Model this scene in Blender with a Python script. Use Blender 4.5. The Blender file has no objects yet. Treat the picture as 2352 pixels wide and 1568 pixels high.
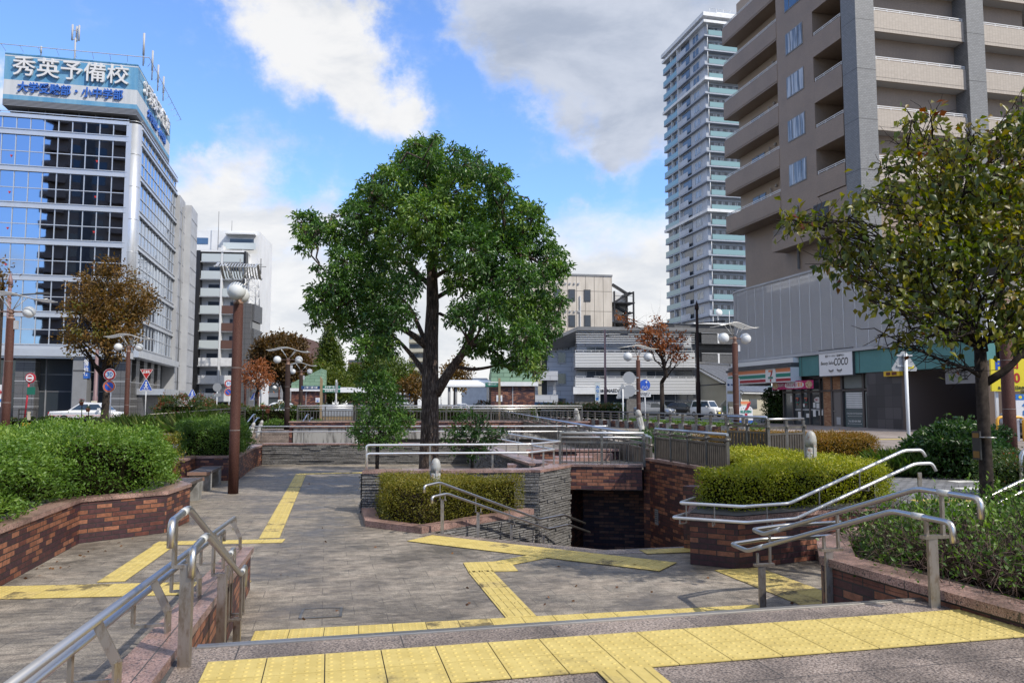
import bpy, math, random
import numpy as np
from mathutils import Vector, Matrix, geometry as mgeo

SC = bpy.context.scene
COL = SC.collection
R = math.radians
PI = math.pi
rnd = random.Random(7)

# ------------------------------------------------------------------ camera
CAMZ = 2.0                       # plaza floor is z = 0, street level z = 0.64
STREET = 0.64
PITCH = math.atan(144 / 1800)
cam_d = bpy.data.cameras.new("camera")
cam = bpy.data.objects.new("camera", cam_d)
COL.objects.link(cam)
cam.location = (0, 0, CAMZ)
cam.rotation_euler = (PI / 2 + PITCH, 0, 0)
cam_d.sensor_width = 36.0
cam_d.lens = 36.0 * 1800 / 2352
cam_d.clip_end = 5000
cam_d.clip_start = 0.05
SC.camera = cam

SC.view_settings.view_transform = 'Standard'
SC.view_settings.look = 'None'
SC.view_settings.exposure = 0.92
SC.view_settings.gamma = 1.0
SC.render.engine = 'CYCLES'
SC.cycles.max_bounces = 8
SC.cycles.transparent_max_bounces = 12
SC.cycles.caustics_reflective = False
SC.cycles.caustics_refractive = False

# ------------------------------------------------------------------ sun and sky
SUN_TO = Vector((0.64, -0.47, 0.82)).normalized()      # direction towards the sun
sun_el = math.asin(SUN_TO.z)
sun_d = bpy.data.lights.new("sun", 'SUN')
sun_d.energy = 2.25
sun_d.angle = R(0.6)
sun_d.color = (1.0, 0.94, 0.85)
sun = bpy.data.objects.new("sun", sun_d)
COL.objects.link(sun)
sun.rotation_euler = (-SUN_TO).to_track_quat('-Z', 'Y').to_euler()

class NT:
    """tiny helper for node trees"""
    def __init__(s, tree):
        s.t = tree; s.n = tree.nodes; s.l = tree.links
    def new(s, typ, **kw):
        nd = s.n.new(typ)
        for k, v in kw.items():
            setattr(nd, k, v)
        return nd
    def link(s, a, b):
        s.l.new(a, b)
    def setin(s, nd, name, v):
        if isinstance(v, bpy.types.NodeSocket):
            s.l.new(v, nd.inputs[name])
        else:
            nd.inputs[name].default_value = v
    def math(s, op, a, b=0.0, c=None, clamp=False):
        nd = s.new('ShaderNodeMath', operation=op); nd.use_clamp = clamp
        s.setin(nd, 0, a); s.setin(nd, 1, b)
        if c is not None: s.setin(nd, 2, c)
        return nd.outputs[0]
    def maprange(s, v, a, b, c=0.0, d=1.0, smooth=True):
        nd = s.new('ShaderNodeMapRange'); nd.interpolation_type = 'SMOOTHSTEP' if smooth else 'LINEAR'
        s.setin(nd, 'Value', v)
        for k, x in (('From Min', a), ('From Max', b), ('To Min', c), ('To Max', d)):
            nd.inputs[k].default_value = x
        return nd.outputs['Result']
    def mix(s, fac, a, b, blend='MIX'):
        nd = s.new('ShaderNodeMix', data_type='RGBA', blend_type=blend)
        nd.clamp_factor = True
        s.setin(nd, 0, fac)
        for idx, v in ((6, a), (7, b)):
            if isinstance(v, bpy.types.NodeSocket): s.l.new(v, nd.inputs[idx])
            else: nd.inputs[idx].default_value = (*v[:3], 1)
        return nd.outputs[2]
    def ramp(s, fac, stops, interp='LINEAR'):
        nd = s.new('ShaderNodeValToRGB')
        cr = nd.color_ramp; cr.interpolation = interp
        while len(cr.elements) < len(stops): cr.elements.new(0.5)
        for e, (p, c) in zip(cr.elements, stops):
            e.position = p
            e.color = (*c[:3], 1) if hasattr(c, '__len__') else (c, c, c, 1)
        s.setin(nd, 0, fac)
        return nd.outputs[0]
    def noise(s, vec, scale, detail=4, rough=0.55, dist=0.0, dim='3D'):
        nd = s.new('ShaderNodeTexNoise'); nd.noise_dimensions = dim
        if vec is not None: s.l.new(vec, nd.inputs['Vector'])
        nd.inputs['Scale'].default_value = scale
        nd.inputs['Detail'].default_value = detail
        nd.inputs['Roughness'].default_value = rough
        nd.inputs['Distortion'].default_value = dist
        return nd.outputs[0]
    def mapping(s, vec, scale=(1, 1, 1), loc=(0, 0, 0), rot=(0, 0, 0)):
        nd = s.new('ShaderNodeMapping')
        s.l.new(vec, nd.inputs[0])
        nd.inputs['Location'].default_value = loc
        nd.inputs['Rotation'].default_value = rot
        nd.inputs['Scale'].default_value = scale
        return nd.outputs[0]

def skydir(px, py):
    """unit direction seen at a position measured in the 2352 x 1568 view"""
    dx, dv, f = px - 1176, 784 - py, 1800
    c, s = math.cos(PITCH), math.sin(PITCH)
    return Vector((dx, f * c - dv * s, f * s + dv * c)).normalized()

world = bpy.data.worlds.new("World")
SC.world = world
world.use_nodes = True
w = NT(world.node_tree)
for nd in list(w.n): w.n.remove(nd)
sky = w.new('ShaderNodeTexSky', sky_type='NISHITA')
sky.sun_disc = False
sky.sun_elevation = sun_el
sky.sun_rotation = math.atan2(SUN_TO.x, SUN_TO.y)
sky.altitude = 20
sky.air_density = 1.1
sky.dust_density = 0.6
sky.ozone_density = 3.0
tc = w.new('ShaderNodeTexCoord')
gdir = tc.outputs['Generated']
sepd = w.new('ShaderNodeSeparateXYZ'); w.link(gdir, sepd.inputs[0])
dz = sepd.outputs['Z']
warp = w.new('ShaderNodeTexNoise'); w.link(gdir, warp.inputs['Vector'])
warp.inputs['Scale'].default_value = 7.0; warp.inputs['Detail'].default_value = 7; warp.inputs['Roughness'].default_value = 0.62
wsub = w.new('ShaderNodeVectorMath', operation='MULTIPLY_ADD'); w.link(warp.outputs['Color'], wsub.inputs[0])
wsub.inputs[1].default_value = (.22, .22, .16); wsub.inputs[2].default_value = (-.11, -.11, -.08)
wdir = w.new('ShaderNodeVectorMath', operation='ADD'); w.link(gdir, wdir.inputs[0]); w.link(wsub.outputs[0], wdir.inputs[1])
def blob(px, py, r, soft=0.15, strength=1.0):
    d = skydir(px, py)
    nd = w.new('ShaderNodeVectorMath', operation='DISTANCE')
    w.link(wdir.outputs[0], nd.inputs[0]); nd.inputs[1].default_value = d
    return w.maprange(nd.outputs['Value'], r, r * soft, 0.0, strength)
def addall(lst):
    o = lst[0]
    for q in lst[1:]: o = w.math('ADD', o, q)
    return o
n_big = w.noise(gdir, 5.5, 9, 0.58, 0.25)
n_fine = w.noise(w.mapping(gdir, (1, 1, 1.7), (3.1, 0.4, 0.7)), 14.0, 8, 0.62, 0.2)
white_blobs = addall([blob(690, 40, .11), blob(745, 130, .10), blob(840, 215, .085), blob(900, 270, .055, .2, .8),
                      blob(640, -60, .12), blob(600, 355, .058, .1, .70), blob(490, 345, .028, .1, .6),
                      blob(20, 170, .045), blob(-60, 150, .05), blob(1300, 462, .03, .1, .5), blob(735, 500, .04, .2, .55), blob(430, 420, .07, .2, .8), blob(540, 470, .08, .2, .8)])
grey_blobs = addall([blob(1330, 40, .17), blob(1440, 200, .14), blob(1500, 330, .085), blob(1180, -30, .12), blob(1080, 70, .06, .2, .55),
                     blob(1600, 60, .17), blob(1250, 200, .08, .2, .7), blob(1400, 380, .05, .2, .8), blob(2000, -200, .3), blob(1100, -300, .2)])
band = w.maprange(dz, 0.275, 0.20, 0.0, 1.15)
band2 = w.maprange(dz, 0.20, 0.14, 0.0, 0.9)
elsewhere = w.maprange(sepd.outputs['Y'], 0.55, -0.05, 0.0, 1.6)  # unseen cloud behind and overhead, added to whiten the ambient light
hole = w.new('ShaderNodeVectorMath', operation='DISTANCE'); w.link(gdir, hole.inputs[0]); hole.inputs[1].default_value = Vector((-.08, -.95, .28)).normalized()
hole = w.maprange(hole.outputs['Value'], 0.62, 0.40, 0.0, -3.0)
cover = addall([white_blobs, grey_blobs, band, band2, elsewhere, hole])
nn = w.math('ADD', w.math('MULTIPLY', n_big, 1.15), w.math('MULTIPLY', n_fine, 1.05))
dens = w.math('ADD', w.math('MULTIPLY', cover, 0.62), w.math('SUBTRACT', nn, 1.33))
dens = w.maprange(dens, -0.20, 0.72, 0.0, 1.0)
thick = w.maprange(w.math('ADD', w.math('MULTIPLY', grey_blobs, 0.60), w.math('MULTIPLY', w.math('SUBTRACT', n_big, .5), 1.3)), 0.18, 0.80)
shade_n = w.noise(w.mapping(gdir, (1, 1, 2.2), (1.0, 4.0, 2.0)), 6.5, 7, 0.6, 0.3)
lo_grey = w.math('MULTIPLY', w.maprange(shade_n, 0.40, 0.66), 0.55)
white = w.mix(lo_grey, (0.50, 0.498, 0.495), (0.30, 0.325, 0.365))
cloudc = w.mix(thick, white, w.mix(w.maprange(shade_n, .3, .7), (0.34, 0.365, 0.42), (0.225, 0.255, 0.315)))
skycol = w.new('ShaderNodeVectorMath', operation='SCALE')
w.link(sky.outputs[0], skycol.inputs[0]); skycol.inputs['Scale'].default_value = 0.125
tint = w.mix(1.0, skycol.outputs[0], (0.76, 0.91, 1.18), 'MULTIPLY')
final = w.mix(w.math('MULTIPLY', dens, 0.97), tint, cloudc)
below = w.maprange(dz, -0.06, 0.0, 1.0, 0.0)
final = w.mix(below, final, (0.22, 0.22, 0.22))
bg = w.new('ShaderNodeBackground'); bg.inputs['Strength'].default_value = 1.0
w.link(final, bg.inputs['Color'])
wo = w.new('ShaderNodeOutputWorld'); w.link(bg.outputs[0], wo.inputs[0])

# ------------------------------------------------------------------ measuring helpers
_c, _s = math.cos(PITCH), math.sin(PITCH)
def ray(px, py):
    dx, dv, f = px - 1176, 784 - py, 1800
    return Vector((dx, f * _c - dv * _s, f * _s + dv * _c))
def G(px, py, z=0.0):
    d = ray(px, py); t = (z - CAMZ) / d.z
    return Vector((d.x * t, d.y * t, z))
def V(px, py, Y):
    d = ray(px, py); t = Y / d.y
    return Vector((d.x * t, Y, CAMZ + d.z * t))
GA = R(13.3)                                     # the city grid is turned by this much
E1 = Vector((math.cos(GA), math.sin(GA), 0)); E2 = Vector((-math.sin(GA), math.cos(GA), 0))

# ------------------------------------------------------------------ materials
MATS = {}
def mat(name, fn=None, col=(0.5, 0.5, 0.5), rough=0.6, metal=0.0, spec=0.5, bump=None, var=None, emit=None, coat=0.0):
    if name in MATS: return MATS[name]
    m = bpy.data.materials.new(name); m.use_nodes = True
    t = NT(m.node_tree); b = t.n['Principled BSDF']
    b.inputs['Base Color'].default_value = (*col, 1)
    b.inputs['Roughness'].default_value = rough
    b.inputs['Metallic'].default_value = metal
    b.inputs['Specular IOR Level'].default_value = spec
    b.inputs['Coat Weight'].default_value = coat
    if emit:
        b.inputs['Emission Color'].default_value = (*emit[:3], 1); b.inputs['Emission Strength'].default_value = emit[3]
    co = t.new('ShaderNodeTexCoord').outputs['Object']
    if var:                                       # (scale, amount): blotchy weathering
        n = t.noise(co, var[0], 6, 0.6)
        f = t.maprange(n, 0.32, 0.7, 1 - var[1], 1 + var[1] * 0.5)
        vm = t.new('ShaderNodeVectorMath', operation='SCALE'); vm.inputs[0].default_value = col
        t.link(f, vm.inputs['Scale']); t.link(vm.outputs[0], b.inputs['Base Color'])
        rr = t.maprange(n, 0.3, 0.7, min(1, rough * 1.2), rough * 0.8); t.link(rr, b.inputs['Roughness'])
    if bump:
        n = t.noise(co, bump[0], 4, 0.6)
        bp = t.new('ShaderNodeBump'); bp.inputs['Strength'].default_value = bump[1]; bp.inputs['Distance'].default_value = bump[2]
        t.link(n, bp.inputs['Height']); t.link(bp.outputs[0], b.inputs['Normal'])
    if fn: fn(t, b, co)
    MATS[name] = m
    return m

def uvn(t): return t.new('ShaderNodeUVMap', uv_map='UVMap').outputs[0]
def bricknode(t, uv, bw, bh, mortar, c1, c2, cm, offset=0.5, bias=0.0, smooth=0.1):
    b = t.new('ShaderNodeTexBrick'); t.link(uv, b.inputs['Vector'])
    b.offset = offset; b.squash = 1.0
    b.inputs['Scale'].default_value = 1.0
    b.inputs['Brick Width'].default_value = bw; b.inputs['Row Height'].default_value = bh
    b.inputs['Mortar Size'].default_value = mortar; b.inputs['Mortar Smooth'].default_value = smooth
    b.inputs['Bias'].default_value = bias
    for k, c in (('Color1', c1), ('Color2', c2), ('Mortar', cm)): b.inputs[k].default_value = (*c, 1)
    return b
def bump(t, b, h, strength, dist, prev=None):
    bp = t.new('ShaderNodeBump'); bp.inputs['Strength'].default_value = strength; bp.inputs['Distance'].default_value = dist
    t.link(h, bp.inputs['Height'])
    if prev is not None: t.link(prev, bp.inputs['Normal'])
    t.link(bp.outputs[0], b.inputs['Normal']); return bp.outputs[0]

def speckle(t, co, a, bcol, c, scale=160):
    n = t.noise(co, scale, 2, 0.7)
    return t.ramp(n, [(0.30, a), (0.47, bcol), (0.62, c)])

def fn_paver(t, b, co):
    uv = uvn(t)
    br = bricknode(t, uv, 0.6, 0.3, 0.004, (0, 0, 0), (1, 1, 1), (0.5, 0.5, 0.5))
    sp = speckle(t, co, (0.07, 0.061, 0.048), (0.245, 0.210, 0.166), (0.44, 0.382, 0.305), 80)
    tone = t.mix(0.26, sp, t.ramp(br.outputs['Color'], [(0, (0.185, 0.164, 0.134)), (0.55, (0.245, 0.210, 0.168)), (1, (0.335, 0.268, 0.205))]))
    st = t.noise(t.mapping(uv, (0.8, 1.15, 1), (2, 5, 0)), 0.75, 9, 0.70, 0.3)
    stain = t.maprange(st, 0.36, 0.62, 0.46, 1.05)
    st2 = t.noise(t.mapping(uv, (1.0, 1.6, 1)), 4.5, 8, 0.75)
    streak = t.maprange(st2, 0.36, 0.64, 0.62, 1.22)
    f = t.math('MULTIPLY', stain, streak)
    vm = t.new('ShaderNodeVectorMath', operation='SCALE'); t.link(tone, vm.inputs[0]); t.link(f, vm.inputs['Scale'])
    jn = t.maprange(br.outputs['Fac'], 0.2, 0.7, 0.0, 0.6)
    pale = t.noise(t.mapping(uv, (1.0, 1.8, 1), (7, 3, 0)), 3.1, 9, 0.75)
    tc_ = t.mix(t.maprange(pale, .56, .68, 0, .8), vm.outputs[0], (0.38, 0.33, 0.265))
    t.link(t.mix(jn, tc_, (0.045, 0.04, 0.035)), b.inputs['Base Color'])
    t.link(t.maprange(st, 0.3, 0.6, 0.42, 0.80), b.inputs['Roughness'])
    h = t.math('SUBTRACT', t.noise(co, 120, 3, 0.6), t.math('MULTIPLY', br.outputs['Fac'], 1.4))
    bump(t, b, h, 0.35, 0.004)
mat('paver', fn_paver)

def fn_granite(t, b, co):
    sp = speckle(t, co, (0.075, 0.058, 0.056), (0.34, 0.19, 0.155), (0.47, 0.34, 0.29), 110)
    sp2 = t.mix(t.maprange(t.noise(co, 60, 2), 0.56, 0.66), sp, (0.05, 0.045, 0.045))
    st = t.maprange(t.noise(co, 2.2, 6, 0.6), 0.33, 0.62, 0.5, 1.1)
    vm = t.new('ShaderNodeVectorMath', operation='SCALE'); t.link(sp2, vm.inputs[0]); t.link(st, vm.inputs['Scale'])
    uv = uvn(t)
    jn = bricknode(t, uv, 0.9, 50, 0.004, (0, 0, 0), (0, 0, 0), (1, 1, 1), 0.0).outputs['Fac']
    t.link(t.mix(t.maprange(jn, .3, .8), vm.outputs[0], (0.05, 0.045, 0.04)), b.inputs['Base Color'])
    b.inputs['Roughness'].default_value = 0.33
    bump(t, b, t.noise(co, 240, 2), 0.12, 0.002)
mat('pink_granite', fn_granite)
def fn_landing(t, b, co):
    uv = uvn(t)
    br = bricknode(t, uv, 0.9, 0.45, 0.004, (0, 0, 0), (1, 1, 1), (0.5, 0.5, 0.5))
    sp = speckle(t, co, (0.06, 0.050, 0.042), (0.23, 0.178, 0.145), (0.42, 0.35, 0.295), 70)
    sp = t.mix(t.maprange(t.noise(co, 75, 2), 0.57, 0.66), sp, (0.04, 0.036, 0.036))
    st = t.maprange(t.noise(co, 1.7, 7, 0.65), 0.35, 0.62, 0.55, 1.08)
    f = t.math('MULTIPLY', st, t.maprange(br.outputs['Color'], 0, 1, 0.82, 1.12, False))
    vm = t.new('ShaderNodeVectorMath', operation='SCALE'); t.link(sp, vm.inputs[0]); t.link(f, vm.inputs['Scale'])
    t.link(t.mix(t.maprange(br.outputs['Fac'], .25, .8, 0, .85), vm.outputs[0], (0.03, 0.028, 0.026)), b.inputs['Base Color'])
    b.inputs['Roughness'].default_value = 0.6
    bump(t, b, t.math('SUBTRACT', t.noise(co, 150, 3), br.outputs['Fac']), 0.3, 0.003)
mat('landing_granite', fn_landing)

def mk_brick(name, bw=0.225, bh=0.0675, dark=1.0):
    def fn(t, b, co):
        uv = uvn(t)
        br = bricknode(t, uv, bw, bh, 0.0065, (0, 0, 0), (1, 1, 1), (0.5, 0.5, 0.5), 0.5)
        base = t.ramp(br.outputs['Color'], [(0.0, (0.055, 0.021, 0.026)), (0.30, (0.075, 0.026, 0.026)), (0.46, (0.125, 0.040, 0.028)),
                                           (0.60, (0.23, 0.088, 0.047)), (0.80, (0.29, 0.120, 0.068)), (1.0, (0.165, 0.065, 0.05))], 'CONSTANT')
        var = t.maprange(t.noise(co, 14, 6, 0.7), 0.3, 0.7, 0.62 * dark, 1.22 * dark)
        vm = t.new('ShaderNodeVectorMath', operation='SCALE'); t.link(base, vm.inputs[0]); t.link(var, vm.inputs['Scale'])
        t.link(t.mix(t.maprange(br.outputs['Fac'], .3, .8), vm.outputs[0], (0.024, 0.020, 0.020)), b.inputs['Base Color'])
        b.inputs['Roughness'].default_value = 0.55
        h = t.math('SUBTRACT', t.math('MULTIPLY', t.noise(co, 90, 4, .65), .45), br.outputs['Fac'])
        bump(t, b, h, 0.55, 0.006)
    return mat(name, fn)
mk_brick('brick')
mk_brick('hut_brick', 0.24, 0.075)
def fn_stone(t, b, co):
    uv = uvn(t)
    big = t.noise(t.mapping(uv, (2.2, 16, 1)), 1.0, 3, 0.6)
    n = t.noise(co, 38, 6, 0.7)
    c = t.ramp(n, [(0.28, (0.055, 0.053, 0.05)), (0.5, (0.175, 0.168, 0.160)), (0.72, (0.30, 0.288, 0.272))])
    vm = t.new('ShaderNodeVectorMath', operation='SCALE'); t.link(c, vm.inputs[0])
    t.link(t.maprange(big, 0.3, 0.7, 0.6, 1.25), vm.inputs['Scale'])
    t.link(vm.outputs[0], b.inputs['Base Color']); b.inputs['Roughness'].default_value = 0.85
    bump(t, b, t.noise(co, 30, 6, 0.7), 0.9, 0.012)
mat('split_stone', fn_stone)

mat('tactile_yellow', lambda t, b, co: (
    t.link(t.mix(t.maprange(t.noise(co, 2.2, 7, .7), .56, .74, 0, .75), t.mix(t.maprange(t.noise(co, 6, 5, .6), .35, .65), (0.50, 0.385, 0.115), (0.58, 0.455, 0.15)), (0.12, 0.095, 0.05)), b.inputs['Base Color']),
    bump(t, b, t.noise(co, 300, 2), .1, .001)), rough=0.72)
mat('stone_gap', col=(0.028, 0.027, 0.026), rough=.95)
mat('tactile_worn', lambda t, b, co: (
    t.link(t.mix(t.maprange(t.noise(co, 3.1, 7, .7), .47, .60, 0, .85), (0.52, 0.40, 0.14), (0.085, 0.068, 0.035)), b.inputs['Base Color'])), rough=0.75)
mat('joint_dark', col=(0.03, 0.028, 0.026), rough=0.9)
def fn_steel(t, b, co):
    n = t.noise(t.mapping(co, (3, 3, 60)), 4, 4)
    b.inputs['Roughness'].default_value = 0.36
    n2 = t.noise(co, 5, 6, .7)
    t.link(t.mix(t.maprange(n2, .58, .8, 0, .4), (0.54, 0.525, 0.50), (0.36, 0.325, 0.28)), b.inputs['Base Color'])
mat('steel', fn_steel, metal=1.0)
mat('sunlit_steel', col=(0.78, 0.78, 0.77), rough=0.36, metal=0.75)  # paler copy of the rail steel, with the sun's glare put into its colour
mat('steel_band', col=(0.62, 0.62, 0.58), rough=0.5, metal=0.3)
def fn_post(t, b, co):
    n = t.noise(t.mapping(co, (1, 1, .35)), 30, 5, .7)
    t.link(t.mix(t.maprange(n, .45, .7, 0, .7), (0.40, 0.36, 0.31), (0.20, 0.14, 0.085)), b.inputs['Base Color'])
mat('steel_post', fn_post, rough=0.42, metal=0.85)
mat('fence_metal', col=(0.20, 0.185, 0.165), rough=0.42, metal=0.7, var=(4, .35))
mat('fence_slat', col=(0.10, 0.090, 0.08), rough=0.5, metal=0.4, var=(6, .3))
mat('blue_rail', col=(0.42, 0.47, 0.56), rough=0.35, metal=0.85)
def fn_postgranite(t, b, co):
    sp = speckle(t, co, (0.018, 0.008, 0.007), (0.060, 0.025, 0.019), (0.115, 0.052, 0.040), 90)
    t.link(sp, b.inputs['Base Color'])
    z = t.new('ShaderNodeSeparateXYZ'); t.link(co, z.inputs[0])
mat('lamp_granite', fn_postgranite, rough=0.7, spec=.2)
mat('lamp_globe', col=(0.66, 0.68, 0.68), rough=0.18, spec=0.6)
mat('lamp_wing', col=(0.55, 0.55, 0.53), rough=0.4, metal=0.5)
mat('lamp_hub', col=(0.25, 0.15, 0.11), rough=0.5)
mat('dark_post', col=(0.03, 0.019, 0.017), rough=0.8, spec=.15)
mat('mauve_post', col=(0.20, 0.125, 0.13), rough=0.5)
mat('concrete', col=(0.30, 0.295, 0.28), rough=0.85, var=(2.5, .5), bump=(60, .3, .004))
mat('concrete_stain', lambda t, b, co: t.link(t.mix(t.maprange(t.noise(t.mapping(co, (3, 3, .4)), 2.0, 6, .65), .42, .66), (0.34, 0.33, 0.31), (0.075, 0.07, 0.065)), b.inputs['Base Color']), rough=0.85)
mat('bench_slat', col=(0.10, 0.085, 0.08), rough=0.55, var=(8, .4))
def fn_asphalt(t, b, co):
    n = t.noise(co, 70, 3, .7); n2 = t.noise(co, 0.5, 6, .6)
    c = t.ramp(n, [(0.3, (0.045, 0.045, 0.047)), (0.7, (0.105, 0.104, 0.104))])
    vm = t.new('ShaderNodeVectorMath', operation='SCALE'); t.link(c, vm.inputs[0]); t.link(t.maprange(n2, .3, .7, .7, 1.25), vm.inputs['Scale'])
    t.link(vm.outputs[0], b.inputs['Base Color'])
mat('asphalt', fn_asphalt, rough=0.85)
def fn_walk(t, b, co):
    uv = uvn(t)
    br = bricknode(t, uv, 0.3, 0.3, 0.006, (0.25, 0.205, 0.18), (0.33, 0.275, 0.24), (0.12, 0.11, 0.1))
    n2 = t.noise(co, 0.8, 6, .6)
    vm = t.new('ShaderNodeVectorMath', operation='SCALE'); t.link(br.outputs[0], vm.inputs[0]); t.link(t.maprange(n2, .3, .7, .7, 1.15), vm.inputs['Scale'])
    t.link(vm.outputs[0], b.inputs['Base Color'])
mat('walk_paving', fn_walk, rough=0.8)
def fn_sett(t, b, co):
    uv = uvn(t)
    br = bricknode(t, uv, 0.2, 0.1, 0.012, (0.15, 0.15, 0.155), (0.26, 0.26, 0.265), (0.06, 0.06, 0.06))
    t.link(br.outputs[0], b.inputs['Base Color']); bump(t, b, t.math('SUBTRACT', 1.0, br.outputs['Fac']), .5, .01)
mat('road_setts', fn_sett, rough=0.75)
mat('road_white', col=(0.66, 0.66, 0.64), rough=0.8, var=(3, .25))
mat('road_yellow', col=(0.55, 0.42, 0.12), rough=0.8, var=(3, .3))
mat('soil', col=(0.055, 0.042, 0.032), rough=0.95, bump=(18, .8, .03), var=(3, .4))
mat('white_paint', col=(0.72, 0.73, 0.74), rough=0.5, var=(1.2, .12))
mat('light_grey', col=(0.42, 0.43, 0.45), rough=0.55, var=(.6, .12))
mat('mid_grey', col=(0.22, 0.225, 0.235), rough=0.6, var=(.6, .15))
mat('dark_grey', col=(0.075, 0.076, 0.08), rough=0.55, var=(1, .2))
mat('black', col=(0.02, 0.02, 0.022), rough=0.45)
mat('dark_glass', col=(0.035, 0.045, 0.055), rough=0.06, spec=0.9)
mat('far_glass', col=(0.075, 0.09, 0.11), rough=0.12, spec=0.8)
mat('curtain_glass', lambda t, b, co: t.link(t.mix(t.maprange(t.noise(t.mapping(co, (1, 1, .05)), 9, 3), .4, .6), (0.10, 0.115, 0.13), (0.46, 0.48, 0.50)), b.inputs['Base Color']), rough=0.12, spec=0.8)
# ------------------------------------------------------------------ mesh helpers
class MB:
    def __init__(s): s.v = []; s.f = []; s.sm = []; s.mi = []
    def face(s, idx, smooth=False, m=0): s.f.append(tuple(idx)); s.sm.append(smooth); s.mi.append(m)
    def quad(s, a, b, c, d, m=0):
        n = len(s.v); s.v += [tuple(a), tuple(b), tuple(c), tuple(d)]; s.face((n, n + 1, n + 2, n + 3), m=m); return s
    def poly(s, pts, m=0):
        n = len(s.v); s.v += [tuple(p) for p in pts]; s.face(range(n, n + len(pts)), m=m); return s
    def box(s, x0, x1, y0, y1, z0, z1, m=0):
        n = len(s.v)
        s.v += [(x0, y0, z0), (x1, y0, z0), (x1, y1, z0), (x0, y1, z0), (x0, y0, z1), (x1, y0, z1), (x1, y1, z1), (x0, y1, z1)]
        for q in ((0, 3, 2, 1), (4, 5, 6, 7), (0, 1, 5, 4), (1, 2, 6, 5), (2, 3, 7, 6), (3, 0, 4, 7)): s.face([n + k for k in q], m=m)
        return s
    def beam(s, p0, p1, wd, ht, m=0):
        """box along p0-p1, wd wide sideways, ht along the upright of its section, centred on the line"""
        p0 = Vector(p0); p1 = Vector(p1); d = (p1 - p0).normalized()
        side = d.cross(Vector((0, 0, 1)))
        if side.length < 1e-4: side = Vector((1, 0, 0))
        side.normalize(); up = side.cross(d)
        n = len(s.v)
        for p in (p0, p1):
            for a, b in ((-1, -1), (1, -1), (1, 1), (-1, 1)):
                s.v.append(tuple(p + side * a * wd / 2 + up * b * ht / 2))
        for q in ((0, 1, 2, 3), (7, 6, 5, 4), (0, 4, 5, 1), (1, 5, 6, 2), (2, 6, 7, 3), (3, 7, 4, 0)): s.face([n + k for k in q], m=m)
        return s
    def prism(s, poly, z0, z1, m=0, bottom=True):
        n = len(s.v); k = len(poly)
        a = sum(poly[i][0] * poly[(i + 1) % k][1] - poly[(i + 1) % k][0] * poly[i][1] for i in range(k))
        if a < 0: poly = list(reversed(poly))
        z0s = z0 if hasattr(z0, '__len__') else [z0] * k
        z1s = z1 if hasattr(z1, '__len__') else [z1] * k
        if a < 0: z0s = list(reversed(z0s)); z1s = list(reversed(z1s))
        s.v += [(p[0], p[1], z) for p, z in zip(poly, z0s)] + [(p[0], p[1], z) for p, z in zip(poly, z1s)]
        s.face(range(n + k, n + 2 * k), m=m)
        if bottom: s.face(range(n + k - 1, n - 1, -1), m=m)
        for i in range(k):
            j = (i + 1) % k; s.face((n + i, n + j, n + k + j, n + k + i), m=m)
        return s
    def tube(s, pts, r, n=8, m=0, caps=True, smooth=True):
        pts = [Vector(p) for p in pts]; k = len(pts)
        rs = r if hasattr(r, '__len__') else [r] * k
        base = len(s.v); side = None
        for i, p in enumerate(pts):
            d = (pts[min(i + 1, k - 1)] - pts[max(i - 1, 0)])
            if 0 < i < k - 1:
                d = (pts[i + 1] - p).normalized() + (p - pts[i - 1]).normalized()
            d.normalize()
            if side is None:
                side = d.cross(Vector((0, 0, 1)))
                if side.length < 0.05: side = d.cross(Vector((1, 0, 0)))
            side = (side - d * side.dot(d))
            if side.length < 1e-5: side = d.orthogonal()
            side.normalize(); up = side.cross(d)
            sc = 1.0
            if 0 < i < k - 1:
                cs = max(.35, (pts[i + 1] - p).normalized().dot(d)); sc = 1 / max(cs, .6)
            for j in range(n):
                a = 2 * PI * j / n
                s.v.append(tuple(p + (side * math.cos(a) + up * math.sin(a) * (1.0)) * rs[i] * (sc if sc < 1.3 else 1.3)))
        for i in range(k - 1):
            for j in range(n):
                a = base + i * n + j; b = base + i * n + (j + 1) % n
                s.face((a, b, b + n, a + n), smooth, m)
        if caps:
            s.face([base + j for j in range(n - 1, -1, -1)], False, m)
            s.face([base + (k - 1) * n + j for j in range(n)], False, m)
        return s
    def lathe(s, prof, c=(0, 0, 0), n=16, m=0, smooth=True):
        base = len(s.v); k = len(prof)
        for r, z in prof:
            for j in range(n):
                a = 2 * PI * j / n; s.v.append((c[0] + r * math.cos(a), c[1] + r * math.sin(a), c[2] + z))
        for i in range(k - 1):
            for j in range(n):
                a = base + i * n + j; b = base + i * n + (j + 1) % n; s.face((a, b, b + n, a + n), smooth, m)
        s.face([base + j for j in range(n - 1, -1, -1)], False, m); s.face([base + (k - 1) * n + j for j in range(n)], False, m)
        return s
    def sphere(s, c, r, n=16, m=0):
        k = n // 2; rz = r if not hasattr(r, '__len__') else r[1]; rr = r if not hasattr(r, '__len__') else r[0]
        return s.lathe([(max(1e-4, rr * math.sin(PI * i / k)), -rz * math.cos(PI * i / k)) for i in range(k + 1)], c, n, m)
    def disc(s, c, r, normal, n=20, m=0, th=0.0):
        nn = Vector(normal).normalized(); a = nn.orthogonal().normalized(); b = nn.cross(a); c = Vector(c)
        if th: return s.tube([c - nn * th, c], r, n, m, smooth=False)
        return s.poly([c + a * r * math.cos(2 * PI * i / n) + b * r * math.sin(2 * PI * i / n) for i in range(n)], m)
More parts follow.
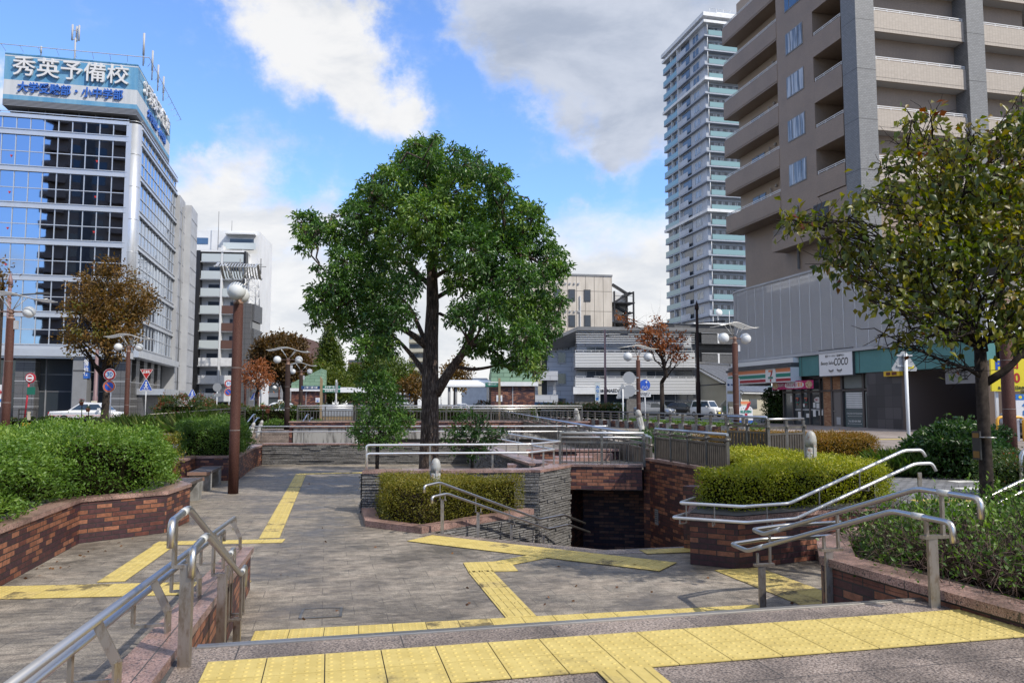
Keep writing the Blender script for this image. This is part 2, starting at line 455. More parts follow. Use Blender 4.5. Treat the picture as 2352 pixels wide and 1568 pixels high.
    def mesh(s, name, mats):
        me = bpy.data.meshes.new(name)
        me.from_pydata(s.v, [], s.f)
        for q in (mats if isinstance(mats, (list, tuple)) else [mats]):
            me.materials.append(MATS[q] if isinstance(q, str) else q)
        me.polygons.foreach_set('use_smooth', s.sm); me.polygons.foreach_set('material_index', s.mi)
        boxuv(me); me.update(); return me
    def build(s, name, mats, parent=None, world=False, at=None):
        """world: vertices are world positions; at: origin for a top-level mesh"""
        me = s.mesh(name, mats)
        off = None
        if parent is not None and world: off = Vector(parent.location) if parent.parent is None else Vector(parent.parent.location) + Vector(parent.location)
        if at is not None: off = Vector(at)
        if off is not None: me.transform(Matrix.Translation(-off))
        return link(name, me, parent, at)

def _each(s, name, mats, parent=None):
    """one object per connected piece"""
    par = list(range(len(s.v)))
    def find(a):
        while par[a] != a: par[a] = par[par[a]]; a = par[a]
        return a
    for f in s.f:
        for k in f[1:]: par[find(k)] = find(f[0])
    groups = {}
    for f, sm, m in zip(s.f, s.sm, s.mi): groups.setdefault(find(f[0]), []).append((f, sm, m))
    for fs in groups.values():
        b = MB(); ix = {}
        for f, sm, m in fs:
            for k in f:
                if k not in ix: ix[k] = len(b.v); b.v.append(s.v[k])
            b.face([ix[k] for k in f], sm, m)
        o = b.build(name, mats, parent)
    return o
MB.each = _each

def boxuv(me):
    """wall-plane texture coordinates in metres"""
    nl = len(me.loops)
    if nl == 0: return
    co = np.empty(len(me.vertices) * 3); me.vertices.foreach_get('co', co); co = co.reshape(-1, 3)
    nr = np.empty(len(me.polygons) * 3); me.polygons.foreach_get('normal', nr); nr = nr.reshape(-1, 3)
    lv = np.empty(nl, dtype=np.int32); me.loops.foreach_get('vertex_index', lv)
    lt = np.empty(len(me.polygons), dtype=np.int32); me.polygons.foreach_get('loop_total', lt)
    pn = np.repeat(nr, lt, axis=0); p = co[lv]
    flat = np.abs(pn[:, 2]) > 0.75
    h = np.hypot(pn[:, 0], pn[:, 1]) + 1e-9
    tx, ty = -pn[:, 1] / h, pn[:, 0] / h
    u = np.where(flat, p[:, 0] * E1.x + p[:, 1] * E1.y, p[:, 0] * tx + p[:, 1] * ty)
    v = np.where(flat, p[:, 0] * E2.x + p[:, 1] * E2.y, p[:, 2])
    uv = me.uv_layers.new(name='UVMap')
    uv.data.foreach_set('uv', np.stack([u, v], 1).ravel())

def link(name, data, parent=None, at=None):
    o = bpy.data.objects.new(name, data); COL.objects.link(o)
    if parent is not None: o.parent = parent
    if at is not None: o.location = at
    return o
def tag(o, label=None, cat=None, group=None, kind=None):
    if label: o['label'] = label
    if cat: o['category'] = cat
    if group: o['group'] = group
    if kind: o['kind'] = kind
    return o
def thing(name, label, cat, loc=(0, 0, 0), rz=0.0, group=None):
    o = bpy.data.objects.new(name, None); COL.objects.link(o)
    o.empty_display_size = 0.2; o.location = loc; o.rotation_euler = (0, 0, rz)
    return tag(o, label, cat, group)
KIDS = {}
def children(o): return [c for c in bpy.data.objects if c.parent == o]
def dup(o, loc=None, rz=None, label=None, group=None, scale=None, parent=None):
    c = o.copy(); COL.objects.link(c)
    if parent is not None: c.parent = parent
    if loc is not None: c.location = loc
    if rz is not None: c.rotation_euler = (0, 0, rz)
    if scale is not None: c.scale = (scale,) * 3
    if label: c['label'] = label
    if group: c['group'] = group
    for ch in children(o): dup(ch, parent=c)
    return c
def text_mesh(body, size, extrude=0.004, bold=0.0, width=None, align='CENTER'):
    cu = bpy.data.curves.new('lettering', 'FONT'); cu.body = body; cu.size = size; cu.extrude = extrude; cu.offset = bold
    cu.align_x = align; cu.align_y = 'CENTER'; cu.resolution_u = 3
    o = bpy.data.objects.new('lettering', cu); COL.objects.link(o)
    dg = bpy.context.evaluated_depsgraph_get(); dg.update()
    me = bpy.data.meshes.new_from_object(o.evaluated_get(dg))
    bpy.data.objects.remove(o); bpy.data.curves.remove(cu)
    return me
def lettering(body, size, material, parent, pos, rz=0.0, extrude=0.004, bold=0.0, sx=1.0, name='lettering', align='CENTER', width=None, shear=0.0):
    """text standing upright in the parent's frame, reading along local x turned by rz, facing local -y"""
    me = text_mesh(body, size, extrude, bold, align=align)
    if width is not None and len(me.vertices):
        xs = [v.co.x for v in me.vertices]; wd = max(xs) - min(xs); sx = width / max(wd, 1e-6)
    m = Matrix.Translation(pos) @ Matrix.Rotation(rz, 4, 'Z') @ Matrix.Rotation(PI / 2, 4, 'X') @ Matrix(((1, shear, 0, 0), (0, 1, 0, 0), (0, 0, 1, 0), (0, 0, 0, 1))) @ Matrix.Diagonal((sx, 1, 1, 1))
    me.transform(m); me.materials.clear(); me.materials.append(MATS[material])
    boxuv(me) if not me.uv_layers else None
    return link(name, me, parent)
def struct(name, mb, mats):
    return tag(mb.build(name, mats), kind='structure')
def floor_poly(name, outer, holes, z, m):
    """flat sheet with holes"""
    loops = [[Vector((p[0], p[1], 0)) for p in outer]] + [[Vector((p[0], p[1], 0)) for p in h] for h in holes]
    tris = mgeo.tessellate_polygon(loops)
    pts = [p for l in loops for p in l]
    b = MB(); b.v = [(p.x, p.y, z) for p in pts]
    for t in tris:
        a, c, d = (pts[i] for i in t)
        up = (c - a).cross(d - a).z > 0
        b.face(t if up else (t[0], t[2], t[1]))
    return tag(b.build(name, m), kind='structure')

# ------------------------------------------------------------------ foliage
def leafmat(name, stops, rough=0.45, trans=0.3, spec=0.5):
    m = bpy.data.materials.new(name); m.use_nodes = True
    t = NT(m.node_tree); b = t.n['Principled BSDF']
    at = t.new('ShaderNodeAttribute', attribute_name='tint')
    c = t.ramp(at.outputs['Fac'], stops)
    t.link(c, b.inputs['Base Color']); b.inputs['Roughness'].default_value = rough; b.inputs['Specular IOR Level'].default_value = spec
    tr = t.new('ShaderNodeBsdfTranslucent')
    hs = t.new('ShaderNodeHueSaturation'); hs.inputs['Saturation'].default_value = 1.15; hs.inputs['Value'].default_value = 1.35
    t.link(c, hs.inputs['Color']); t.link(hs.outputs[0], tr.inputs['Color'])
    mx = t.new('ShaderNodeMixShader'); mx.inputs[0].default_value = trans + .07 if trans else 0
    t.link(b.outputs[0], mx.inputs[1]); t.link(tr.outputs[0], mx.inputs[2])
    t.link(mx.outputs[0], t.n['Material Output'].inputs[0])
    MATS[name] = m; return m
leafmat('camphor_leaf', [(0, (0.033, 0.081, 0.021)), (.45, (0.079, 0.173, 0.032)), (.8, (0.156, 0.265, 0.047)), (1, (0.264, 0.353, 0.066))], rough=.34, trans=.28)
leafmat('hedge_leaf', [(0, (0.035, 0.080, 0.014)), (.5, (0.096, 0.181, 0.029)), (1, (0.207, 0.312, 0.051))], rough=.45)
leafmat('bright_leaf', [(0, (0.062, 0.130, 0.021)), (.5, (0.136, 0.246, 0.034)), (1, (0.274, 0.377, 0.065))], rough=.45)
leafmat('olive_leaf', [(0, (0.098, 0.111, 0.013)), (.5, (0.215, 0.202, 0.023)), (.8, (0.305, 0.240, 0.033)), (1, (0.351, 0.182, 0.039))], rough=.5)
leafmat('lime_leaf', [(0, (0.116, 0.155, 0.013)), (.45, (0.287, 0.319, 0.025)), (.8, (0.513, 0.482, 0.047)), (1, (0.559, 0.389, 0.054))], rough=.45)
leafmat('amber_leaf', [(0, (0.120, 0.085, 0.010)), (.5, (0.260, 0.155, 0.015)), (1, (0.330, 0.120, 0.030))], rough=.5)
leafmat('dark_leaf', [(0, (0.018, 0.048, 0.015)), (.6, (0.048, 0.105, 0.024)), (1, (0.112, 0.188, 0.045))], rough=.35)
leafmat('dogwood_leaf', [(0, (0.039, 0.069, 0.011)), (.35, (0.108, 0.138, 0.018)), (.62, (0.199, 0.192, 0.025)), (.82, (0.225, 0.177, 0.030)), (.9, (0.191, 0.064, 0.021)), (1, (0.113, 0.034, 0.020))], rough=.38, trans=.35)
leafmat('zelkova_leaf', [(0, (0.060, 0.040, 0.010)), (.35, (0.150, 0.085, 0.016)), (.62, (0.200, 0.105, 0.022)), (.85, (0.150, 0.120, 0.020)), (1, (0.105, 0.115, 0.020))], rough=.5)
leafmat('russet_leaf', [(0, (0.050, 0.030, 0.009)), (.5, (0.105, 0.060, 0.015)), (.85, (0.15, 0.078, 0.02)), (1, (0.10, 0.085, 0.02))], rough=.55)
leafmat('rust_leaf', [(0, (0.146, 0.048, 0.019)), (.5, (0.308, 0.105, 0.035)), (1, (0.423, 0.179, 0.073))], rough=.55)
leafmat('conifer_leaf', [(0, (0.030, 0.060, 0.010)), (.5, (0.081, 0.126, 0.016)), (1, (0.166, 0.192, 0.030))], rough=.55)
leafmat('grass_blade', [(0, (0.06, 0.13, 0.02)), (.6, (0.13, 0.22, 0.04)), (1, (0.25, 0.30, 0.09))], rough=.5)
leafmat('red_tip_leaf', [(0, (0.031, 0.070, 0.017)), (.6, (0.077, 0.119, 0.025)), (.85, (0.182, 0.098, 0.035)), (1, (0.308, 0.070, 0.042))], rough=.4)
leafmat('dry_twig', [(0, (0.033, 0.019, 0.014)), (1, (0.084, 0.049, 0.036))], rough=.8, trans=.0)
leafmat('fallen', [(0, (0.10, 0.045, 0.02)), (1, (0.26, 0.13, 0.05))], rough=.7, trans=.1)
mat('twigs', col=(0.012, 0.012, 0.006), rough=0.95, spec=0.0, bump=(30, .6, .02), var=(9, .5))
def fn_bark(t, b, co):
    n = t.noise(t.mapping(co, (9, 9, 1.6)), 4.0, 6, .7, .4)
    t.link(t.ramp(n, [(.36, (0.020, 0.013, 0.010)), (.50, (0.085, 0.055, 0.042)), (.64, (0.24, 0.185, 0.15))]), b.inputs['Base Color'])
    bump(t, b, n, 1.0, .06)
mat('bark', fn_bark, rough=.9)
mat('thin_bark', lambda t, b, co: t.link(t.ramp(t.noise(co, 14, 5, .7), [(.3, (0.018, 0.014, 0.012)), (.7, (0.065, 0.052, 0.043))]), b.inputs['Base Color']), rough=.9, spec=.1)

def leaves(name, P, A, L, Wd, material, parent=None, tint=None, fold=0.25, seed=1, droop=0.0, at=None, world=True):
    """P base points, A axes (unit), L lengths, Wd widths: one bent four-cornered leaf each"""
    g = np.random.default_rng(seed); N = len(P)
    A = A / (np.linalg.norm(A, axis=1, keepdims=True) + 1e-9)
    rv = g.normal(size=(N, 3)); S = np.cross(A, rv); S /= (np.linalg.norm(S, axis=1, keepdims=True) + 1e-9)
    Nn = np.cross(S, A)
    # prefer leaf blades that face upward
    flip = np.sign(Nn[:, 2:3]); flip[flip == 0] = 1
    Nn = Nn * flip
    L = np.broadcast_to(L, (N,))[:, None]; Wd = np.broadcast_to(Wd, (N,))[:, None]
    V0 = P; V1 = P + A * L * .45 + S * Wd * .5 + Nn * L * fold * .5; V2 = P + A * L - Nn * L * droop; V3 = P + A * L * .45 - S * Wd * .5 + Nn * L * fold * .5
    v = np.stack([V0, V1, V2, V3], 1).reshape(-1, 3)
    off = None
    if parent is not None and world: off = np.array(parent.location)
    if at is not None: off = np.array(at)
    if off is not None: v = v - off
    me = bpy.data.meshes.new(name)
    me.vertices.add(4 * N); me.vertices.foreach_set('co', v.ravel())
    idx = np.arange(4 * N, dtype=np.int32).reshape(-1, 4)
    tri = np.concatenate([idx[:, [0, 1, 2]], idx[:, [0, 2, 3]]], 1).reshape(-1)
    me.loops.add(6 * N); me.loops.foreach_set('vertex_index', tri)
    me.polygons.add(2 * N); me.polygons.foreach_set('loop_start', np.arange(0, 6 * N, 3, dtype=np.int32))
    try: me.polygons.foreach_set('loop_total', np.full(2 * N, 3, dtype=np.int32))
    except Exception: pass
    me.update(calc_edges=True)
    if tint is None: tint = g.random(N)
    at_ = me.attributes.new('tint', 'FLOAT', 'POINT'); at_.data.foreach_set('value', np.repeat(np.clip(tint, 0, 1), 4).astype(np.float32))
    me.materials.append(MATS[material])
    return link(name, me, parent, at)

def tufts(clumps, per, leaf_n, spread, g, shell=(.55, 1.0), up=0.0):
    """clumps [(x,y,z,r[,rz])] -> leaf points, outward axes and a tint per tuft"""
    P = []; A = []; T = []
    for c in clumps:
        x, y, z, r = c[:4]; rz = c[4] if len(c) > 4 else r
        k = max(3, int(per * r * r))
        d = g.normal(size=(k, 3)); d[:, 2] += up; d /= np.linalg.norm(d, axis=1, keepdims=True)
        rad = shell[0] + (shell[1] - shell[0]) * g.random(k) ** .6
        ctr = np.array([x, y, z]) + d * rad[:, None] * np.array([r, r, rz])
        ct = g.random() * .5 - .1
        tt = g.normal(.32 + ct, .13, k)
        n = leaf_n
        p = np.repeat(ctr, n, 0) + g.normal(size=(k * n, 3)) * spread * np.array([1, 1, .75])
        a = np.repeat(d, n, 0) * .8 + g.normal(size=(k * n, 3)) * .7
        P.append(p); A.append(a); T.append(np.repeat(tt, n) + g.normal(0, .10, k * n))
    return np.concatenate(P), np.concatenate(A), np.concatenate(T)

def limb(mb, p0, p1, r0, r1, g, seg=6, wob=0.08, sag=0.0, n=7):
    p0 = Vector(p0); p1 = Vector(p1); L = (p1 - p0).length
    pts = []; rs = []
    for i in range(seg + 1):
        t = i / seg; p = p0.lerp(p1, t)
        if 0 < i < seg: p += Vector(g.normal(size=3)) * wob * L * .35
        p.z += sag * L * math.sin(PI * t)
        pts.append(p); rs.append(r0 + (r1 - r0) * t)
    mb.tube(pts, rs, n); return pts
def inpoly(x, y, poly):
    c = np.zeros(len(x), bool); n = len(poly)
    for i in range(n):
        x0, y0 = poly[i][:2]; x1, y1 = poly[(i + 1) % n][:2]
        cond = ((y0 > y) != (y1 > y))
        with np.errstate(divide='ignore', invalid='ignore'):
            c ^= cond & (x < (x1 - x0) * (y - y0) / ((y1 - y0) if y1 != y0 else 1e-9) + x0)
    return c
def edgedist(x, y, poly):
    d = np.full(len(x), 1e9); n = len(poly)
    for i in range(n):
        a = np.array(poly[i][:2]); b = np.array(poly[(i + 1) % n][:2]); e = b - a
        t = np.clip(((x - a[0]) * e[0] + (y - a[1]) * e[1]) / (e @ e), 0, 1)
        d = np.minimum(d, np.hypot(x - a[0] - t * e[0], y - a[1] - t * e[1]))
    return d
def hedge(name, label, cat, poly, z0, z1, material, top_n, side_n, size, seed=1, lump=.05, rounding=.12, rough_out=.05,
          group=None, kind=None, top_mat=None, wild=0.0, inner=True, lumpf=2.2, front_only=None):
    """clipped or loose shrub mass on a footprint; top_n, side_n leaves per square metre"""
    g = np.random.default_rng(seed)
    xs = [p[0] for p in poly]; ys = [p[1] for p in poly]; cx, cy = sum(xs) / len(xs), sum(ys) / len(ys)
    root = thing(name, label, cat, (cx, cy, z0), group=group)
    if kind: root['kind'] = kind
    ph = g.random(8) * 6.28
    def hfun(x, y):
        return lump * (np.sin(x * lumpf + ph[0]) * np.cos(y * lumpf * .9 + ph[1]) + .7 * np.sin(x * lumpf * 2.3 + y * 1.9 * lumpf + ph[2]) + .5 * np.sin(x * lumpf * 4.7 + ph[3]) * np.sin(y * lumpf * 4.1 + ph[4]))
    A_ = abs(sum(xs[i] * ys[(i + 1) % len(xs)] - xs[(i + 1) % len(xs)] * ys[i] for i in range(len(xs)))) / 2
    bb = (max(xs) - min(xs)) * (max(ys) - min(ys))
    n = int(top_n * bb); x = g.uniform(min(xs), max(xs), n); y = g.uniform(min(ys), max(ys), n)
    k = inpoly(x, y, poly); x, y = x[k], y[k]
    ed = edgedist(x, y, poly)
    z = z1 + hfun(x, y) - rounding * np.exp(-ed / .14) + g.normal(0, .025 + wild * .3, len(x)) - np.abs(g.normal(0, .05, len(x)))
    P = [np.stack([x, y, z], 1)]; a = g.normal(size=(len(x), 3)) * .8; a[:, 2] += 1.0; A = [a]
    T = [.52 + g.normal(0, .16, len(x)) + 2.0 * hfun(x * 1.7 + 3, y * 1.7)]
    m = len(poly)
    area2 = sum(poly[i][0] * poly[(i + 1) % m][1] - poly[(i + 1) % m][0] * poly[i][1] for i in range(m))
    for i in range(m):
        if front_only and i not in front_only: continue
        p = np.array(poly[i][:2]); q = np.array(poly[(i + 1) % m][:2]); e = q - p; Ln = np.hypot(*e)
        nrm = np.array([e[1], -e[0]]) / Ln * (1 if area2 > 0 else -1)
        c = int(side_n * Ln * (z1 - z0)); t = g.random(c); zz = z0 + (z1 - z0) * g.random(c) ** .85
        xy = p + e * t[:, None]
        bul = hfun(xy[:, 0] * 1.3 + zz * 2, xy[:, 1] * 1.3 + zz * 1.7) * 1.2 - rounding * .8 * np.exp(-(z1 - zz) / .12) + g.normal(0, rough_out, c) - np.abs(g.normal(0, .04, c))
        xy = xy + nrm * bul[:, None]
        P.append(np.stack([xy[:, 0], xy[:, 1], zz + hfun(xy[:, 0], xy[:, 1]) * (zz - z0) / (z1 - z0)], 1))
        a = g.normal(size=(c, 3)) * .8; a[:, 0] += nrm[0]; a[:, 1] += nrm[1]; a[:, 2] += .35; A.append(a)
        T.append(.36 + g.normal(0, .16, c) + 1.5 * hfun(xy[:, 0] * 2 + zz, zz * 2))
    P = np.concatenate(P); A = np.concatenate(A); T = np.concatenate(T)
    if wild:                                       # loose shoots above the clipped surface
        c = int(wild * 40 * A_); x = g.uniform(min(xs), max(xs), c); y = g.uniform(min(ys), max(ys), c); k = inpoly(x, y, poly); x, y = x[k], y[k]; c = len(x)
        hgt = np.abs(g.normal(0, wild, c)) + .04; lean = g.normal(0, .25, (c, 2)); q = 7
        tt = np.tile(np.linspace(.1, 1, q), c); X = np.repeat(x, q); Y = np.repeat(y, q); H = np.repeat(hgt, q)
        LX = np.repeat(lean[:, 0], q); LY = np.repeat(lean[:, 1], q)
        pz = z1 + hfun(X, Y) - .05 + H * tt
        pp = np.stack([X + LX * H * tt, Y + LY * H * tt, pz], 1); aa = g.normal(size=(len(X), 3)); aa[:, 2] += .8
        P = np.concatenate([P, pp]); A = np.concatenate([A, aa]); T = np.concatenate([T, .75 + g.normal(0, .15, len(X))])
    N = len(P)
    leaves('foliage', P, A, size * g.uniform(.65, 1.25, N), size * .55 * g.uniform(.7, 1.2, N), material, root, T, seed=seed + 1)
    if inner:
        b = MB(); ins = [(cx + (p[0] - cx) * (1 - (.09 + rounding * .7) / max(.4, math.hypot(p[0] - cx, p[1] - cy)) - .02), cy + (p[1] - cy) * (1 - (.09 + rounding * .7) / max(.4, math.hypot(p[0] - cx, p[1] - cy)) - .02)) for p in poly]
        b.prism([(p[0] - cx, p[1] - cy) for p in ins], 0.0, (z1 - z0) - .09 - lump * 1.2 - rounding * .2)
        b.build('twigs', 'twigs', root)  # solid dark core filling the unseen inside, added to stop see-through
    return root

def tree(name, label, cat, base, trunk_r, fork_z, clumps, leaf, bark='thin_bark', per=22, leaf_n=9, spread=.12, L=.09, Wd=.04,
         seed=1, group=None, lean=(0, 0), stems=1, top=None, droop=.0, shell=(.45, 1.0), limb_r=.45, wob=.10, twigs=0, dr=0.25, twig_len=.35):
    g = np.random.default_rng(seed)
    root = thing(name, label, cat, base, group=group)
    bx, by, bz = base
    mb = MB()
    top = top or (max(c[2] for c in clumps) - .5)
    tp = Vector((bx + lean[0], by + lean[1], top))
    fork = Vector((bx + lean[0] * .4, by + lean[1] * .4, fork_z))
    trunk_pts = [Vector((bx, by, bz - .15)), Vector((bx, by, bz + .12)), Vector((bx + lean[0] * .15, by, bz + (fork_z - bz) * .5)), fork]
    mb.tube(trunk_pts, [trunk_r * 1.45, trunk_r * 1.08, trunk_r * .95, trunk_r * .88], 10)
    nseg = 5; lead = [fork + (tp - fork) * (i / nseg) + Vector(g.normal(size=3)) * (.06 * (tp - fork).length * (0 < i < nseg)) for i in range(nseg + 1)]
    mb.tube(lead, [trunk_r * (.88 - .72 * i / nseg) for i in range(nseg + 1)], 9)
    for c in clumps:
        cz = c[2]; t = max(0.0, min(.85, (cz - fork_z) / max(.1, (top - fork_z)) - .28 - g.random() * .12))
        k = t * nseg; i = int(k); st = lead[i].lerp(lead[min(i + 1, nseg)], k - i)
        e = Vector(c[:3]); r0 = trunk_r * (limb_r * (1 - .5 * t)) * min(1.0, .5 + c[3] / 2)
        pts = limb(mb, st, e, r0, max(.006, r0 * .25), g, 5, wob, .05, 6)
        for q in range(3 + int(3 * c[3])):
            d = Vector(g.normal(size=3)).normalized() * c[3] * g.uniform(.5, .95)
            s0 = pts[g.integers(2, 6)]
            limb(mb, s0, e + d, max(.006, r0 * .32), .004, g, 3, wob * 1.2, .02, 5)
    if twigs:
        for c in clumps:
            for q in range(twigs):
                d = Vector(g.normal(size=3)).normalized(); s0 = Vector(c[:3]) + d * c[3] * g.uniform(.3, .9)
                limb(mb, s0, s0 + (d + Vector(g.normal(size=3)) * .6) * twig_len, .006, .002, g, 3, .15, .0, 4)
    mb.build('trunk', bark, root, world=True)
    P, A, T = tufts(clumps, per, leaf_n, spread, g, shell)
    A[:, 2] -= dr
    N = len(P)
    leaves('crown', P, A, L * g.uniform(.65, 1.25, N), Wd * g.uniform(.75, 1.25, N), leaf, root, T, seed=seed + 5, droop=droop)
    return root
# ================================================================== ground and plaza
def v2(p): return (p[0], p[1])
def lerp2(a, b, t): return (a[0] + (b[0] - a[0]) * t, a[1] + (b[1] - a[1]) * t)
def offset_line(pts, d):
    """polyline moved d to its left, mitred"""
    out = []; n = len(pts)
    for i in range(n):
        p = Vector(pts[i][:2])
        ns = []
        if i > 0: e = (p - Vector(pts[i - 1][:2])).normalized(); ns.append(Vector((-e.y, e.x)))
        if i < n - 1: e = (Vector(pts[i + 1][:2]) - p).normalized(); ns.append(Vector((-e.y, e.x)))
        m = sum(ns, Vector((0, 0))).normalized(); c = max(.35, m.dot(ns[0]))
        out.append(tuple(p + m * d / c))
    return out
def ribbon(mb, pts, d0, d1, z0, z1, m=0):
    """wall along pts between two sideways offsets; z0, z1 numbers or one per point"""
    a = offset_line(pts, d0); b = offset_line(pts, d1)
    f = lambda z, i: z[i] if hasattr(z, '__len__') else z
    for i in range(len(pts) - 1):
        mb.prism([a[i], a[i + 1], b[i + 1], b[i]], [f(z0, i), f(z0, i + 1), f(z0, i + 1), f(z0, i)], [f(z1, i), f(z1, i + 1), f(z1, i + 1), f(z1, i)], m)
    return mb
NOS0, NOS1 = (-1.63, 4.56), (2.96, 5.63)
ED = (Vector(NOS1) - Vector(NOS0)).normalized(); EN = Vector((-ED.y, ED.x))       # along and away from the top step
def SL(a, b): p = Vector(NOS0) + ED * a + EN * b; return (p.x, p.y)

E0, E2_, E3 = (-1.25, 12.42), (1.28, 10.99), (2.52, 11.27)
PLAZA = [(-1.2, .9), (-4.4, .9), (-5.64, 8.83), (-6.24, 11.48), (-5.41, 12.44), (-5.53, 13.63), (-7.6, 16.2), (-8.27, 20.64), (-7.24, 20.88),
         (-8.17, 24.99), (-8.3, 26.3), (-1.45, 26.5), (-.69, 22.61), (.62, 16.2), (.41, 14.95)]
RIGHT = [(2.6, 10.95), (2.24, 10.03), (2.76, 9.72), (4.02, 10.34), (5.3, 10.65), (5.4, 9.0), (3.5, 8.2), (2.85, 7.4), (2.55, 6.57), (2.98, 5.2), SL(4.9, 0), SL(-.3, 0)]
S_HOLE = PLAZA + [(1.16, 16.36), (2.59, 16.13), (2.79, 16.03), (3.4, 13.55), (3.5, 11.9)] + RIGHT
COURT = [(-14.2, 27.0), (3.4, 27.4), (3.4, 38.0), (-10.6, 38.0), (-10.6, 41.8), (-13.9, 41.8), (-14.2, 38.0)]
floor_poly('ground', [(-900, -60), (900, -60), (900, 2500), (-900, 2500)], [S_HOLE, COURT], STREET, 'asphalt')
fl = floor_poly('plaza_floor', PLAZA + [E0, E2_, E3] + RIGHT, [], 0.0, 'paver')
floor_poly('court_floor', COURT, [], -0.6, 'paver')
b = MB(); b.prism([SL(-.2, 0), SL(4.86, 0), SL(4.9, -.9), SL(5.2, -9), SL(-.1, -9), SL(-.16, -2.2), SL(-.2, -1.0)], STREET - .10, STREET + .004)
struct('landing', b, 'landing_granite')
# steps down from the landing
b = MB(); nb = MB()
for k in range(1, 5):
    y0, y1 = .45 * (k - 1), .45 * k
    b.prism([SL(-.30, y0), SL(4.98, y0), SL(4.98, y1), SL(-.30, y1)], -.05, STREET - .128 * k)
st = struct('steps', b, 'landing_granite')
for k in range(0, 4):
    y1 = .45 * k; z = STREET - .128 * k
    nb.prism([SL(-.14, y1 - .05), SL(4.8, y1 - .05), SL(4.8, y1 + .006), SL(-.14, y1 + .006)], z + .004, z + .012)
    for q in range(3): nb.prism([SL(-.14, y1 - .045 + q * .018), SL(4.8, y1 - .045 + q * .018), SL(4.8, y1 - .036 + q * .018), SL(-.14, y1 - .036 + q * .018)], z + .012, z + .016)
nb.build('step_nosing', 'steel', None)
tag(bpy.data.objects['step_nosing'], kind='structure')
# ramp at the left: rises towards the viewer
b = MB()
b.v = [(-2.98, 8.0, .002), (-5.62, 7.6, .002), (-4.55, .9, .58), (-1.05, .9, .58)]; b.face((0, 3, 2, 1) if False else (0, 1, 2, 3))
struct('ramp', b, 'paver')
# stairwell lip
b = MB()
ln = [E0, E2_, E3]
ribbon(b, ln, -.34, -.012, -.02, .005)
struct('stair_edge', b, 'landing_granite')

# ---------------------------------------------------------------- tactile paving
def tactile(org, ang, nx, ny, kind, z, worn=.15, seed=0, size=.30, name='tactile_path', bumps=True):
    """nx tiles along the direction ang, ny tiles to its right"""
    g = random.Random(seed); e = Vector((math.cos(ang), math.sin(ang), 0)); f = Vector((math.sin(ang), -math.cos(ang), 0))
    o = Vector((org[0], org[1], z)); mb = MB()
    def P(a, c, h): return o + e * a + f * c + Vector((0, 0, h))
    for i in range(nx):
        for j in range(ny):
            m = 1 if g.random() < worn else 0
            a0, a1, c0, c1 = i * size + .003, (i + 1) * size - .003, j * size + .003, (j + 1) * size - .003
            n = len(mb.v); t = .007
            mb.v += [P(a0, c0, 0), P(a1, c0, 0), P(a1, c1, 0), P(a0, c1, 0), P(a0, c0, t), P(a1, c0, t), P(a1, c1, t), P(a0, c1, t)]
            for q in ((7, 6, 5, 4), (0, 4, 5, 1), (1, 5, 6, 2), (2, 6, 7, 3), (3, 7, 4, 0)): mb.face([n + k for k in q], m=m)
            if not bumps: continue
            if kind == 'dots':
                for x in range(5):
                    for y in range(5):
                        ca, cc = a0 + size * (x + .5) / 5 - .003, c0 + size * (y + .5) / 5 - .003
                        n = len(mb.v)
                        for r, h in ((.0125, t), (.009, t + .0045)):
                            for k in range(8): mb.v.append(P(ca + r * math.cos(k * PI / 4), cc + r * math.sin(k * PI / 4), h))
                        for k in range(8): mb.face((n + (k + 1) % 8, n + k, n + 8 + k, n + 8 + (k + 1) % 8), True, m)
                        mb.face([n + 8 + k for k in range(7, -1, -1)], False, m)
            else:
                for x in range(4):
                    cc = c0 + size * (x + .5) / 4 - .003; n = len(mb.v); hw = .015
                    mb.v += [P(a0 + .015, cc - hw, t), P(a1 - .015, cc - hw, t), P(a1 - .015, cc + hw, t), P(a0 + .015, cc + hw, t),
                             P(a0 + .02, cc - hw * .7, t + .005), P(a1 - .02, cc - hw * .7, t + .005), P(a1 - .02, cc + hw * .7, t + .005), P(a0 + .02, cc + hw * .7, t + .005)]
                    for q in ((7, 6, 5, 4), (0, 4, 5, 1), (1, 5, 6, 2), (2, 6, 7, 3), (3, 7, 4, 0)): mb.face([n + k for k in q], m=m)
    # dark joint bed
    bed = MB(); bed.quad(P(0, ny * size, .002), P(nx * size, ny * size, .002), P(nx * size, 0, .002), P(0, 0, .002))
    n = len(mb.v); mb.v += bed.v; mb.face([n, n + 1, n + 2, n + 3], m=2)
    return struct(name, mb, ['tactile_yellow', 'tactile_worn', 'joint_dark'])
def ang(a, b): return math.atan2(b[1] - a[1], b[0] - a[0])
A13 = ang(NOS0, NOS1)
tactile((-1.60, 4.24), A13, 16, 2, 'dots', STREET + .006, 0.0, 1)
tactile((.72, 4.17), A13 - PI / 2, 5, 1, 'bars', STREET + .006, 0.0, 2)
tactile((-2.27, 7.10), R(11.0), 16, 1, 'dots', .002, .12, 3)
tactile((-.06, 7.53), R(103.0), 7, 1, 'bars', .002, .10, 4)
tactile((-.62, 10.1), R(10.0), 2, 2, 'dots', .002, .25, 5)
tactile((-.23, 10.16), R(44.0), 3, 1, 'bars', .003, .1, 6)
tactile((-1.22, 12.16), ang((-1.22, 12.16), (2.05, 10.11)), 13, 2, 'dots', .006, .05, 7)
tactile((-3.78, 11.9), ang((-3.61, 11.77), (-6.02, 22.52)), 37, 1, 'bars', .002, .13, 8)
tactile((-6.16, 22.9), A13, 16, 1, 'dots', .002, .15, 9)
tactile((-5.15, 11.62), R(7.0), 6, 1, 'dots', .002, .2, 10)
tactile((-4.80, 11.42), ang((-4.99, 11.7), (-4.50, 8.95)), 8, 1, 'bars', .002, .15, 11)
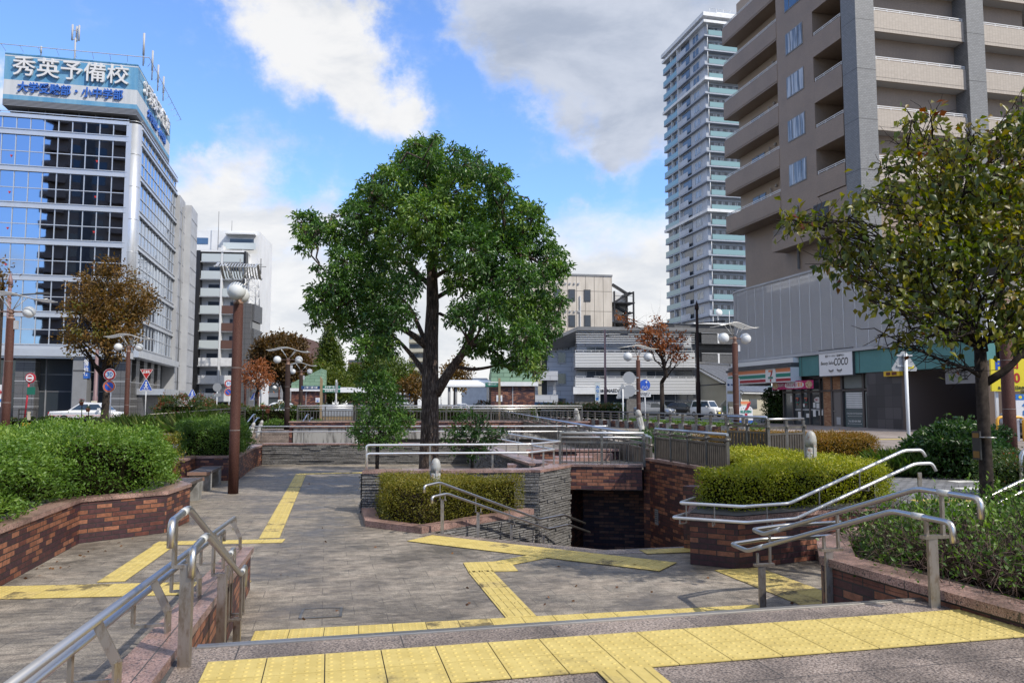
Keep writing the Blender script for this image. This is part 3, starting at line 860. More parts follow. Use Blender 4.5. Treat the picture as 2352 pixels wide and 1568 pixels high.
tactile((-5.64, 8.80), R(6.0), 9, 2, 'dots', .002, .35, 12)
tactile((3.02, 9.80), R(-75), 6, 2, 'dots', .002, .45, 13)
tactile((1.74, 10.95), R(12), 3, 1, 'dots', .007, .3, 14)
tactile((-12.6, 42.6), R(100), 5, 1, 'bars', STREET + .006, .0, 15, bumps=False)
# inspection cover
b = MB(); man = [G(688, 1421), G(782, 1416), G(785, 1396), G(697, 1399)]
b.prism([v2(p) for p in man], 0.001, .005, 0)
struct('access_cover', b, 'paver')
fr = MB()
mm = [Vector((p.x, p.y)) for p in man]
ribbon(fr, [tuple(mm[i]) for i in (0, 1, 2, 3, 0)], -.012, .012, .001, .009)
struct('cover_frame', fr, 'fence_metal')

# ---------------------------------------------------------------- walls and planters
def stone_face(mb, p0, p1, z0, z1, side, g, ch=.050):
    """courses of split stone on the right-hand (side=-1) or left-hand (+1) face of p0-p1"""
    a = Vector(p0); e = Vector(p1) - a; Ln = e.length; e.normalize(); nrm = Vector((-e.y, e.x)) * side
    z = z0
    while z < z1 - .01:
        h = min(ch * g.uniform(.75, 1.25), z1 - z); x = -g.uniform(0, .3)
        while x < Ln:
            L = g.uniform(.22, .62); x0, x1 = max(0, x), min(Ln, x + L); out = g.uniform(.010, .045)
            if x1 - x0 > .02:
                q = a + e * (x0 + .003); r = a + e * (x1 - .003); o2 = out * g.uniform(.6, 1.3)
                n = len(mb.v); zz0, zz1 = z + .005, z + h - .005; j = [g.uniform(-.004, .004) for _ in range(4)]
                pts = [q, r, r + nrm * o2, q + nrm * out]
                mb.v += [(p.x, p.y, zz0 + abs(j[i])) for i, p in enumerate(pts)] + [(p.x, p.y, zz1 - abs(j[i])) for i, p in enumerate(pts)]
                for f in ((4, 5, 6, 7), (3, 2, 1, 0), (2, 3, 7, 6), (1, 2, 6, 5), (3, 0, 4, 7)): mb.face([n + k for k in (f if side > 0 else f)])
            x += L
        z += h
def fixn(o):
    import bmesh
    bm = bmesh.new(); bm.from_mesh(o.data); bmesh.ops.recalc_face_normals(bm, faces=bm.faces); bm.to_mesh(o.data); bm.free()
    for l in list(o.data.uv_layers): o.data.uv_layers.remove(l)
    boxuv(o.data); return o

# left brick planter
t = thing('brick_planter', 'long low brick planter with pink granite cap along the left side of the plaza', 'planter', (-6.24, 11.48, 0))
LP = [(-4.7, 4.6), (-5.64, 8.83), (-6.24, 11.48), (-5.41, 12.44), (-5.53, 13.63), (-7.6, 16.2), (-8.27, 20.64), (-7.24, 20.88), (-8.17, 24.99), (-8.35, 26.5)]
w = MB(); ribbon(w, LP, 0.0, .20, -.02, .59); fixn(w.build('wall', 'brick', t, world=True))
w = MB(); ribbon(w, LP, -.022, .27, .59, .645); fixn(w.build('cap', 'pink_granite', t, world=True))
w = MB(); w.poly([(p[0], p[1], .56) for p in offset_line(LP, .2)] + [(-16, 26, .56), (-16, 4, .56)][0:2]); fixn(w.build('soil', 'soil', t, world=True))

# granite-topped ramp wall at the left of the steps
CL = [(-1.39, 2.0), (-1.77, 3.66), (-2.93, 8.68)]; CZ = [.81, .72, .452]
t = thing('ramp_wall', 'low brick wall with sloping polished granite coping between ramp and steps', 'wall', (-2.3, 6.0, 0))
w = MB(); ribbon(w, CL, -.085, .085, -.02, [z - .055 for z in CZ]); fixn(w.build('wall', 'brick', t, world=True))
w = MB(); ribbon(w, CL, -.115, .115, [z - .055 for z in CZ], CZ); fixn(w.build('coping', 'pink_granite', t, world=True))

# centre low planter beside the stairwell
g = random.Random(3)
t = thing('kerbed_planter', 'low planter edged with pink granite beside the subway steps', 'planter', (-1.4, 12.32, 0))
KP = [(-2.79, 14.71), (-2.41, 13.05), (-1.40, 12.32), (.40, 14.5)]
w = MB(); ribbon(w, KP, 0.0, .24, -.02, .10); fixn(w.build('kerb', 'pink_granite', t, world=True))
w = MB(); w.poly([(p[0], p[1], .06) for p in offset_line(KP, .2)] + [(.35, 14.9, .06), (-2.7, 14.9, .06)]); fixn(w.build('soil', 'soil', t, world=True))
w = MB(); ribbon(w, [KP[2], KP[3]], .03, .25, -3.2, -.02, 1)
stone_face(w, lerp2(KP[2], KP[3], .02), KP[3], -1.6, .0, -1, g); fixn(w.build('stone_face', ['split_stone', 'stone_gap'], t, world=True))

def stone_wall(name, label, line, z0, z1, thick, faces, cap=True, capm='pink_granite', seed=1, capz=None):
    """faces: list of (segment index, side)"""
    g = random.Random(seed); c = line[len(line) // 2]
    t = thing(name, label, 'wall', (c[0], c[1], max(0, z0)))
    w = MB(); ribbon(w, line, -thick / 2, thick / 2, z0, z1 - .05, 1)
    for i, sd in faces:
        off = offset_line(line, sd * thick / 2)
        stone_face(w, off[i], off[i + 1], max(z0, -1.8), z1 - .05, sd, g)
    fixn(w.build('stone', ['split_stone', 'stone_gap'], t, world=True))
    if cap:
        w = MB(); ribbon(w, line, -thick / 2 - .045, thick / 2 + .045, z1 - .05, z1); fixn(w.build('cap', capm, t, world=True))
    return t
stone_wall('stone_wall', 'grey split-stone wall with pink granite cap behind the centre clipped hedge', [(-2.79, 14.84), (.34, 15.14)], -.02, .77, .36, [(0, -1), (0, 1)], seed=4)
t = stone_wall('stone_wall', 'grey split-stone wall turning down into the left side of the stairwell', [(.36, 14.98), (1.05, 16.30)], -3.2, .768, .30, [(0, -1)], seed=5)
w = MB(); g = random.Random(8); stone_face(w, (.20, 14.955), (.505, 14.87), -1.6, .715, -1, g); stone_face(w, (-2.79, 15.02), (-2.79, 14.66), 0, .72, -1, g); fixn(w.build('stone', 'split_stone', bpy.data.objects['stone_wall'], world=True))
stone_wall('stone_wall', 'long grey split-stone wall across the far end of the plaza', [(-8.3, 26.4), (-1.2, 26.65), (3.3, 26.8)], -.02, .70, .30, [(0, -1), (1, -1)], seed=6)
stone_wall('stone_wall', 'grey stone wall with granite coping running back behind the big tree', [(.56, 16.5), (-.69, 22.61), (-1.3, 26.4)], -.02, .775, .34, [(0, 1), (1, 1)], seed=7)

# stairwell
t = thing('stairwell', 'dark brick-lined stairwell leading down to the underpass', 'stairwell', (2.0, 13.5, 0))
w = MB(); ribbon(w, [(2.69, 16.2), (2.79, 16.03), (3.4, 13.55), (3.5, 11.9), (2.75, 11.1), (2.55, 11.27)], 0.0, .25, -3.3, .86); fixn(w.build('brick_wall', 'brick', t, world=True))
w = MB(); ribbon(w, [(2.72, 16.2), (2.79, 16.03), (3.4, 13.55), (3.5, 11.9)], -.035, .27, .86, .905); fixn(w.build('cap', 'pink_granite', t, world=True))
w = MB(); ribbon(w, [(1.19, 16.43), (2.66, 16.19)], -.14, .14, .26, .725); fixn(w.build('lintel', 'brick', t, world=True))
w = MB(); ribbon(w, [(1.15, 16.44), (2.69, 16.19)], -.175, .175, .725, .77); fixn(w.build('cap', 'pink_granite', t, world=True))
w = MB()
TB = [(1.05, 16.42), (1.0, 23.5), (4.2, 23.3), (2.8, 16.2)]
ribbon(w, [(1.19, 16.58), (1.6, 17.9), (3.6, 17.5), (2.92, 16.36)], 0.0, .15, -3.3, .24); fixn(w.build('tunnel_wall', 'brick', t, world=True))
w = MB(); w.poly([(.9, 16.55, .25), (4.6, 16.25, .25), (4.6, 23.5, .25), (.9, 23.5, .25)]); w.build('ceiling', 'dark_grey', t, world=True)
w = MB(); w.poly([(-2, 10, -3.2), (5, 10, -3.2), (5, 24, -3.2), (-2, 24, -3.2)]); w.build('floor', 'walk_paving', t, world=True)
w = MB(); n_ = Vector((.5, .866)); ee = Vector(E2_) - Vector(E0)
for k in range(1, 20):
    z = -.16 * k; s0 = .30 * (k - 1) + (1.0 if k > 6 else 0); s1 = s0 + .30 + (1.0 if k == 6 else 0)
    a = Vector(E0) + n_ * s0; c = Vector(E3) + Vector((.2, 0)) + n_ * s0 * .8
    mdl = Vector(E2_) + n_ * s0; w.prism([tuple(a), tuple(mdl), tuple(mdl + n_ * (s1 - s0)), tuple(a + n_ * (s1 - s0))], -3.2, z)
    w.prism([tuple(mdl), tuple(c), tuple(c + n_ * (s1 - s0)), tuple(mdl + n_ * (s1 - s0))], -3.21, z - .002)
w.build('steps', 'landing_granite', t, world=True)
w = MB(); p = G(1457, 1185, -.15); w.box(-.08, .08, -.006, 0, -.15, .15)
nt = thing('notice_plate', 'small pale notice plate on the dark brick stairwell wall', 'notice', (2.86, 15.72, -.22), rz=R(-76))
w.build('plate', 'mid_grey', nt)
w = MB(); [w.box(-.06, .06, -.009, -.006, .11 - k * .04, .12 - k * .04) for k in range(6)]; w.build('print_lines', 'black', nt)

# right planter with the big clipped hedge
t = thing('brick_planter', 'brick planter with granite cap under the big lime green clipped hedge', 'planter', (2.24, 10.03, 0))
RPL = [(5.35, 10.66), (4.02, 10.34), (2.76, 9.72), (2.24, 10.03), (2.48, 10.95)]
w = MB(); ribbon(w, RPL, -.22, 0.0, -.02, .58); fixn(w.build('wall', 'brick', t, world=True))
w = MB(); ribbon(w, RPL, -.30, .025, .58, .63); fixn(w.build('cap', 'pink_granite', t, world=True))
w = MB(); w.poly([(2.55, 10.3, .56), (2.9, 10.05, .56), (4.0, 10.6, .56), (5.3, 10.9, .56), (5.3, 11.6, .56), (2.8, 11.2, .56)]); fixn(w.build('soil', 'soil', t, world=True))
# near right planter
t = thing('brick_planter', 'brick planter with sloping granite coping and tangled shrubs beside the top step', 'planter', (2.55, 6.57, 0))
NP = [(3.45, 3.2), (3.09, 4.85), (2.56, 6.57), (2.86, 7.4), (3.5, 8.1), (5.4, 8.9)]
w = MB(); ribbon(w, NP, -.22, 0.0, -.02, .69); fixn(w.build('wall', 'brick', t, world=True))
w = MB(); ribbon(w, NP, -.25, .03, .69, .752); fixn(w.build('coping', 'pink_granite', t, world=True))
w = MB(); w.poly([(p[0], p[1], .66) for p in offset_line(NP, -.2)] + [(8, 8.9, .66), (8, 3.2, .66)]); fixn(w.build('soil', 'soil', t, world=True))
# corridor steps up to the street at the right
b = MB()
for k in range(1, 6): 
    a = Vector((3.7 + .33 * k, 8.35)); b.prism([(a.x, 8.2), (5.5, 8.2), (5.5, 10.9), (a.x - .15, 10.9)], -.04, .64 / 5 * k - .001)
struct('side_steps', b, 'landing_granite')

# far court: steps, concrete wall
b = MB()
for k in range(1, 9): b.box(-13.85, -10.75, 38.9 + .36 * k, 41.95, -.6, -.6 + .155 * k - .003)
struct('court_steps', b, 'landing_granite')
t = thing('court_wall', 'stained concrete wall with brick top band behind the far railings', 'wall', (-4, 38.2, 0))
w = MB(); w.box(-10.6, -7.6, 38.0, 38.35, -.6, .86); w.box(-7.6, 3.6, 38.0, 38.35, .34, .88); fixn(w.build('concrete', 'concrete_stain', t, world=True))
w = MB(); w.box(-10.7, 3.7, 37.94, 38.3, .86, 1.12); fixn(w.build('brick_band', 'brick', t, world=True))
w = MB(); w.box(-10.75, 3.75, 37.9, 38.4, 1.12, 1.18); fixn(w.build('cap', 'pink_granite', t, world=True))
w = MB(); w.box(-7.7, 3.7, 39.4, 39.5, -.6, .5); w.box(-7.6, 3.6, 38.3, 39.4, .30, .336); w.build('recess', 'dark_grey', t, world=True)
t = thing('court_wall', 'side walls of the sunken court beyond the far stone wall', 'wall', (-14.2, 33, 0))
w = MB(); w.box(-14.4, -14.15, 27, 42, -.6, .7); w.box(3.35, 3.6, 27.4, 38, -.6, .7); w.box(-10.75, -10.55, 38.0, 41.9, -.6, 1.0); fixn(w.build('wall', 'brick', t, world=True))

# ---------------------------------------------------------------- streets and pavements around the plaza
def sheet(name, pts, z, m): 
    b = MB(); a = sum(pts[i][0] * pts[(i + 1) % len(pts)][1] - pts[(i + 1) % len(pts)][0] * pts[i][1] for i in range(len(pts)))
    b.poly([(p[0], p[1], z) for p in (pts if a > 0 else pts[::-1])]); return struct(name, b, m)
# right: paved lane, far pavement
sheet('side_lane', [(5.6, 6.0), (30, 12.0), (30, 22.5), (18.5, 22.0), (11.0, 19.6), (8.0, 18.5), (6.0, 15.0), (5.45, 10.9)], STREET + .004, 'road_setts')
sheet('pavement', [(9.5, 22.0), (13, 21.5), (30, 24), (24, 34), (14.5, 66), (6.5, 66), (10.4, 44), (11.2, 33)], STREET + .10, 'walk_paving')
b = MB(); ribbon(b, [(6.5, 66), (10.4, 44), (11.2, 33), (9.5, 22.0), (13, 21.5), (30, 24)], -.15, 0, STREET, STREET + .11); struct('kerb', b, 'concrete')
sheet('tactile_street', [(11.0, 27.5), (26, 31.2), (26, 31.8), (11.0, 28.1)], STREET + .104, 'road_yellow')
for k in range(5):
    a = Vector((7.2 + k * .55, 12.6 + k * 1.15)); sheet('lane_marking', [(a.x, a.y), (a.x + 4.5, a.y + 1.1), (a.x + 4.45, a.y + 1.4), (a.x - .05, a.y + .3)], STREET + .008, 'road_white')
sheet('tactile_street', [(5.7, 10.9), (9.5, 11.8), (9.4, 12.2), (5.65, 11.3)], STREET + .008, 'road_yellow')
# left: road along the office block, verges
sheet('road_edge_line', [(-60, 47.6), (-14, 47.6), (-14, 47.8), (-60, 47.8)], STREET + .006, 'road_white')
sheet('road_edge_line', [(-60, 44.2), (-14, 44.2), (-14, 44.42), (-60, 44.42)], STREET + .006, 'road_white')
sheet('pavement', [(-60, 22), (-14.6, 22), (-14.6, 41.5), (-60, 41.5)], STREET + .02, 'walk_paving')
sheet('pavement', [(-9.5, 42), (3.5, 42), (3.5, 47), (-14, 47), (-14, 42.1)], STREET + .02, 'walk_paving')
sheet('pavement', [(-1.6, 26.9), (.2, 17), (1.1, 16.7), (2.6, 16.4), (3.6, 14), (6, 15.2), (8, 18.7), (10.5, 22), (10.6, 33), (9.6, 44), (3.6, 44), (3.7, 27.2)], STREET + .02, 'paver')
# ================================================================== rails, lamps, benches
def fillet(pts, r=.06, n=4):
    pts = [Vector(p) for p in pts]; out = [pts[0]]
    for i in range(1, len(pts) - 1):
        a, b, c = pts[i - 1], pts[i], pts[i + 1]
        d0 = (a - b); d1 = (c - b); q = min(r, d0.length * .45, d1.length * .45)
        p0 = b + d0.normalized() * q; p1 = b + d1.normalized() * q
        for k in range(n + 1):
            t = k / n; out.append(p0 * (1 - t) ** 2 + b * 2 * t * (1 - t) + p1 * t * t)
    out.append(pts[-1]); return out
def rail(parent, name, pts, r=.0205, m='steel', fr=.06, n=10):
    return MB().tube(fillet(pts, fr), r, n).build(name, m, parent, world=True)
def post(parent, base, top, wd=.055, m='steel_post', cap=True, name='post', d=None):
    b = MB(); b.beam(base, top, wd, wd * .45 if d is None else d)
    return b.build(name, m, parent, world=True)
def S3(a, b, z): p = SL(a, b); return Vector((p[0], p[1], z))
def sleeve(parent, p0, p1, t0, L=.10, r=.0225):
    p0 = Vector(p0); p1 = Vector(p1); d = (p1 - p0).normalized(); q = p0.lerp(p1, t0)
    MB().tube([q - d * L / 2, q + d * L / 2], r, 10).build('sleeve', 'steel_band', parent, world=True)

# stair handrail at the left of the steps
def stair_rail(label, side, base, hi, lo, posts, floor):
    t = thing('stair_handrail', label, 'handrail', base)
    rail(t, 'top_rail', hi); rail(t, 'lower_rail', lo)
    return t
PU = [S3(-.22, -.33, 1.30), S3(-.22, -.40, 1.385), S3(-.22, .05, 1.405), S3(-.22, 2.05, .765), S3(-.22, 2.42, .765), S3(-.22, 2.42, .60)]
PL = [S3(-.13, -.25, 1.13), S3(-.13, -.30, 1.215), S3(-.13, .15, 1.235), S3(-.13, 2.13, .60), S3(-.13, 2.5, .60), S3(-.13, 2.5, .42)]
PU[0] = S3(-.22, -.45, 1.27); PU[1] = S3(-.22, -.45, 1.40); PL[0] = S3(-.13, -.36, 1.10); PL[1] = S3(-.13, -.36, 1.235)
t = thing('stair_handrail', 'double steel handrail beside the granite-topped ramp wall at the left of the steps', 'handrail', (-1.66, 4.2, STREET))
rail(t, 'top_rail', PU); rail(t, 'lower_rail', PL)
for (a, z0, zr) in ((-.34, STREET, None), (1.15, STREET - .384, None)):
    zt = 1.405 - max(0, a - .05) * .32
    bs = S3(-.155, a, z0); tp = S3(-.155, a, zt - .245)
    post(t, bs, tp, .062, d=.034)
    mb = MB()
    for s, zz in ((-.22, zt - .02), (-.13, zt - .19)):
        mb.beam(S3(s, a, zt - .255), S3(s, a, zz), .016, .034)
    mb.beam(S3(-.228, a, zt - .25), S3(-.122, a, zt - .25), .034, .016)
    mb.build('bracket', 'steel_post', t, world=True)
mb = MB()
for s, aa, zz in ((-.22, 2.12, .75), (-.22, 2.3, .75), (-.13, 2.2, .58), (-.13, 2.4, .58)): mb.beam(S3(s, aa, .22), S3(s, aa, zz), .018, .03)
mb.beam(S3(-.225, 2.12, .24), S3(-.115, 2.12, .24), .03, .016); mb.beam(S3(-.225, 2.3, .24), S3(-.115, 2.3, .24), .03, .016)
mb.build('bracket', 'steel_post', t, world=True)
post(t, S3(-.155, 2.2, 0), S3(-.155, 2.2, .24), .06)
sleeve(t, PU[1], PU[2], .72); sleeve(t, PL[1], PL[2], .72); sleeve(t, PU[3], PU[4], .35); sleeve(t, PL[3], PL[4], .35)

# ramp handrail on the coping
def CP(s, off, dz):
    """point over the coping: s metres along from its far end, off to the ramp side"""
    a, c = Vector((-2.93, 8.68, .452)), Vector((-1.77, 3.66, .72)); d = (c - a).normalized(); side = Vector((d.y, -d.x, 0)).normalized()
    return a + d * s + side * off + Vector((0, 0, dz))
t = thing('ramp_handrail', 'long double steel handrail sloping along the granite coping of the ramp wall', 'handrail', CP(3.0, 0, 0))
hi = [CP(-.08, .10, .18), CP(-.08, .10, .315), CP(7.2, .10, .315)]; lo = [CP(-.02, .20, .07), CP(-.02, .20, .185), CP(7.2, .20, .185)]
rail(t, 'top_rail', hi); rail(t, 'lower_rail', lo)
for s in (.18, 1.55, 2.9, 4.05, 5.2, 6.4):
    b = MB(); b.beam(CP(s, .01, -.02), CP(s, .01, .13), .012, .07); b.beam(CP(s, .01, .12), CP(s, .10, .305), .012, .045)
    b.beam(CP(s, 0, .045), CP(s, .205, .045), .02, .018); b.beam(CP(s, .20, .04), CP(s, .20, .175), .02, .02)
    b.build('post', 'steel_post', t, world=True)

# stair handrail at the right of the steps
q = 4.62
RU = [S3(q, -.55, 1.27), S3(q, -.55, 1.40), S3(q, 0.0, 1.405), S3(q, 2.05, .765), S3(q + .04, 2.32, .765), S3(q + .5, 2.5, .765), S3(q + 1.2, 2.55, .765)]
RL = [S3(q - .13, -.45, 1.11), S3(q - .13, -.45, 1.235), S3(q - .13, .1, 1.24), S3(q - .13, 2.13, .60), S3(q - .1, 2.5, .60), S3(q + .35, 2.68, .60), S3(q + 1.2, 2.7, .60)]
t = thing('stair_handrail', 'double steel handrail at the right of the steps against the shrub planter', 'handrail', S3(q - .06, -.2, STREET))
rail(t, 'top_rail', RU); rail(t, 'lower_rail', RL)
for a in (-.22, .92, 1.95):
    zt = 1.405 - max(0, a) * .312; z0 = STREET - (0 if a < 0 else .128 * (int(a / .45) + 1))
    post(t, S3(q - .09, a, z0), S3(q - .09, a, zt - .30), .062, d=.034)
    mb = MB(); mb.beam(S3(q - .165, a, zt - .295), S3(q + .035, a, zt - .295), .05, .022)
    mb.beam(S3(q, a, zt - .30), S3(q, a, zt - .015), .018, .034); mb.beam(S3(q - .13, a, zt - .30), S3(q - .13, a, zt - .185), .018, .034)
    mb.build('bracket', 'steel_post', t, world=True)
sleeve(t, RU[1], RU[2], .55); sleeve(t, RL[1], RL[2], .55); sleeve(t, RU[3], RU[2], .12); sleeve(t, RL[3], RL[2], .12)

# rail round the right planter and up to the street
t = thing('planter_handrail', 'bright double handrail round the big hedge planter, rising to the street', 'handrail', (2.76, 9.72, .63))
PH = [Vector((2.42, 10.5, .765)), Vector((2.10, 9.93, .77)), Vector((2.79, 9.58, .77)), Vector((3.46, 9.90, .77)), Vector((5.10, 10.28, 1.40)), Vector((5.36, 10.34, 1.405)), Vector((5.42, 10.355, 1.32))]
PK = [Vector((2.34, 10.35, .60)), Vector((1.99, 9.86, .60)), Vector((2.79, 9.46, .60)), Vector((3.50, 9.79, .60)), Vector((5.18, 10.18, 1.235)), Vector((5.44, 10.25, 1.24)), Vector((5.50, 10.265, 1.14))]
rail(t, 'top_rail', PH, m='sunlit_steel'); rail(t, 'lower_rail', PK, m='sunlit_steel')
mb = MB()
for k, tt in ((1, .10), (1, .55), (2, .5), (3, .25), (3, .6)):
    p = PH[k].lerp(PH[k + 1], tt); r_ = PK[k].lerp(PK[k + 1], tt)
    mb.beam(p, (p.x, p.y, r_.z - .07), .014, .02); mb.beam(r_, (r_.x, r_.y, r_.z - .07), .014, .02); mb.beam((p.x, p.y, r_.z - .07), (r_.x, r_.y, r_.z - .07), .014, .014)
mb.build('bracket', 'steel_post', t, world=True)
post(t, (5.28, 10.26, STREET), (5.28, 10.26, 1.12), .05)
# short rail pair beyond the autumn tree
t = thing('street_handrail', 'white-bright double handrail behind the autumn tree trunk', 'handrail', (5.2, 8.3, .6))
rail(t, 'top_rail', [(3.9, 8.05, .80), (4.4, 8.15, .83), (6.0, 8.5, 1.42), (6.3, 8.57, 1.42), (6.3, 8.57, 1.30)])
rail(t, 'lower_rail', [(3.9, 8.17, .64), (4.4, 8.27, .67), (6.0, 8.62, 1.26), (6.3, 8.69, 1.26), (6.3, 8.69, 1.14)])
post(t, (5.9, 8.5, STREET), (5.9, 8.5, 1.35), .04)
t = thing('hoop_barrier', 'steel hoop barrier by the setts road behind the autumn tree', 'barrier', V(2345, 1100, 11.0))
rail(t, 'hoop', [Vector((7.08, 11.0, .64)), Vector((7.08, 11.0, 1.38)), Vector((8.0, 11.2, 1.38)), Vector((8.0, 11.2, .64))], .03, fr=.18)

# subway stair handrail in the centre
t = thing('subway_handrail', 'double steel handrail descending beside the split-stone stairwell wall', 'handrail', (-1.12, 12.45, 0))
dv = Vector((1.8, 2.18)).normalized(); sv = Vector((dv.y, -dv.x))
def SB(s, off, z): p = Vector((-1.17, 12.36)) + dv * s + sv * off; return Vector((p.x, p.y, z))
hi = [SB(-.32, .05, .66), SB(-.32, .05, .76), SB(.0, .05, .79), SB(2.55, .05, -.06), SB(3.3, .05, -.06), SB(4.0, .05, -.30)]
lo = [SB(-.26, .16, .50), SB(-.26, .16, .60), SB(.06, .16, .62), SB(2.65, .16, -.23), SB(3.3, .16, -.23), SB(4.0, .16, -.46)]
rail(t, 'top_rail', hi); rail(t, 'lower_rail', lo)
for s in (0.02, .85, 1.7, 2.6):
    z = .79 - s * .333; z0 = .0 if s < .1 else -.533 * s - .1
    post(t, SB(s, .10, z0), SB(s, .10, z - .26), .05, d=.03)
    mb = MB(); mb.beam(SB(s, .03, z - .26), SB(s, .18, z - .26), .03, .014); mb.beam(SB(s, .05, z - .26), SB(s, .05, z - .02), .014, .026); mb.beam(SB(s, .16, z - .26), SB(s, .16, z - .19), .014, .026)
    mb.build('bracket', 'steel_post', t, world=True)
t = thing('subway_handrail', 'pair of dark handrails on the right brick wall of the stairwell', 'handrail', (3.2, 13.0, -.3))
for dz, nm in ((0, 'top_rail'), (-.18, 'lower_rail')): rail(t, nm, [(3.28, 12.2, .22 + dz), (3.28, 13.4, -.25 + dz), (2.7, 16.0, -1.15 + dz)], .02, 'steel_post')
t = thing('subway_handrail', 'steel handrail pair standing free at the foot of the stairwell', 'handrail', (1.75, 12.6, -.9))
for dz, nm in ((0, 'top_rail'), (-.16, 'lower_rail')): rail(t, nm, [(1.45, 11.75, .02 + dz - .35), (2.0, 13.2, -1.2 + dz), (2.6, 15.0, -1.9 + dz)], .02)

# rail on the stone planter wall, turning back along the coping wall behind the tree
t = thing('wall_handrail', 'bright double handrail on the split-stone planter wall in front of the big tree', 'handrail', (-1.2, 14.95, .77))
rail(t, 'top_rail', [(-2.74, 14.86, .78), (-2.74, 14.86, 1.235), (.35, 15.13, 1.235), (1.0, 16.3, 1.235), (.62, 17.2, 1.235), (-.30, 21.3, 1.235)], .022, 'sunlit_steel')
rail(t, 'lower_rail', [(-2.70, 14.70, .78), (-2.70, 14.70, 1.085), (.32, 14.99, 1.085), (.86, 16.0, 1.085), (.52, 17.2, 1.085), (-.42, 21.3, 1.085)], .022, 'sunlit_steel')
for p in ((-1.55, 14.95), (-.37, 15.05), (.62, 15.6), (.86, 16.25), (.45, 17.6), (.15, 19.0), (-.15, 20.4)):
    post(t, (p[0], p[1], .77), (p[0], p[1], 1.22), .035, d=.02)
# rails on the far stone wall
t = thing('wall_handrail', 'long bright double rail along the top of the far stone wall', 'handrail', (-3.0, 26.6, .7))
rail(t, 'top_rail', [(-8.6, 26.35, 1.26), (-1.2, 26.65, 1.26), (3.2, 26.8, 1.26), (3.3, 27.2, 1.26)], .024, 'sunlit_steel')
rail(t, 'lower_rail', [(-8.6, 26.35, 1.08), (-1.2, 26.65, 1.08), (3.2, 26.8, 1.08)], .024, 'sunlit_steel')
for k in range(9): x = -8.4 + k * 1.42; post(t, (x, 26.4 + (x + 8.4) * .035, .7), (x, 26.4 + (x + 8.4) * .035, 1.25), .03)

def fence(label, pts, z0, z1, sp=.10, slat=.045, post_sp=1.2, low=.06, mid=.0, slat_h=.72, rails=1, m='fence_metal', sm='fence_slat', rm='steel', knobs=True, ztop=None, name='slatted_fence', cat='fence'):
    """metal fence; z0/z1 heights at both ends (numbers or pairs)"""
    p0, p1 = Vector(pts[0]), Vector(pts[1]); Ln = (p1 - p0).length; e = (p1 - p0) / Ln
    zz = lambda z, t: z[0] + (z[1] - z[0]) * t if hasattr(z, '__len__') else z
    t = thing(name, label, cat, (p0.x, p0.y, zz(z0, 0)))
    H = lambda s, f: Vector((p0.x + e.x * s, p0.y + e.y * s, zz(z0, s / Ln) + (zz(z1, s / Ln) - zz(z0, s / Ln)) * f))
    MB().tube([H(0, 1), H(Ln, 1)], .026, 8).build('top_rail', rm, t, world=True)
    if rails > 1: MB().tube([H(0, .86), H(Ln, .86)], .018, 8).build('second_rail', rm, t, world=True)
    b = MB(); b.beam(H(0, slat_h), H(Ln, slat_h), .03, .035); b.beam(H(0, low), H(Ln, low), .03, .03)
    if rails == 1: b.beam(H(0, slat_h + .12), H(Ln, slat_h + .12), .012, .05)
    b.build('bars', m, t, world=True)
    n = max(2, int(Ln / sp)); b = MB()
    for k in range(n):
        s = (k + .5) * Ln / n; a, c = H(s, low - .04), H(s, slat_h + .02); u = Vector((e.x, e.y, 0)) * slat / 2; v = Vector((-e.y, e.x, 0)) * .008
        i = len(b.v); b.v += [tuple(q) for q in (a - u - v, a + u - v, a + u + v, a - u + v, c - u - v, c + u - v, c + u + v, c - u + v)]
        for f in ((0, 3, 2, 1), (4, 5, 6, 7), (0, 1, 5, 4), (1, 2, 6, 5), (2, 3, 7, 6), (3, 0, 4, 7)): b.face([i + j for j in f])
    b.build('slats', sm, t, world=True)
    np_ = max(2, int(round(Ln / post_sp)) + 1)
    for k in range(np_):
        s = k * Ln / (np_ - 1); b = MB(); b.beam(H(s, -.06), H(s, .97), .05, .05)
        if knobs: b.tube([H(s, slat_h + .13) - Vector((-e.y, e.x, 0)) * .05, H(s, slat_h + .13) + Vector((-e.y, e.x, 0)) * .05], .035, 8)
        b.build('post', m, t, world=True)
    return t
fence('dark slatted metal fence on the lintel over the stairwell', [(1.0, 16.42), (2.70, 16.15)], .77, 1.41, .09, .018, .75, rails=2, slat_h=.70, rm='sunlit_steel')
fence('slatted metal fence along the top of the stairwell right wall', [(2.90, 15.95), (3.55, 13.0)], .905, 1.50, .075, .05, .75, rm='blue_rail')
fence('tall slatted metal fence panel standing behind the big lime hedge', [(4.55, 16.6), (5.08, 15.7)], STREET, 1.74, .085, .06, .6, rm='blue_rail')
fence('pale slatted metal fence panel turning the corner behind the bollard lamp', [(5.08, 15.62), (6.05, 16.35)], STREET, 1.70, .085, .06, .6, rm='steel')
fence('long blue-railed fence running down beside the ramp behind the big tree', [(-1.0, 52.0), (2.92, 16.6)], (.74, .62), (1.62, 1.31), .14, .10, 2.0, rm='blue_rail', slat_h=.62)
fence('second blue-railed fence along the far side of the ramp', [(1.25, 36.0), (3.05, 17.8)], (.64, .64), (1.40, 1.30), .5, .02, 1.6, rm='blue_rail', knobs=False)
fence('bright railing on the brick-banded court wall', [(-10.4, 38.15), (-7.7, 38.15)], 1.18, 1.92, .14, .03, 1.3, rails=2, slat_h=.68, knobs=False, rm='sunlit_steel')
fence('long bright railing running behind the small trees at the far court', [(-7.6, 38.15), (3.4, 38.15)], 1.18, 1.92, .16, .03, 2.2, rails=2, slat_h=.68, knobs=False, rm='sunlit_steel')
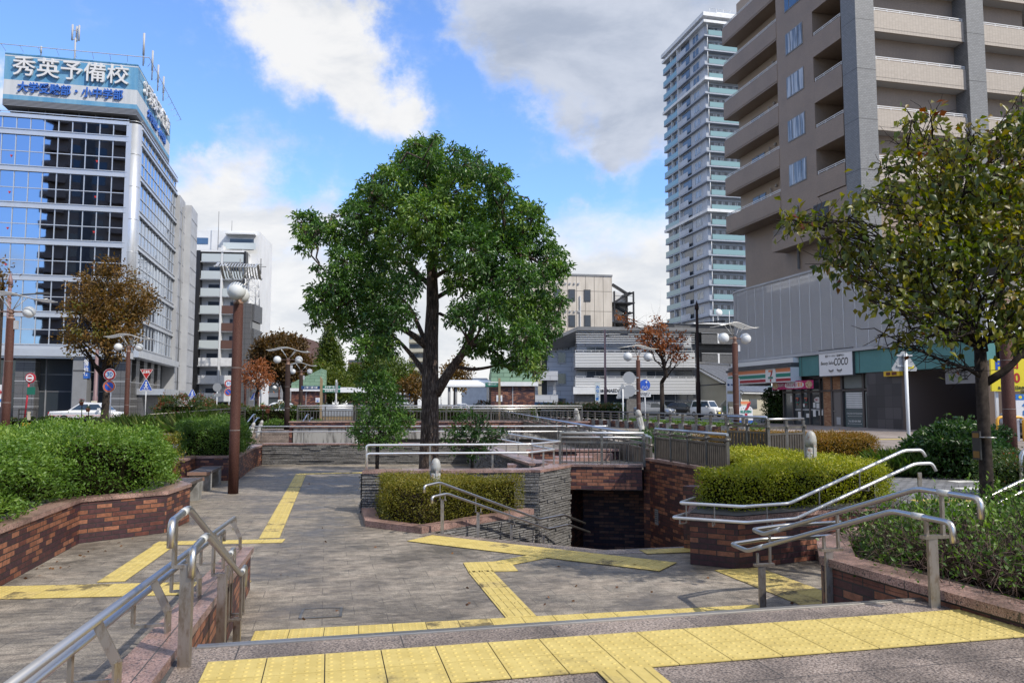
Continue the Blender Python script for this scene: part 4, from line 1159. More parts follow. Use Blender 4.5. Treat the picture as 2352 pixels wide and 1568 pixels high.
fence('metal railing left of the brick elevator hut', [(-2.6, 46.0), (1.0, 46.0)], .9, 1.70, .14, .03, 1.2, rails=2, knobs=False, rm='steel')
fence('grey slatted railing between the hedges behind the granite lamp post', [(-17.6, 38.0), (-15.6, 46.0)], STREET, (1.5, 1.8), .22, .05, 1.2, rm='fence_metal', knobs=False)
# rails of the far stairs
for x, lab in ((-13.7, 'blue-grey handrails at the left of the far stairs'), (-10.85, 'blue-grey handrails at the right of the far stairs')):
    t = thing('stair_handrail', lab, 'handrail', (x, 41.6, STREET))
    for dx, dz, nm in ((0, 0, 'top_rail'), (.22, -.18, 'lower_rail')): rail(t, nm, [(x + dx, 42.0, 1.45 + dz), (x + dx, 41.7, 1.45 + dz), (x + dx, 38.9, .30 + dz)], .035, 'blue_rail')
    for k in (0, 1): post(t, (x + .1, 41.5 - k * 2.2, .64 - .9 * k), (x + .1, 41.5 - k * 2.2, 1.4 - .9 * k), .05)

# brick and concrete parapet with railing along the right pavement
PA, PB = Vector((2.4, 64.0)), Vector((9.75, 33.2)); ep = (PB - PA); Lp = ep.length; ep /= Lp; np2 = Vector((-ep.y, ep.x))
t = thing('parapet_fence', 'long parapet of brick panels and concrete piers with a steel railing along the right pavement', 'parapet', (PA.x, PA.y, STREET))
rz = math.atan2(ep.y, ep.x); t.rotation_euler = (0, 0, rz)
b = MB(); n = 22
for k in range(n): b.box(k * Lp / n + .28, (k + 1) * Lp / n - .28, -.07, .07, -.2, .36)
b.each('brick_panel', 'brick', t)
for k in range(n + 1):
    b = MB(); b.box(k * Lp / n - .27, k * Lp / n + .27, -.12, .12, -.2, .42); b.build('pier', 'concrete', t)
b = MB(); b.beam((0, 0, .90), (Lp, 0, .90), .05, .06); b.beam((0, 0, .72), (Lp, 0, .72), .02, .03); b.beam((0, 0, .58), (Lp, 0, .58), .02, .03); b.build('railing', 'blue_rail', t)
for k in range(n + 1):
    b = MB(); b.box(k * Lp / n - .1, k * Lp / n - .04, -.03, .03, .42, .88); b.box(k * Lp / n + .04, k * Lp / n + .1, -.03, .03, .42, .88); b.build('post', 'fence_metal', t)

# low brick wall pieces behind the lintel
t = thing('low_wall', 'low brick wall behind the fence over the stairwell', 'wall', (1.6, 19.2, STREET))
w = MB(); w.box(.4, 2.75, 19.2, 19.45, .62, .86); w.build('wall', 'brick', t, world=True)
w = MB(); w.box(.35, 2.8, 19.15, 19.5, .86, .91); w.build('cap', 'pink_granite', t, world=True)
t = thing('low_wall', 'low brick wall with pale cap in front of the elevator hut', 'wall', (-.6, 44, STREET))
w = MB(); w.box(-2.6, 1.2, 44, 44.3, .62, 1.05); w.build('wall', 'brick', t, world=True)
w = MB(); w.box(-2.7, 1.3, 43.95, 44.35, 1.05, 1.12); w.build('cap', 'pink_granite', t, world=True)
b = MB()
for k in range(4): b.box(-.1 + k * .55, .9 + k * .5, 17.3 + .5 * k, 17.8 + .5 * k, .60, .68 + .05 * k)
struct('granite_steps', b, 'pink_granite')

# benches in the recess of the left planter
def bench(loc, rz, label, L=1.75, W=.44, h=.43):
    t = thing('bench', label, 'bench', loc, rz, group='concrete benches in the planter recess')
    for y in (.06, L - .42):
        b = MB(); n = len(b.v); b.box(-W / 2, W / 2, y, y + .36, 0, h - .05)
        b.build('leg', 'concrete', t)
    b = MB()
    for k in range(5): b.box(-W / 2 - .01 + k * (W + .02) / 5, -W / 2 - .01 + (k + .9) * (W + .02) / 5, 0, L, h - .048, h + .012)
    b.build('seat', 'bench_slat', t)
    b = MB(); b.box(-W / 2 - .03, W / 2 + .03, -.03, 0, h - .06, h + .016); b.box(-W / 2 - .03, W / 2 + .03, L, L + .03, h - .06, h + .016); b.build('end_strip', 'lamp_hub', t)
    return t
bench((-7.22, 18.25, 0), R(11), 'concrete-legged bench with dark slat seat, the farther of two in the planter recess')
bench((-6.55, 15.15, 0), R(9), 'concrete-legged bench with dark slat seat, the nearer one behind the planter corner')

# street lamps: granite post, two globes and a wavy canopy
def street_lamp(label, loc, h, rz, post_m='lamp_granite', r=.115, globe=.205, group='twin-globe street lamps', arm=.36, wing=.78, slats=14, boxy=True, detail=True):
    t = thing('street_lamp', label, 'street lamp', loc, rz, group=group)
    b = MB(); b.lathe([(r, -.02), (r, h * .33), (r * .985, h * .33 + .004), (r * .985, h * .66), (r * .97, h * .66 + .004), (r * .96, h)], n=16); b.build('post', post_m, t)
    if detail:
        b = MB()
        for z in (.33, .66): b.lathe([(r * 1.008, h * z - .004), (r * 1.008, h * z + .006)], n=16)
        b.build('joint_ring', 'concrete', t)
    b = MB(); b.lathe([(r * .95, 0), (r * .95, .05), (r * .6, .06), (r * .6, .12), (r * .75, .13), (r * .75, .16)], (0, 0, h), 14)
    b.sphere((0, 0, h + .26), .10, 12); b.build('hub', 'lamp_hub', t)
    for s in (-1, 1):
        b = MB(); b.tube([(0, 0, h + .26), (s * (arm - globe * .85), 0, h + .26)], .022, 8); 
        a = b.build('arm', 'lamp_hub', t)
        b = MB(); b.sphere((s * arm, 0, h + .26), globe, 20); b.build('globe', 'lamp_globe', a)
    b = MB(); W = .42
    def wz(x): return h + .26 + globe + .34 + .10 * math.cos((x + .12) * PI / wing * 1.15) - .04 * x
    xs = [-wing + 2 * wing * k / 16 for k in range(17)]
    for sy in (-W, W): b.tube([(x, sy, wz(x)) for x in xs], .020, 6)
    for k in range(slats):
        y = -W + 2 * W * (k + .5) / slats
        for i in range(16):
            p, q = (xs[i], y, wz(xs[i])), (xs[i + 1], y, wz(xs[i + 1])); b.beam(p, q, .026, .008)
    b.build('canopy', 'lamp_wing', t)
    b = MB()
    for s in (-1, 1):
        for y in (-.25, .25): b.tube([(s * .05, 0, h + .34), (s * .40, y, wz(s * .40))], .016, 6)
    b.build('strut', 'lamp_wing', t)
    if boxy:
        b = MB(); b.box(r * .9, r * 1.0 + .10, -.07, .07, h - .34, h - .04); b.build('junction_box', 'light_grey', t)
    return t
street_lamp('tall granite twin-globe lamp standing on the plaza paving by the benches', (-6.27, 17.83, 0), 4.28, R(102))
def lamp_at(label, px, py, Y, globe_y, rz, pm='lamp_granite', **k):
    p = V(px, py, Y); z = V(px, globe_y, Y).z; p.z = STREET
    return street_lamp(label, p, z - STREET - .26, rz, pm, **k)
lamp_at('granite twin-globe lamp between the bus stop and the long planter hedge', 14, 950, 27.0, 716, R(10), arm=.56, wing=1.3, r=.13)
lamp_at('granite twin-globe lamp behind the autumn tree by the office block', 290, 950, 40.0, 797, R(10), arm=.5, wing=1.1)
lamp_at('dark-posted twin-globe lamp rising from the hedge by the flower pots', 659, 950, 42.0, 826, R(8), 'dark_post', arm=.56, wing=1.1, r=.14, boxy=True)
lamp_at('dark-posted twin-globe lamp in front of the green-roofed hut', 690, 950, 58.0, 853, R(8), 'dark_post', arm=.60, wing=1.1, r=.15)
lamp_at('granite twin-globe lamp in front of the slatted-balcony building', 1467, 950, 52.0, 819, R(14), arm=.72, wing=1.3, r=.14, globe=.30)
lamp_at('granite twin-globe lamp beside the convenience store awning', 1692, 985, 36.0, 777, R(14), arm=.56, wing=1.0, r=.135, globe=.255)
lamp_at('granite lamp post standing in front of the yellow parking sign', 2322, 1030, 20.0, 690, R(14), arm=.5, wing=1.0, r=.15)
for i, (px, gy, Y, lab) in enumerate(((562, 864, 85, 'small twin-globe lamp by the grey building corner'), (592, 876, 105, 'farther small twin-globe lamp under the rust trees'), (640, 890, 120, 'distant twin-globe lamp among dark trunks'), (890, 884, 110, 'distant globe lamp behind the small centre tree'), (924, 890, 95, 'distant dark globe lamp left of the big trunk'))):
    lamp_at(lab, px, 945, Y, gy, R(12), 'dark_post' if i > 3 else 'lamp_granite', arm=.7, wing=1.3, detail=False, r=.13, globe=.34, boxy=False, slats=5)

# round-topped bollard lamps
def bollard(label, loc, h=.78, r=.085, tilt=(0, 0), rust=True):
    t = thing('bollard_lamp', label, 'bollard light', loc, rz=.4, group='round-topped bollard lights')
    b = MB(); b.lathe([(r, -.1), (r, h * .25), (r * .97, h * .25 + .004), (r * .97, h * .76)], n=16); b.build('base', 'bollard_paint', t)
    b = MB(); 
    b.lathe([(r * 1.0, h * .44), (r * 1.0, h * .72)], n=5); b.build('lens', 'lens_grey', t)
    b = MB()
    for k in range(3):
        a = k * 2.09 + .5; b.beam((r * .93 * math.cos(a), r * .93 * math.sin(a), h * .40), (r * .93 * math.cos(a), r * .93 * math.sin(a), h * .78), .05, .02)
    b.build('guard', 'bollard_paint', t)
    b = MB(); b.lathe([(r * 1.02, h * .74), (r * 1.02, h * .84), (r * .93, h * .91), (r * .7, h * .965), (r * .35, h * .995), (.004, h)], n=16); b.build('cap', 'bollard_paint', t)
    t.rotation_euler = (tilt[0], tilt[1], .4)
    return t
def fn_bol(t, b, co):
    n = t.noise(co, 9, 6, .7); t.link(t.mix(t.maprange(n, .55, .68), (0.36, 0.36, 0.345), (0.22, 0.10, 0.05)), b.inputs['Base Color'])
mat('bollard_paint', fn_bol, rough=.5); mat('lens_grey', col=(.22, .22, .21), rough=.2)
bollard('weathered bollard light rising out of the small centre hedge', (-1.32, 13.7, .12), .95)
bollard('weathered bollard light rising out of the big right hedge', (4.62, 12.2, .64), .95, .083)
for (px, py, Y, lab) in ((1236, 962, 58, 'leaning peeled bollard light, farthest along the parapet'), (1333, 972, 46, 'leaning peeled bollard light in the middle of the parapet'), (1478, 985, 36, 'leaning peeled bollard light nearest along the parapet')):
    p = V(px, py, Y); p.z = STREET - .1; bollard(lab, p, 1.25, .14, (0, R(-14)))
for (px, Y, lab) in ((572, 30, 'leaning grey bollard light behind the granite lamp post'), (592, 34, 'leaning grey bollard light in the tall grass')):
    p = V(px, 960, Y); p.z = STREET; bollard(lab, p, .7, .07, (0, R(16)))
# ================================================================== buildings
mat('office_glass', lambda t, b, co: bump(t, b, t.noise(co, .35, 2, .5), .02, .25), col=(0.33, 0.40, 0.50), rough=0.02, metal=1.0)
mat('aluminium', col=(0.60, 0.62, 0.65), rough=0.38, metal=0.55, var=(.8, .08))
mat('office_granite', lambda t, b, co: (lambda br: t.link(t.mix(t.maprange(br.outputs['Fac'], .3, .8), speckle(t, co, (0.04, 0.04, 0.043), (0.095, 0.095, 0.10), (0.18, 0.18, 0.185), 30), (0.04, 0.04, 0.04)), b.inputs['Base Color']))(bricknode(t, uvn(t), .8, .8, .02, (0, 0, 0), (1, 1, 1), (.5, .5, .5), 0.0)), rough=.4)
mat('sign_blue', lambda t, b, co: t.link(t.mix(t.maprange(t.noise(t.mapping(co, (1.2, 1.2, .12)), 1.0, 5, .6), .40, .70, 0, .6), (0.095, 0.28, 0.47), (0.22, 0.40, 0.53)), b.inputs['Base Color']), rough=.5)
mat('sign_white', lambda t, b, co: t.link(t.mix(t.maprange(t.noise(t.mapping(co, (1.5, 1.5, .1)), 1.0, 5, .6), .45, .75, 0, .6), (0.56, 0.58, 0.60), (0.42, 0.45, 0.47)), b.inputs['Base Color']), rough=.5)
mat('letter_white', col=(0.66, 0.66, 0.66), rough=.4)
mat('letter_blue', col=(0.035, 0.13, 0.48), rough=.4)
mat('louver', col=(0.28, 0.285, 0.30), rough=.5, metal=.3)
mat('red', col=(0.50, 0.028, 0.022), rough=.45)

# ---- glass office block at the left
OC = V(303, 700, 79); OC.z = STREET
t = thing('office_building', 'glass office tower with a blue and white rooftop sign band', 'building', OC, GA)
FW, SD, TOPZ = 34.0, 21.0, 30.0                       # frontage to the left, depth, top of the glass
floors = [6.6, 10.1, 13.65, 17.2, 20.75, 24.3, 27.85]
b = MB(); b.box(-FW, -.15, .15, SD, 6.4, TOPZ + .2); b.build('core', 'dark_grey', t)
b = MB()
gl = MB()
zb = [6.97, 10.25, 13.86, 17.49, 21.11, 24.8, 28.51, 30.25]
for i in range(len(zb) - 1):
    z0, z1 = zb[i] + .32, zb[i + 1] - .30
    gl.quad((-FW, .02, z0), (-1.1, .02, z0), (-1.1, .02, z1), (-FW, .02, z1))
    gl.quad((-.02, 1.2, z0), (-.02, SD, z0), (-.02, SD, z1), (-.02, 1.2, z1))
gl.each('glazing', 'office_glass', t)
for z in zb:
    b.box(-FW, -.9, -.10, .12, z - .30, z + .32 if z < 29 else z + .1); b.box(-.12, .10, .9, SD, z - .30, z + .32 if z < 29 else z + .1)
    b.box(-FW, -.9, -.17, -.10, z - .30, z - .22); b.box(-FW, -.9, -.17, -.10, z + .22, z + .30)
    b.box(.10, .24, .9, SD, z - .32, z - .1); b.box(.10, .2, .9, SD, z + .2, z + .30)
    b.box(-FW, -.9, -.04, .06, z + 1.70, z + 1.78) if z < 28 else None
    b.box(-.06, .05, .9, SD, z + 1.70, z + 1.78) if z < 28 else None
b.build('floor_bands', 'aluminium', t)
b = MB()
for k in range(27):
    x = -1.1 - k * 1.27
    if x > -FW: b.box(x - .035, x + .035, -.07, .05, 6.9, 30.1)
for k in range(13):
    y = 1.4 + k * 1.6; b.box(-.05, .05, y - .025, y + .025, 6.9, 29.8)
b.build('mullions', 'aluminium', t)
b = MB(); b.lathe([(.62, 6.2), (.62, 30.2)], (-.45, .45, 0), 20); b.box(-1.12, -.45, -.14, .4, 6.2, 30.2); b.box(-.5, .14, .4, 1.2, 6.2, 30.2)
for k in range(8): b.lathe([(.635, 6.6 + 3.4 * k), (.635, 6.66 + 3.4 * k)], (-.45, .45, 0), 20)
b.build('corner_column', 'aluminium', t)
b = MB(); b.box(-FW, .5, -.9, .2, 6.05, 6.75); b.box(-.1, 1.0, -.9, SD, 6.05, 6.75); b.box(-FW, .4, -.6, .2, 5.85, 6.05); b.build('canopy', 'aluminium', t)
b = MB()
for k in range(4):
    x = -8.6 - k * 8.6; b.box(x - 1.75, x, .2, 2.2, -.1, 6.05)
b.box(-2.1, -.1, .1, 1.4, -.1, 6.05)
for k in range(4): b.box(-1.2, -.12, 3.4 + 3.6 * k, 5.0 + 3.6 * k, -.1, 6.05)
b.each('pier', 'office_granite', t)
b = MB()
for z in (1.1, 1.9, 3.6, 5.5):
    for k in range(4): x = -8.6 - k * 8.6; b.box(x - 1.77, x + .02, .18, 2.2, z, z + .07)
    b.box(-2.12, -.08, .08, 1.42, z, z + .07)
    for k in range(4): b.box(-1.22, -.10, 3.38 + 3.6 * k, 5.02 + 3.6 * k, z, z + .07)
b.build('pier_stripes', 'light_grey', t)
b = MB(); b.box(-FW, -1.0, 1.6, 1.7, 0, 6.0); b.box(-1.0, -.9, 1.6, SD, 0, 6.0); b.build('ground_glazing', 'dark_glass', t)
b = MB()
for k in range(12): x = -3.2 - k * 2.4; b.box(x - .06, x + .06, 1.5, 1.62, 0, 6.0)
for z in (2.6, 4.3): b.box(-FW, -2.0, 1.54, 1.62, z, z + .07)
b.build('ground_frames', 'mid_grey', t)
b = MB(); b.box(-5.0, -3.7, -.6, .9, 0, 7.4); b.build('sign_pylon', 'mid_grey', t)
b = MB(); b.box(-3.69, -3.62, -.62, .2, 3.9, 7.0); b.box(-4.0, -3.66, -.66, -.6, 3.9, 7.0); sb = b.build('banner', 'letter_blue', t)
lettering('予\n備\n校', .95, 'letter_white', t, (-3.80, -.68, 5.5), 0, .01, .02, sx=.45)
b = MB(); b.box(-.9, 2.6, 4.0, SD, 2.35, 3.0); b.build('entrance_canopy', 'aluminium', t)
b = MB(); b.box(-.8, .4, 4.2, SD - .3, 0, 2.35); b.build('entrance_block', 'office_granite', t)
# red rescue marks in the glass
b = MB()
for z in zb[2:6]:
    for x in (-3.8, -11.6): b.poly([(x - .13, -.02, z + 1.3), (x + .13, -.02, z + 1.3), (x, -.02, z + 1.06)][::-1])
b.each('rescue_mark', 'red', t)
# rooftop sign
b = MB()
for k in range(9): b.box(-13.6 + k * 1.55, -13.5 + k * 1.55, .5, .6, 29.9, 31.0)
for k in range(12): b.beam((-13.6 + k * 1.2, .4, 30.0), (-13.0 + k * 1.2, .9, 30.9), .07, .07)
b.build('sign_supports', 'mid_grey', t)
sg = MB(); sg.box(-12.5, -.2, -.35, 17.0, 31.65, 32.12); sg.box(-12.5, -.2, -.35, 17.0, 33.66, 36.4)
sg.build('sign_board', 'sign_blue', t)
sg = MB(); sg.box(-12.5, -.202, -.348, 17.0, 32.12, 33.66); sg.box(-12.51, -.19, -.36, 17.0, 36.05, 36.16); sg.build('sign_band', 'sign_white', t)
sg = MB(); sg.box(-12.5, -.25, -.3, 16.9, 31.0, 31.65)
for k in range(5): sg.box(-12.52, -.18, -.37, 17, 31.02 + k * .13, 31.08 + k * .13)
sg.build('sign_louver', 'louver', t)
lettering('秀英予備校', 2.15, 'letter_white', t, (-6.35, -.52, 34.9), 0, .14, .018, width=10.7)
lettering('大学受験部・小中学部', 1.12, 'letter_blue', t, (-6.35, -.46, 32.87), 0, .08, .022, width=9.7)
lettering('S 秀英予備校', 2.05, 'letter_white', t, (-.04, 8.6, 34.9), PI / 2, .14, .04, width=13.2)
lettering('大学受験部・小中学部', 1.05, 'letter_blue', t, (-.10, 9.0, 32.87), PI / 2, .08, .02, width=9.6)
b = MB(); b.tube([(-12.9, -.9, 37.0), (.95, -.9, 37.0), (.95, 17.4, 37.0)], .035, 6, smooth=False)
for k in range(9): b.tube([(-12.4 + k * 1.6, -.45, 36.5), (-12.7 + k * 1.65, -.9, 37.0)], .02, 5)
for k in range(10): b.tube([(.55, .3 + k * 1.8, 36.5), (.95, .1 + k * 1.9, 37.0)], .02, 5)
b.build('roof_rail', 'light_grey', t)
for i, (x, y, h, r_) in enumerate(((.2, -.1, 3.4, .07), (.3, 3.6, 3.2, .07), (.3, 6.6, 2.9, .07), (.3, 9.6, 2.8, .07), (-9.4, 0, 1.0, .06))):
    b = MB(); b.tube([(x, y, 36.4), (x, y, 36.5 + h)], r_, 6); b.tube([(x, y, 36.5 + h * .3), (x, y, 36.5 + h)], r_ * 1.6, 6); b.build('roof_aerial', 'light_grey', t)
b = MB(); x, y = -6.9, 2.0; b.tube([(x, y, 36.3), (x, y, 39.6)], .09, 6); b.tube([(x - .32, y, 39.3), (x - .32, y, 41.0)], .10, 6); b.tube([(x + .32, y, 39.3), (x + .32, y, 41.0)], .10, 6); b.tube([(x, y + .3, 39.3), (x, y + .3, 41.0)], .10, 6)
for z in (39.4, 40.4): b.tube([(x - .32, y, z), (x + .32, y, z)], .04, 5)
b.build('antenna_mast', 'light_grey', t)
# stair tower at the back of the block
t2 = thing('stair_tower', 'pale panelled stair tower attached behind the glass office block', 'tower', OC + E2 * 21.0, GA)
b = MB(); b.box(-6, .5, 0.02, 4.0, 0, 28.3); b.box(-6, 1.3, 4.0, 9.0, 0, 28.0); b.build('wall', 'light_grey', t2)
b = MB()
for k in range(12): b.box(.5, .54, .3, 3.9, 2 + k * 2.2, 2.04 + k * 2.2); b.box(1.3, 1.34, 4.2, 9, 2 + k * 2.2, 2.04 + k * 2.2)
b.tube([(.75, 1.0, 1), (.75, 1.0, 27)], .09, 6); b.build('joints', 'mid_grey', t2)
# dark apartment block behind the viewer, mirrored in the office glass
t = thing('apartment_building', 'brown apartment block with rounded balconies, mirrored in the office glass', 'building', (-53.7, -14, STREET), 0)
b = MB(); b.box(0, 22, -14, 0, 0, 62); b.build('wall', 'reflect_brown', t) if 'reflect_brown' in MATS else b.build('wall', mat('reflect_brown', col=(0.20, 0.15, 0.12), rough=.7), t)
b = MB()
for k in range(19):
    z = 2.6 + k * 3.1; b.box(0, 3.2, 0, 1.4, z, z + 1.1); b.box(11, 19, 0, 1.2, z, z + 1.1); b.tube([(0, .0, z), (0, 0, z + 1.1)], 1.4, 12)
b.each('balcony', 'reflect_brown', t)
b = MB()
for k in range(19):
    for x in (4.2, 8, 19.4): b.box(x, x + 2.2, .0, .05, 3.2 + k * 3.1, 4.9 + k * 3.1)
b.each('window', 'dark_glass', t)
b = MB(); b.box(5.6, 8.0, .06, .12, 0, 62); b.build('pipe_shaft', 'dark_grey', t)

# ---- brown apartment tower at the right
def fn_tile(t, b, co):
    br = bricknode(t, uvn(t), .11, .065, .008, (0.29, 0.22, 0.165), (0.325, 0.25, 0.19), (0.21, 0.16, 0.125), 0.0)
    t.link(t.mix(t.maprange(t.noise(co, .5, 5, .6), .35, .7, 0, .3), br.outputs[0], (0.15, 0.122, 0.10)), b.inputs['Base Color'])
mat('brown_tile', fn_tile, rough=.55)
def fn_tile2(t, b, co):
    br = bricknode(t, uvn(t), .22, .075, .009, (0.40, 0.345, 0.29), (0.46, 0.40, 0.34), (0.27, 0.235, 0.20), 0.0); t.link(br.outputs[0], b.inputs['Base Color'])
mat('beige_tile', fn_tile2, rough=.55)
def fn_tile3(t, b, co):
    br = bricknode(t, uvn(t), .22, .11, .009, (0.17, 0.175, 0.18), (0.215, 0.22, 0.225), (0.10, 0.10, 0.105), 0.5); t.link(br.outputs[0], b.inputs['Base Color'])
mat('grey_tile', fn_tile3, rough=.5)
mat('soffit', col=(0.40, 0.385, 0.37), rough=.8)
BC = V(1962, 300, 48); BC.z = STREET
# local frame: x towards the viewer's right along the left face (-E2), y into the building (E1)
t = thing('apartment_building', 'tall brown tiled apartment block with beige balcony fronts and grey piers', 'building', BC, GA - PI / 2)
ST = 3.22; Z0 = 15.75                                  # lowest full storey floor
NF = 6
b = MB()
# left face, x from -16 (far) to 0 (corner pillar)
b.box(-8.3, -3.95, 0, 14, 10, Z0 + NF * ST)           # window bay
b.box(-3.95, -.6, 2.2, 14, 10, Z0 + NF * ST)          # behind the corner balconies
b.box(-3.95, -.8, 0, 2.25, 9.5, Z0 - .55)             # wall under the lowest corner balcony
b.box(-16.0, -8.3, 1.5, 14, 9, Z0); b.box(-8.4, -3.9, .02, 2.0, 9, 10.05)
b.build('wall', 'brown_tile', t)
b = MB(); b.box(-16.0, -8.3, 1.2, 14, Z0 - .4, Z0 + NF * ST); b.build('recess_wall', mat('lit_recess_tan', col=(.40, .325, .26), rough=.7), t)  # paler than the tile, its colour making up for dim light in the recess
b = MB(); pb = MB(); rl = MB(); sf = MB(); gl = MB(); fr = MB(); wh = MB()
for k in range(NF):
    z = Z0 + k * ST
    b.box(-16.3, -8.3, -.02, 1.52, z - .42, z + 1.02)  # far balcony front
    b.box(-16.3, -8.3, -.05, -.02, z - .30, z - .26)
    for a in (.10, .22): rl.beam((-16.2, .05, z + 1.02 + a), (-8.35, .05, z + 1.02 + a), .04, .045)
    for q in range(7): rl.box(-16.1 + q * 1.28, -16.06 + q * 1.28, .03, .07, z + 1.0, z + 1.24)
    # windows behind
    gl.box(-14.0, -12.2, 1.14, 1.2, z + .05, z + 2.05); gl.box(-9.6, -8.7, 1.14, 1.2, z + .9, z + 2.0)
    fr.box(-14.06, -12.14, 1.16, 1.19, z, z + 2.12); fr.box(-13.13, -13.07, 1.11, 1.16, z, z + 2.1); fr.box(-9.66, -8.64, 1.16, 1.19, z + .85, z + 2.06)
    wh.tube([(-11.3, 1.05, z), (-11.3, 1.05, z + 2.2)], .06, 6); wh.sphere((-10.6, 1.12, z + 2.2), .13, 8); wh.box(-14.9, -14.5, .9, 1.15, z + .6, z + .85)
    # flat window
    fr.box(-7.15, -5.05, -.03, .03, z + 1.05, z + 2.65)
    # corner balcony
    pb.box(-3.9, -.95, -.04, 2.2, z - .48, z + .98)
    for a in (.10, .22): rl.beam((-3.85, .02, z + .98 + a), (-1.0, .02, z + .98 + a), .04, .045); rl.beam((-.98, .05, z + .98 + a), (-.98, 2.1, z + .98 + a), .04, .045)
    for q in range(4): rl.box(-3.8 + q * .92, -3.76 + q * .92, 0, .04, z + .96, z + 1.2)
    gl.box(-2.4, -1.4, 2.14, 2.19, z + .05, z + 1.95)
    rl.build('balcony_rail', 'letter_white', t); rl = MB(); fr.build('window_frame', 'mid_grey', t); fr = MB()
b.each('far_balcony', 'brown_tile', t); pb.each('corner_balcony', 'brown_tile', t)
gl.each('balcony_window', 'far_glass', t); wh.build('pipes', 'soffit', t)
for k in range(NF):
    z = Z0 + k * ST; f = MB(); f.box(-7.08, -6.58, -.045, -.035, z + 1.12, z + 2.58); f.box(-6.50, -5.62, -.045, -.035, z + 1.12, z + 2.58); f.box(-5.56, -5.12, -.045, -.035, z + 1.12, z + 2.58)
    f.build('window', 'curtain_glass' if k < 4 else 'blue_window' if 'blue_window' in MATS else mat('blue_window', col=(0.05, .10, .2), rough=.05, spec=1.0), t)
# right face: local x = 0 plane, running along +y
b = MB(); b.box(-1.5, .0, 0, 30, Z0 + NF * ST, Z0 + NF * ST + .5); b.box(-2.7, -2.5, 2.2, 30, 8, Z0 + NF * ST); b.build('rear_wall', 'wall_beige' if 'wall_beige' in MATS else mat('wall_beige', col=(0.36, 0.31, 0.265), rough=.8), t)
b = MB()
for y in (-.05, 8.3, 16.6, 25): b.box(-.85, .55, y, y + 1.35, 8, Z0 + NF * ST + 2)
b.each('pier', 'grey_tile', t)
b = MB()
for y in (-.05, 8.3, 16.6, 25):
    for k in range(NF): b.box(-.855, .556, y - .005, y + 1.356, Z0 + k * ST + .1, Z0 + k * ST + .13)
b.build('pier_joints', 'dark_grey', t)
b = MB(); [b.box(-17.0, -16.0, 2.4, 3.2, 9 + .36 * k, 9.2 + .36 * k) for k in range(72)]; b.box(-16.9, -16.1, 2.6, 3.3, 9, 35); b.build('louvre_stack', 'dark_grey', t)
b = MB(); sf = MB(); rl = MB(); dk = MB()
for k in range(NF):
    z = Z0 + k * ST
    for y0, y1 in ((1.3, 8.3), (9.65, 16.6), (17.95, 25)):
        b.box(.12, .30, y0, y1, z - .42, z + .92); b.box(.30, .315, y0, y1, z - .2, z - .17)
        sf.box(-2.5, .12, y0, y1, z - .42, z - .18)
        for a in (.12, .24): rl.beam((.2, y0, z + .92 + a), (.2, y1, z + .92 + a), .05, .05)
        q = y0 + .3
        while q < y1: rl.box(.18, .22, q, q + .04, z + .9, z + 1.16); q += .95
        dk.box(-2.5, -2.45, y0 + .7, y0 + 2.5, z - .15, z + 1.9); dk.box(-2.5, -2.45, y0 + 4.2, y0 + 6.2, z - .15, z + 1.9)
b.each('balcony_front', 'beige_tile', t); sf.each('soffit', 'soffit', t); rl.build('front_rails', 'letter_white', t); dk.each('front_window', 'dark_glass', t)
b = MB(); b.box(-2.4, -.85, 2.0, 30, 8, Z0 - .5); b.build('lower_storey', 'wall_beige', t)
b = MB(); b.box(-4.4, -2.8, -.03, .0, Z0 - 2.9, Z0 - 1.0); b.box(-4.0, -2.9, -.03, .0, Z0 - 4.6, Z0 - 3.6); b.build('dark_openings', 'black', t)
b = MB(); b.box(-7.8, -2.4, -1.1, 0, Z0 - 3.6, Z0 - 2.5); b.build('lower_balcony', 'brown_tile', t)
b = MB(); [b.beam((-7.7, -1.05, Z0 - 2.5 + a), (-2.5, -1.05, Z0 - 2.5 + a), .04, .05) for a in (.12, .26, .4)]; b.tube([(-6.2, -.1, Z0 - 5), (-6.2, -.1, Z0 - .6), (-6.6, -.1, Z0 - .5)], .08, 6); b.build('lower_rails', 'mid_grey', t)

# podium with shops, local x: toward the viewer's right along its street face; origin at s = 0
PQ = Vector((19.6, 38.9, STREET))
t = thing('shop_podium', 'curved louvre-clad podium with a row of shops at street level', 'building', PQ, GA - PI / 2)
mat('pale_grey', col=(.58, .59, .61), rough=.7)
mat('louvre_metal', col=(0.74, 0.75, 0.77), rough=.5)
mat('teal_panel', col=(0.085, 0.235, 0.235), rough=.5, var=(.5, .12))
mat('dark_tile', lambda t, b, co: (lambda br: (t.link(t.mix(t.maprange(br.outputs['Fac'], .3, .8), t.ramp(br.outputs['Color'], [(0, (0.045, 0.040, 0.042)), (1, (0.095, 0.085, 0.088))]), (0.03, 0.03, 0.03)), b.inputs['Base Color'])))(bricknode(t, uvn(t), .6, .6, .012, (0, 0, 0), (1, 1, 1), (.5, .5, .5), 0.0)), rough=.45)
mat('garage_brown', col=(0.115, 0.085, 0.07), rough=.8)
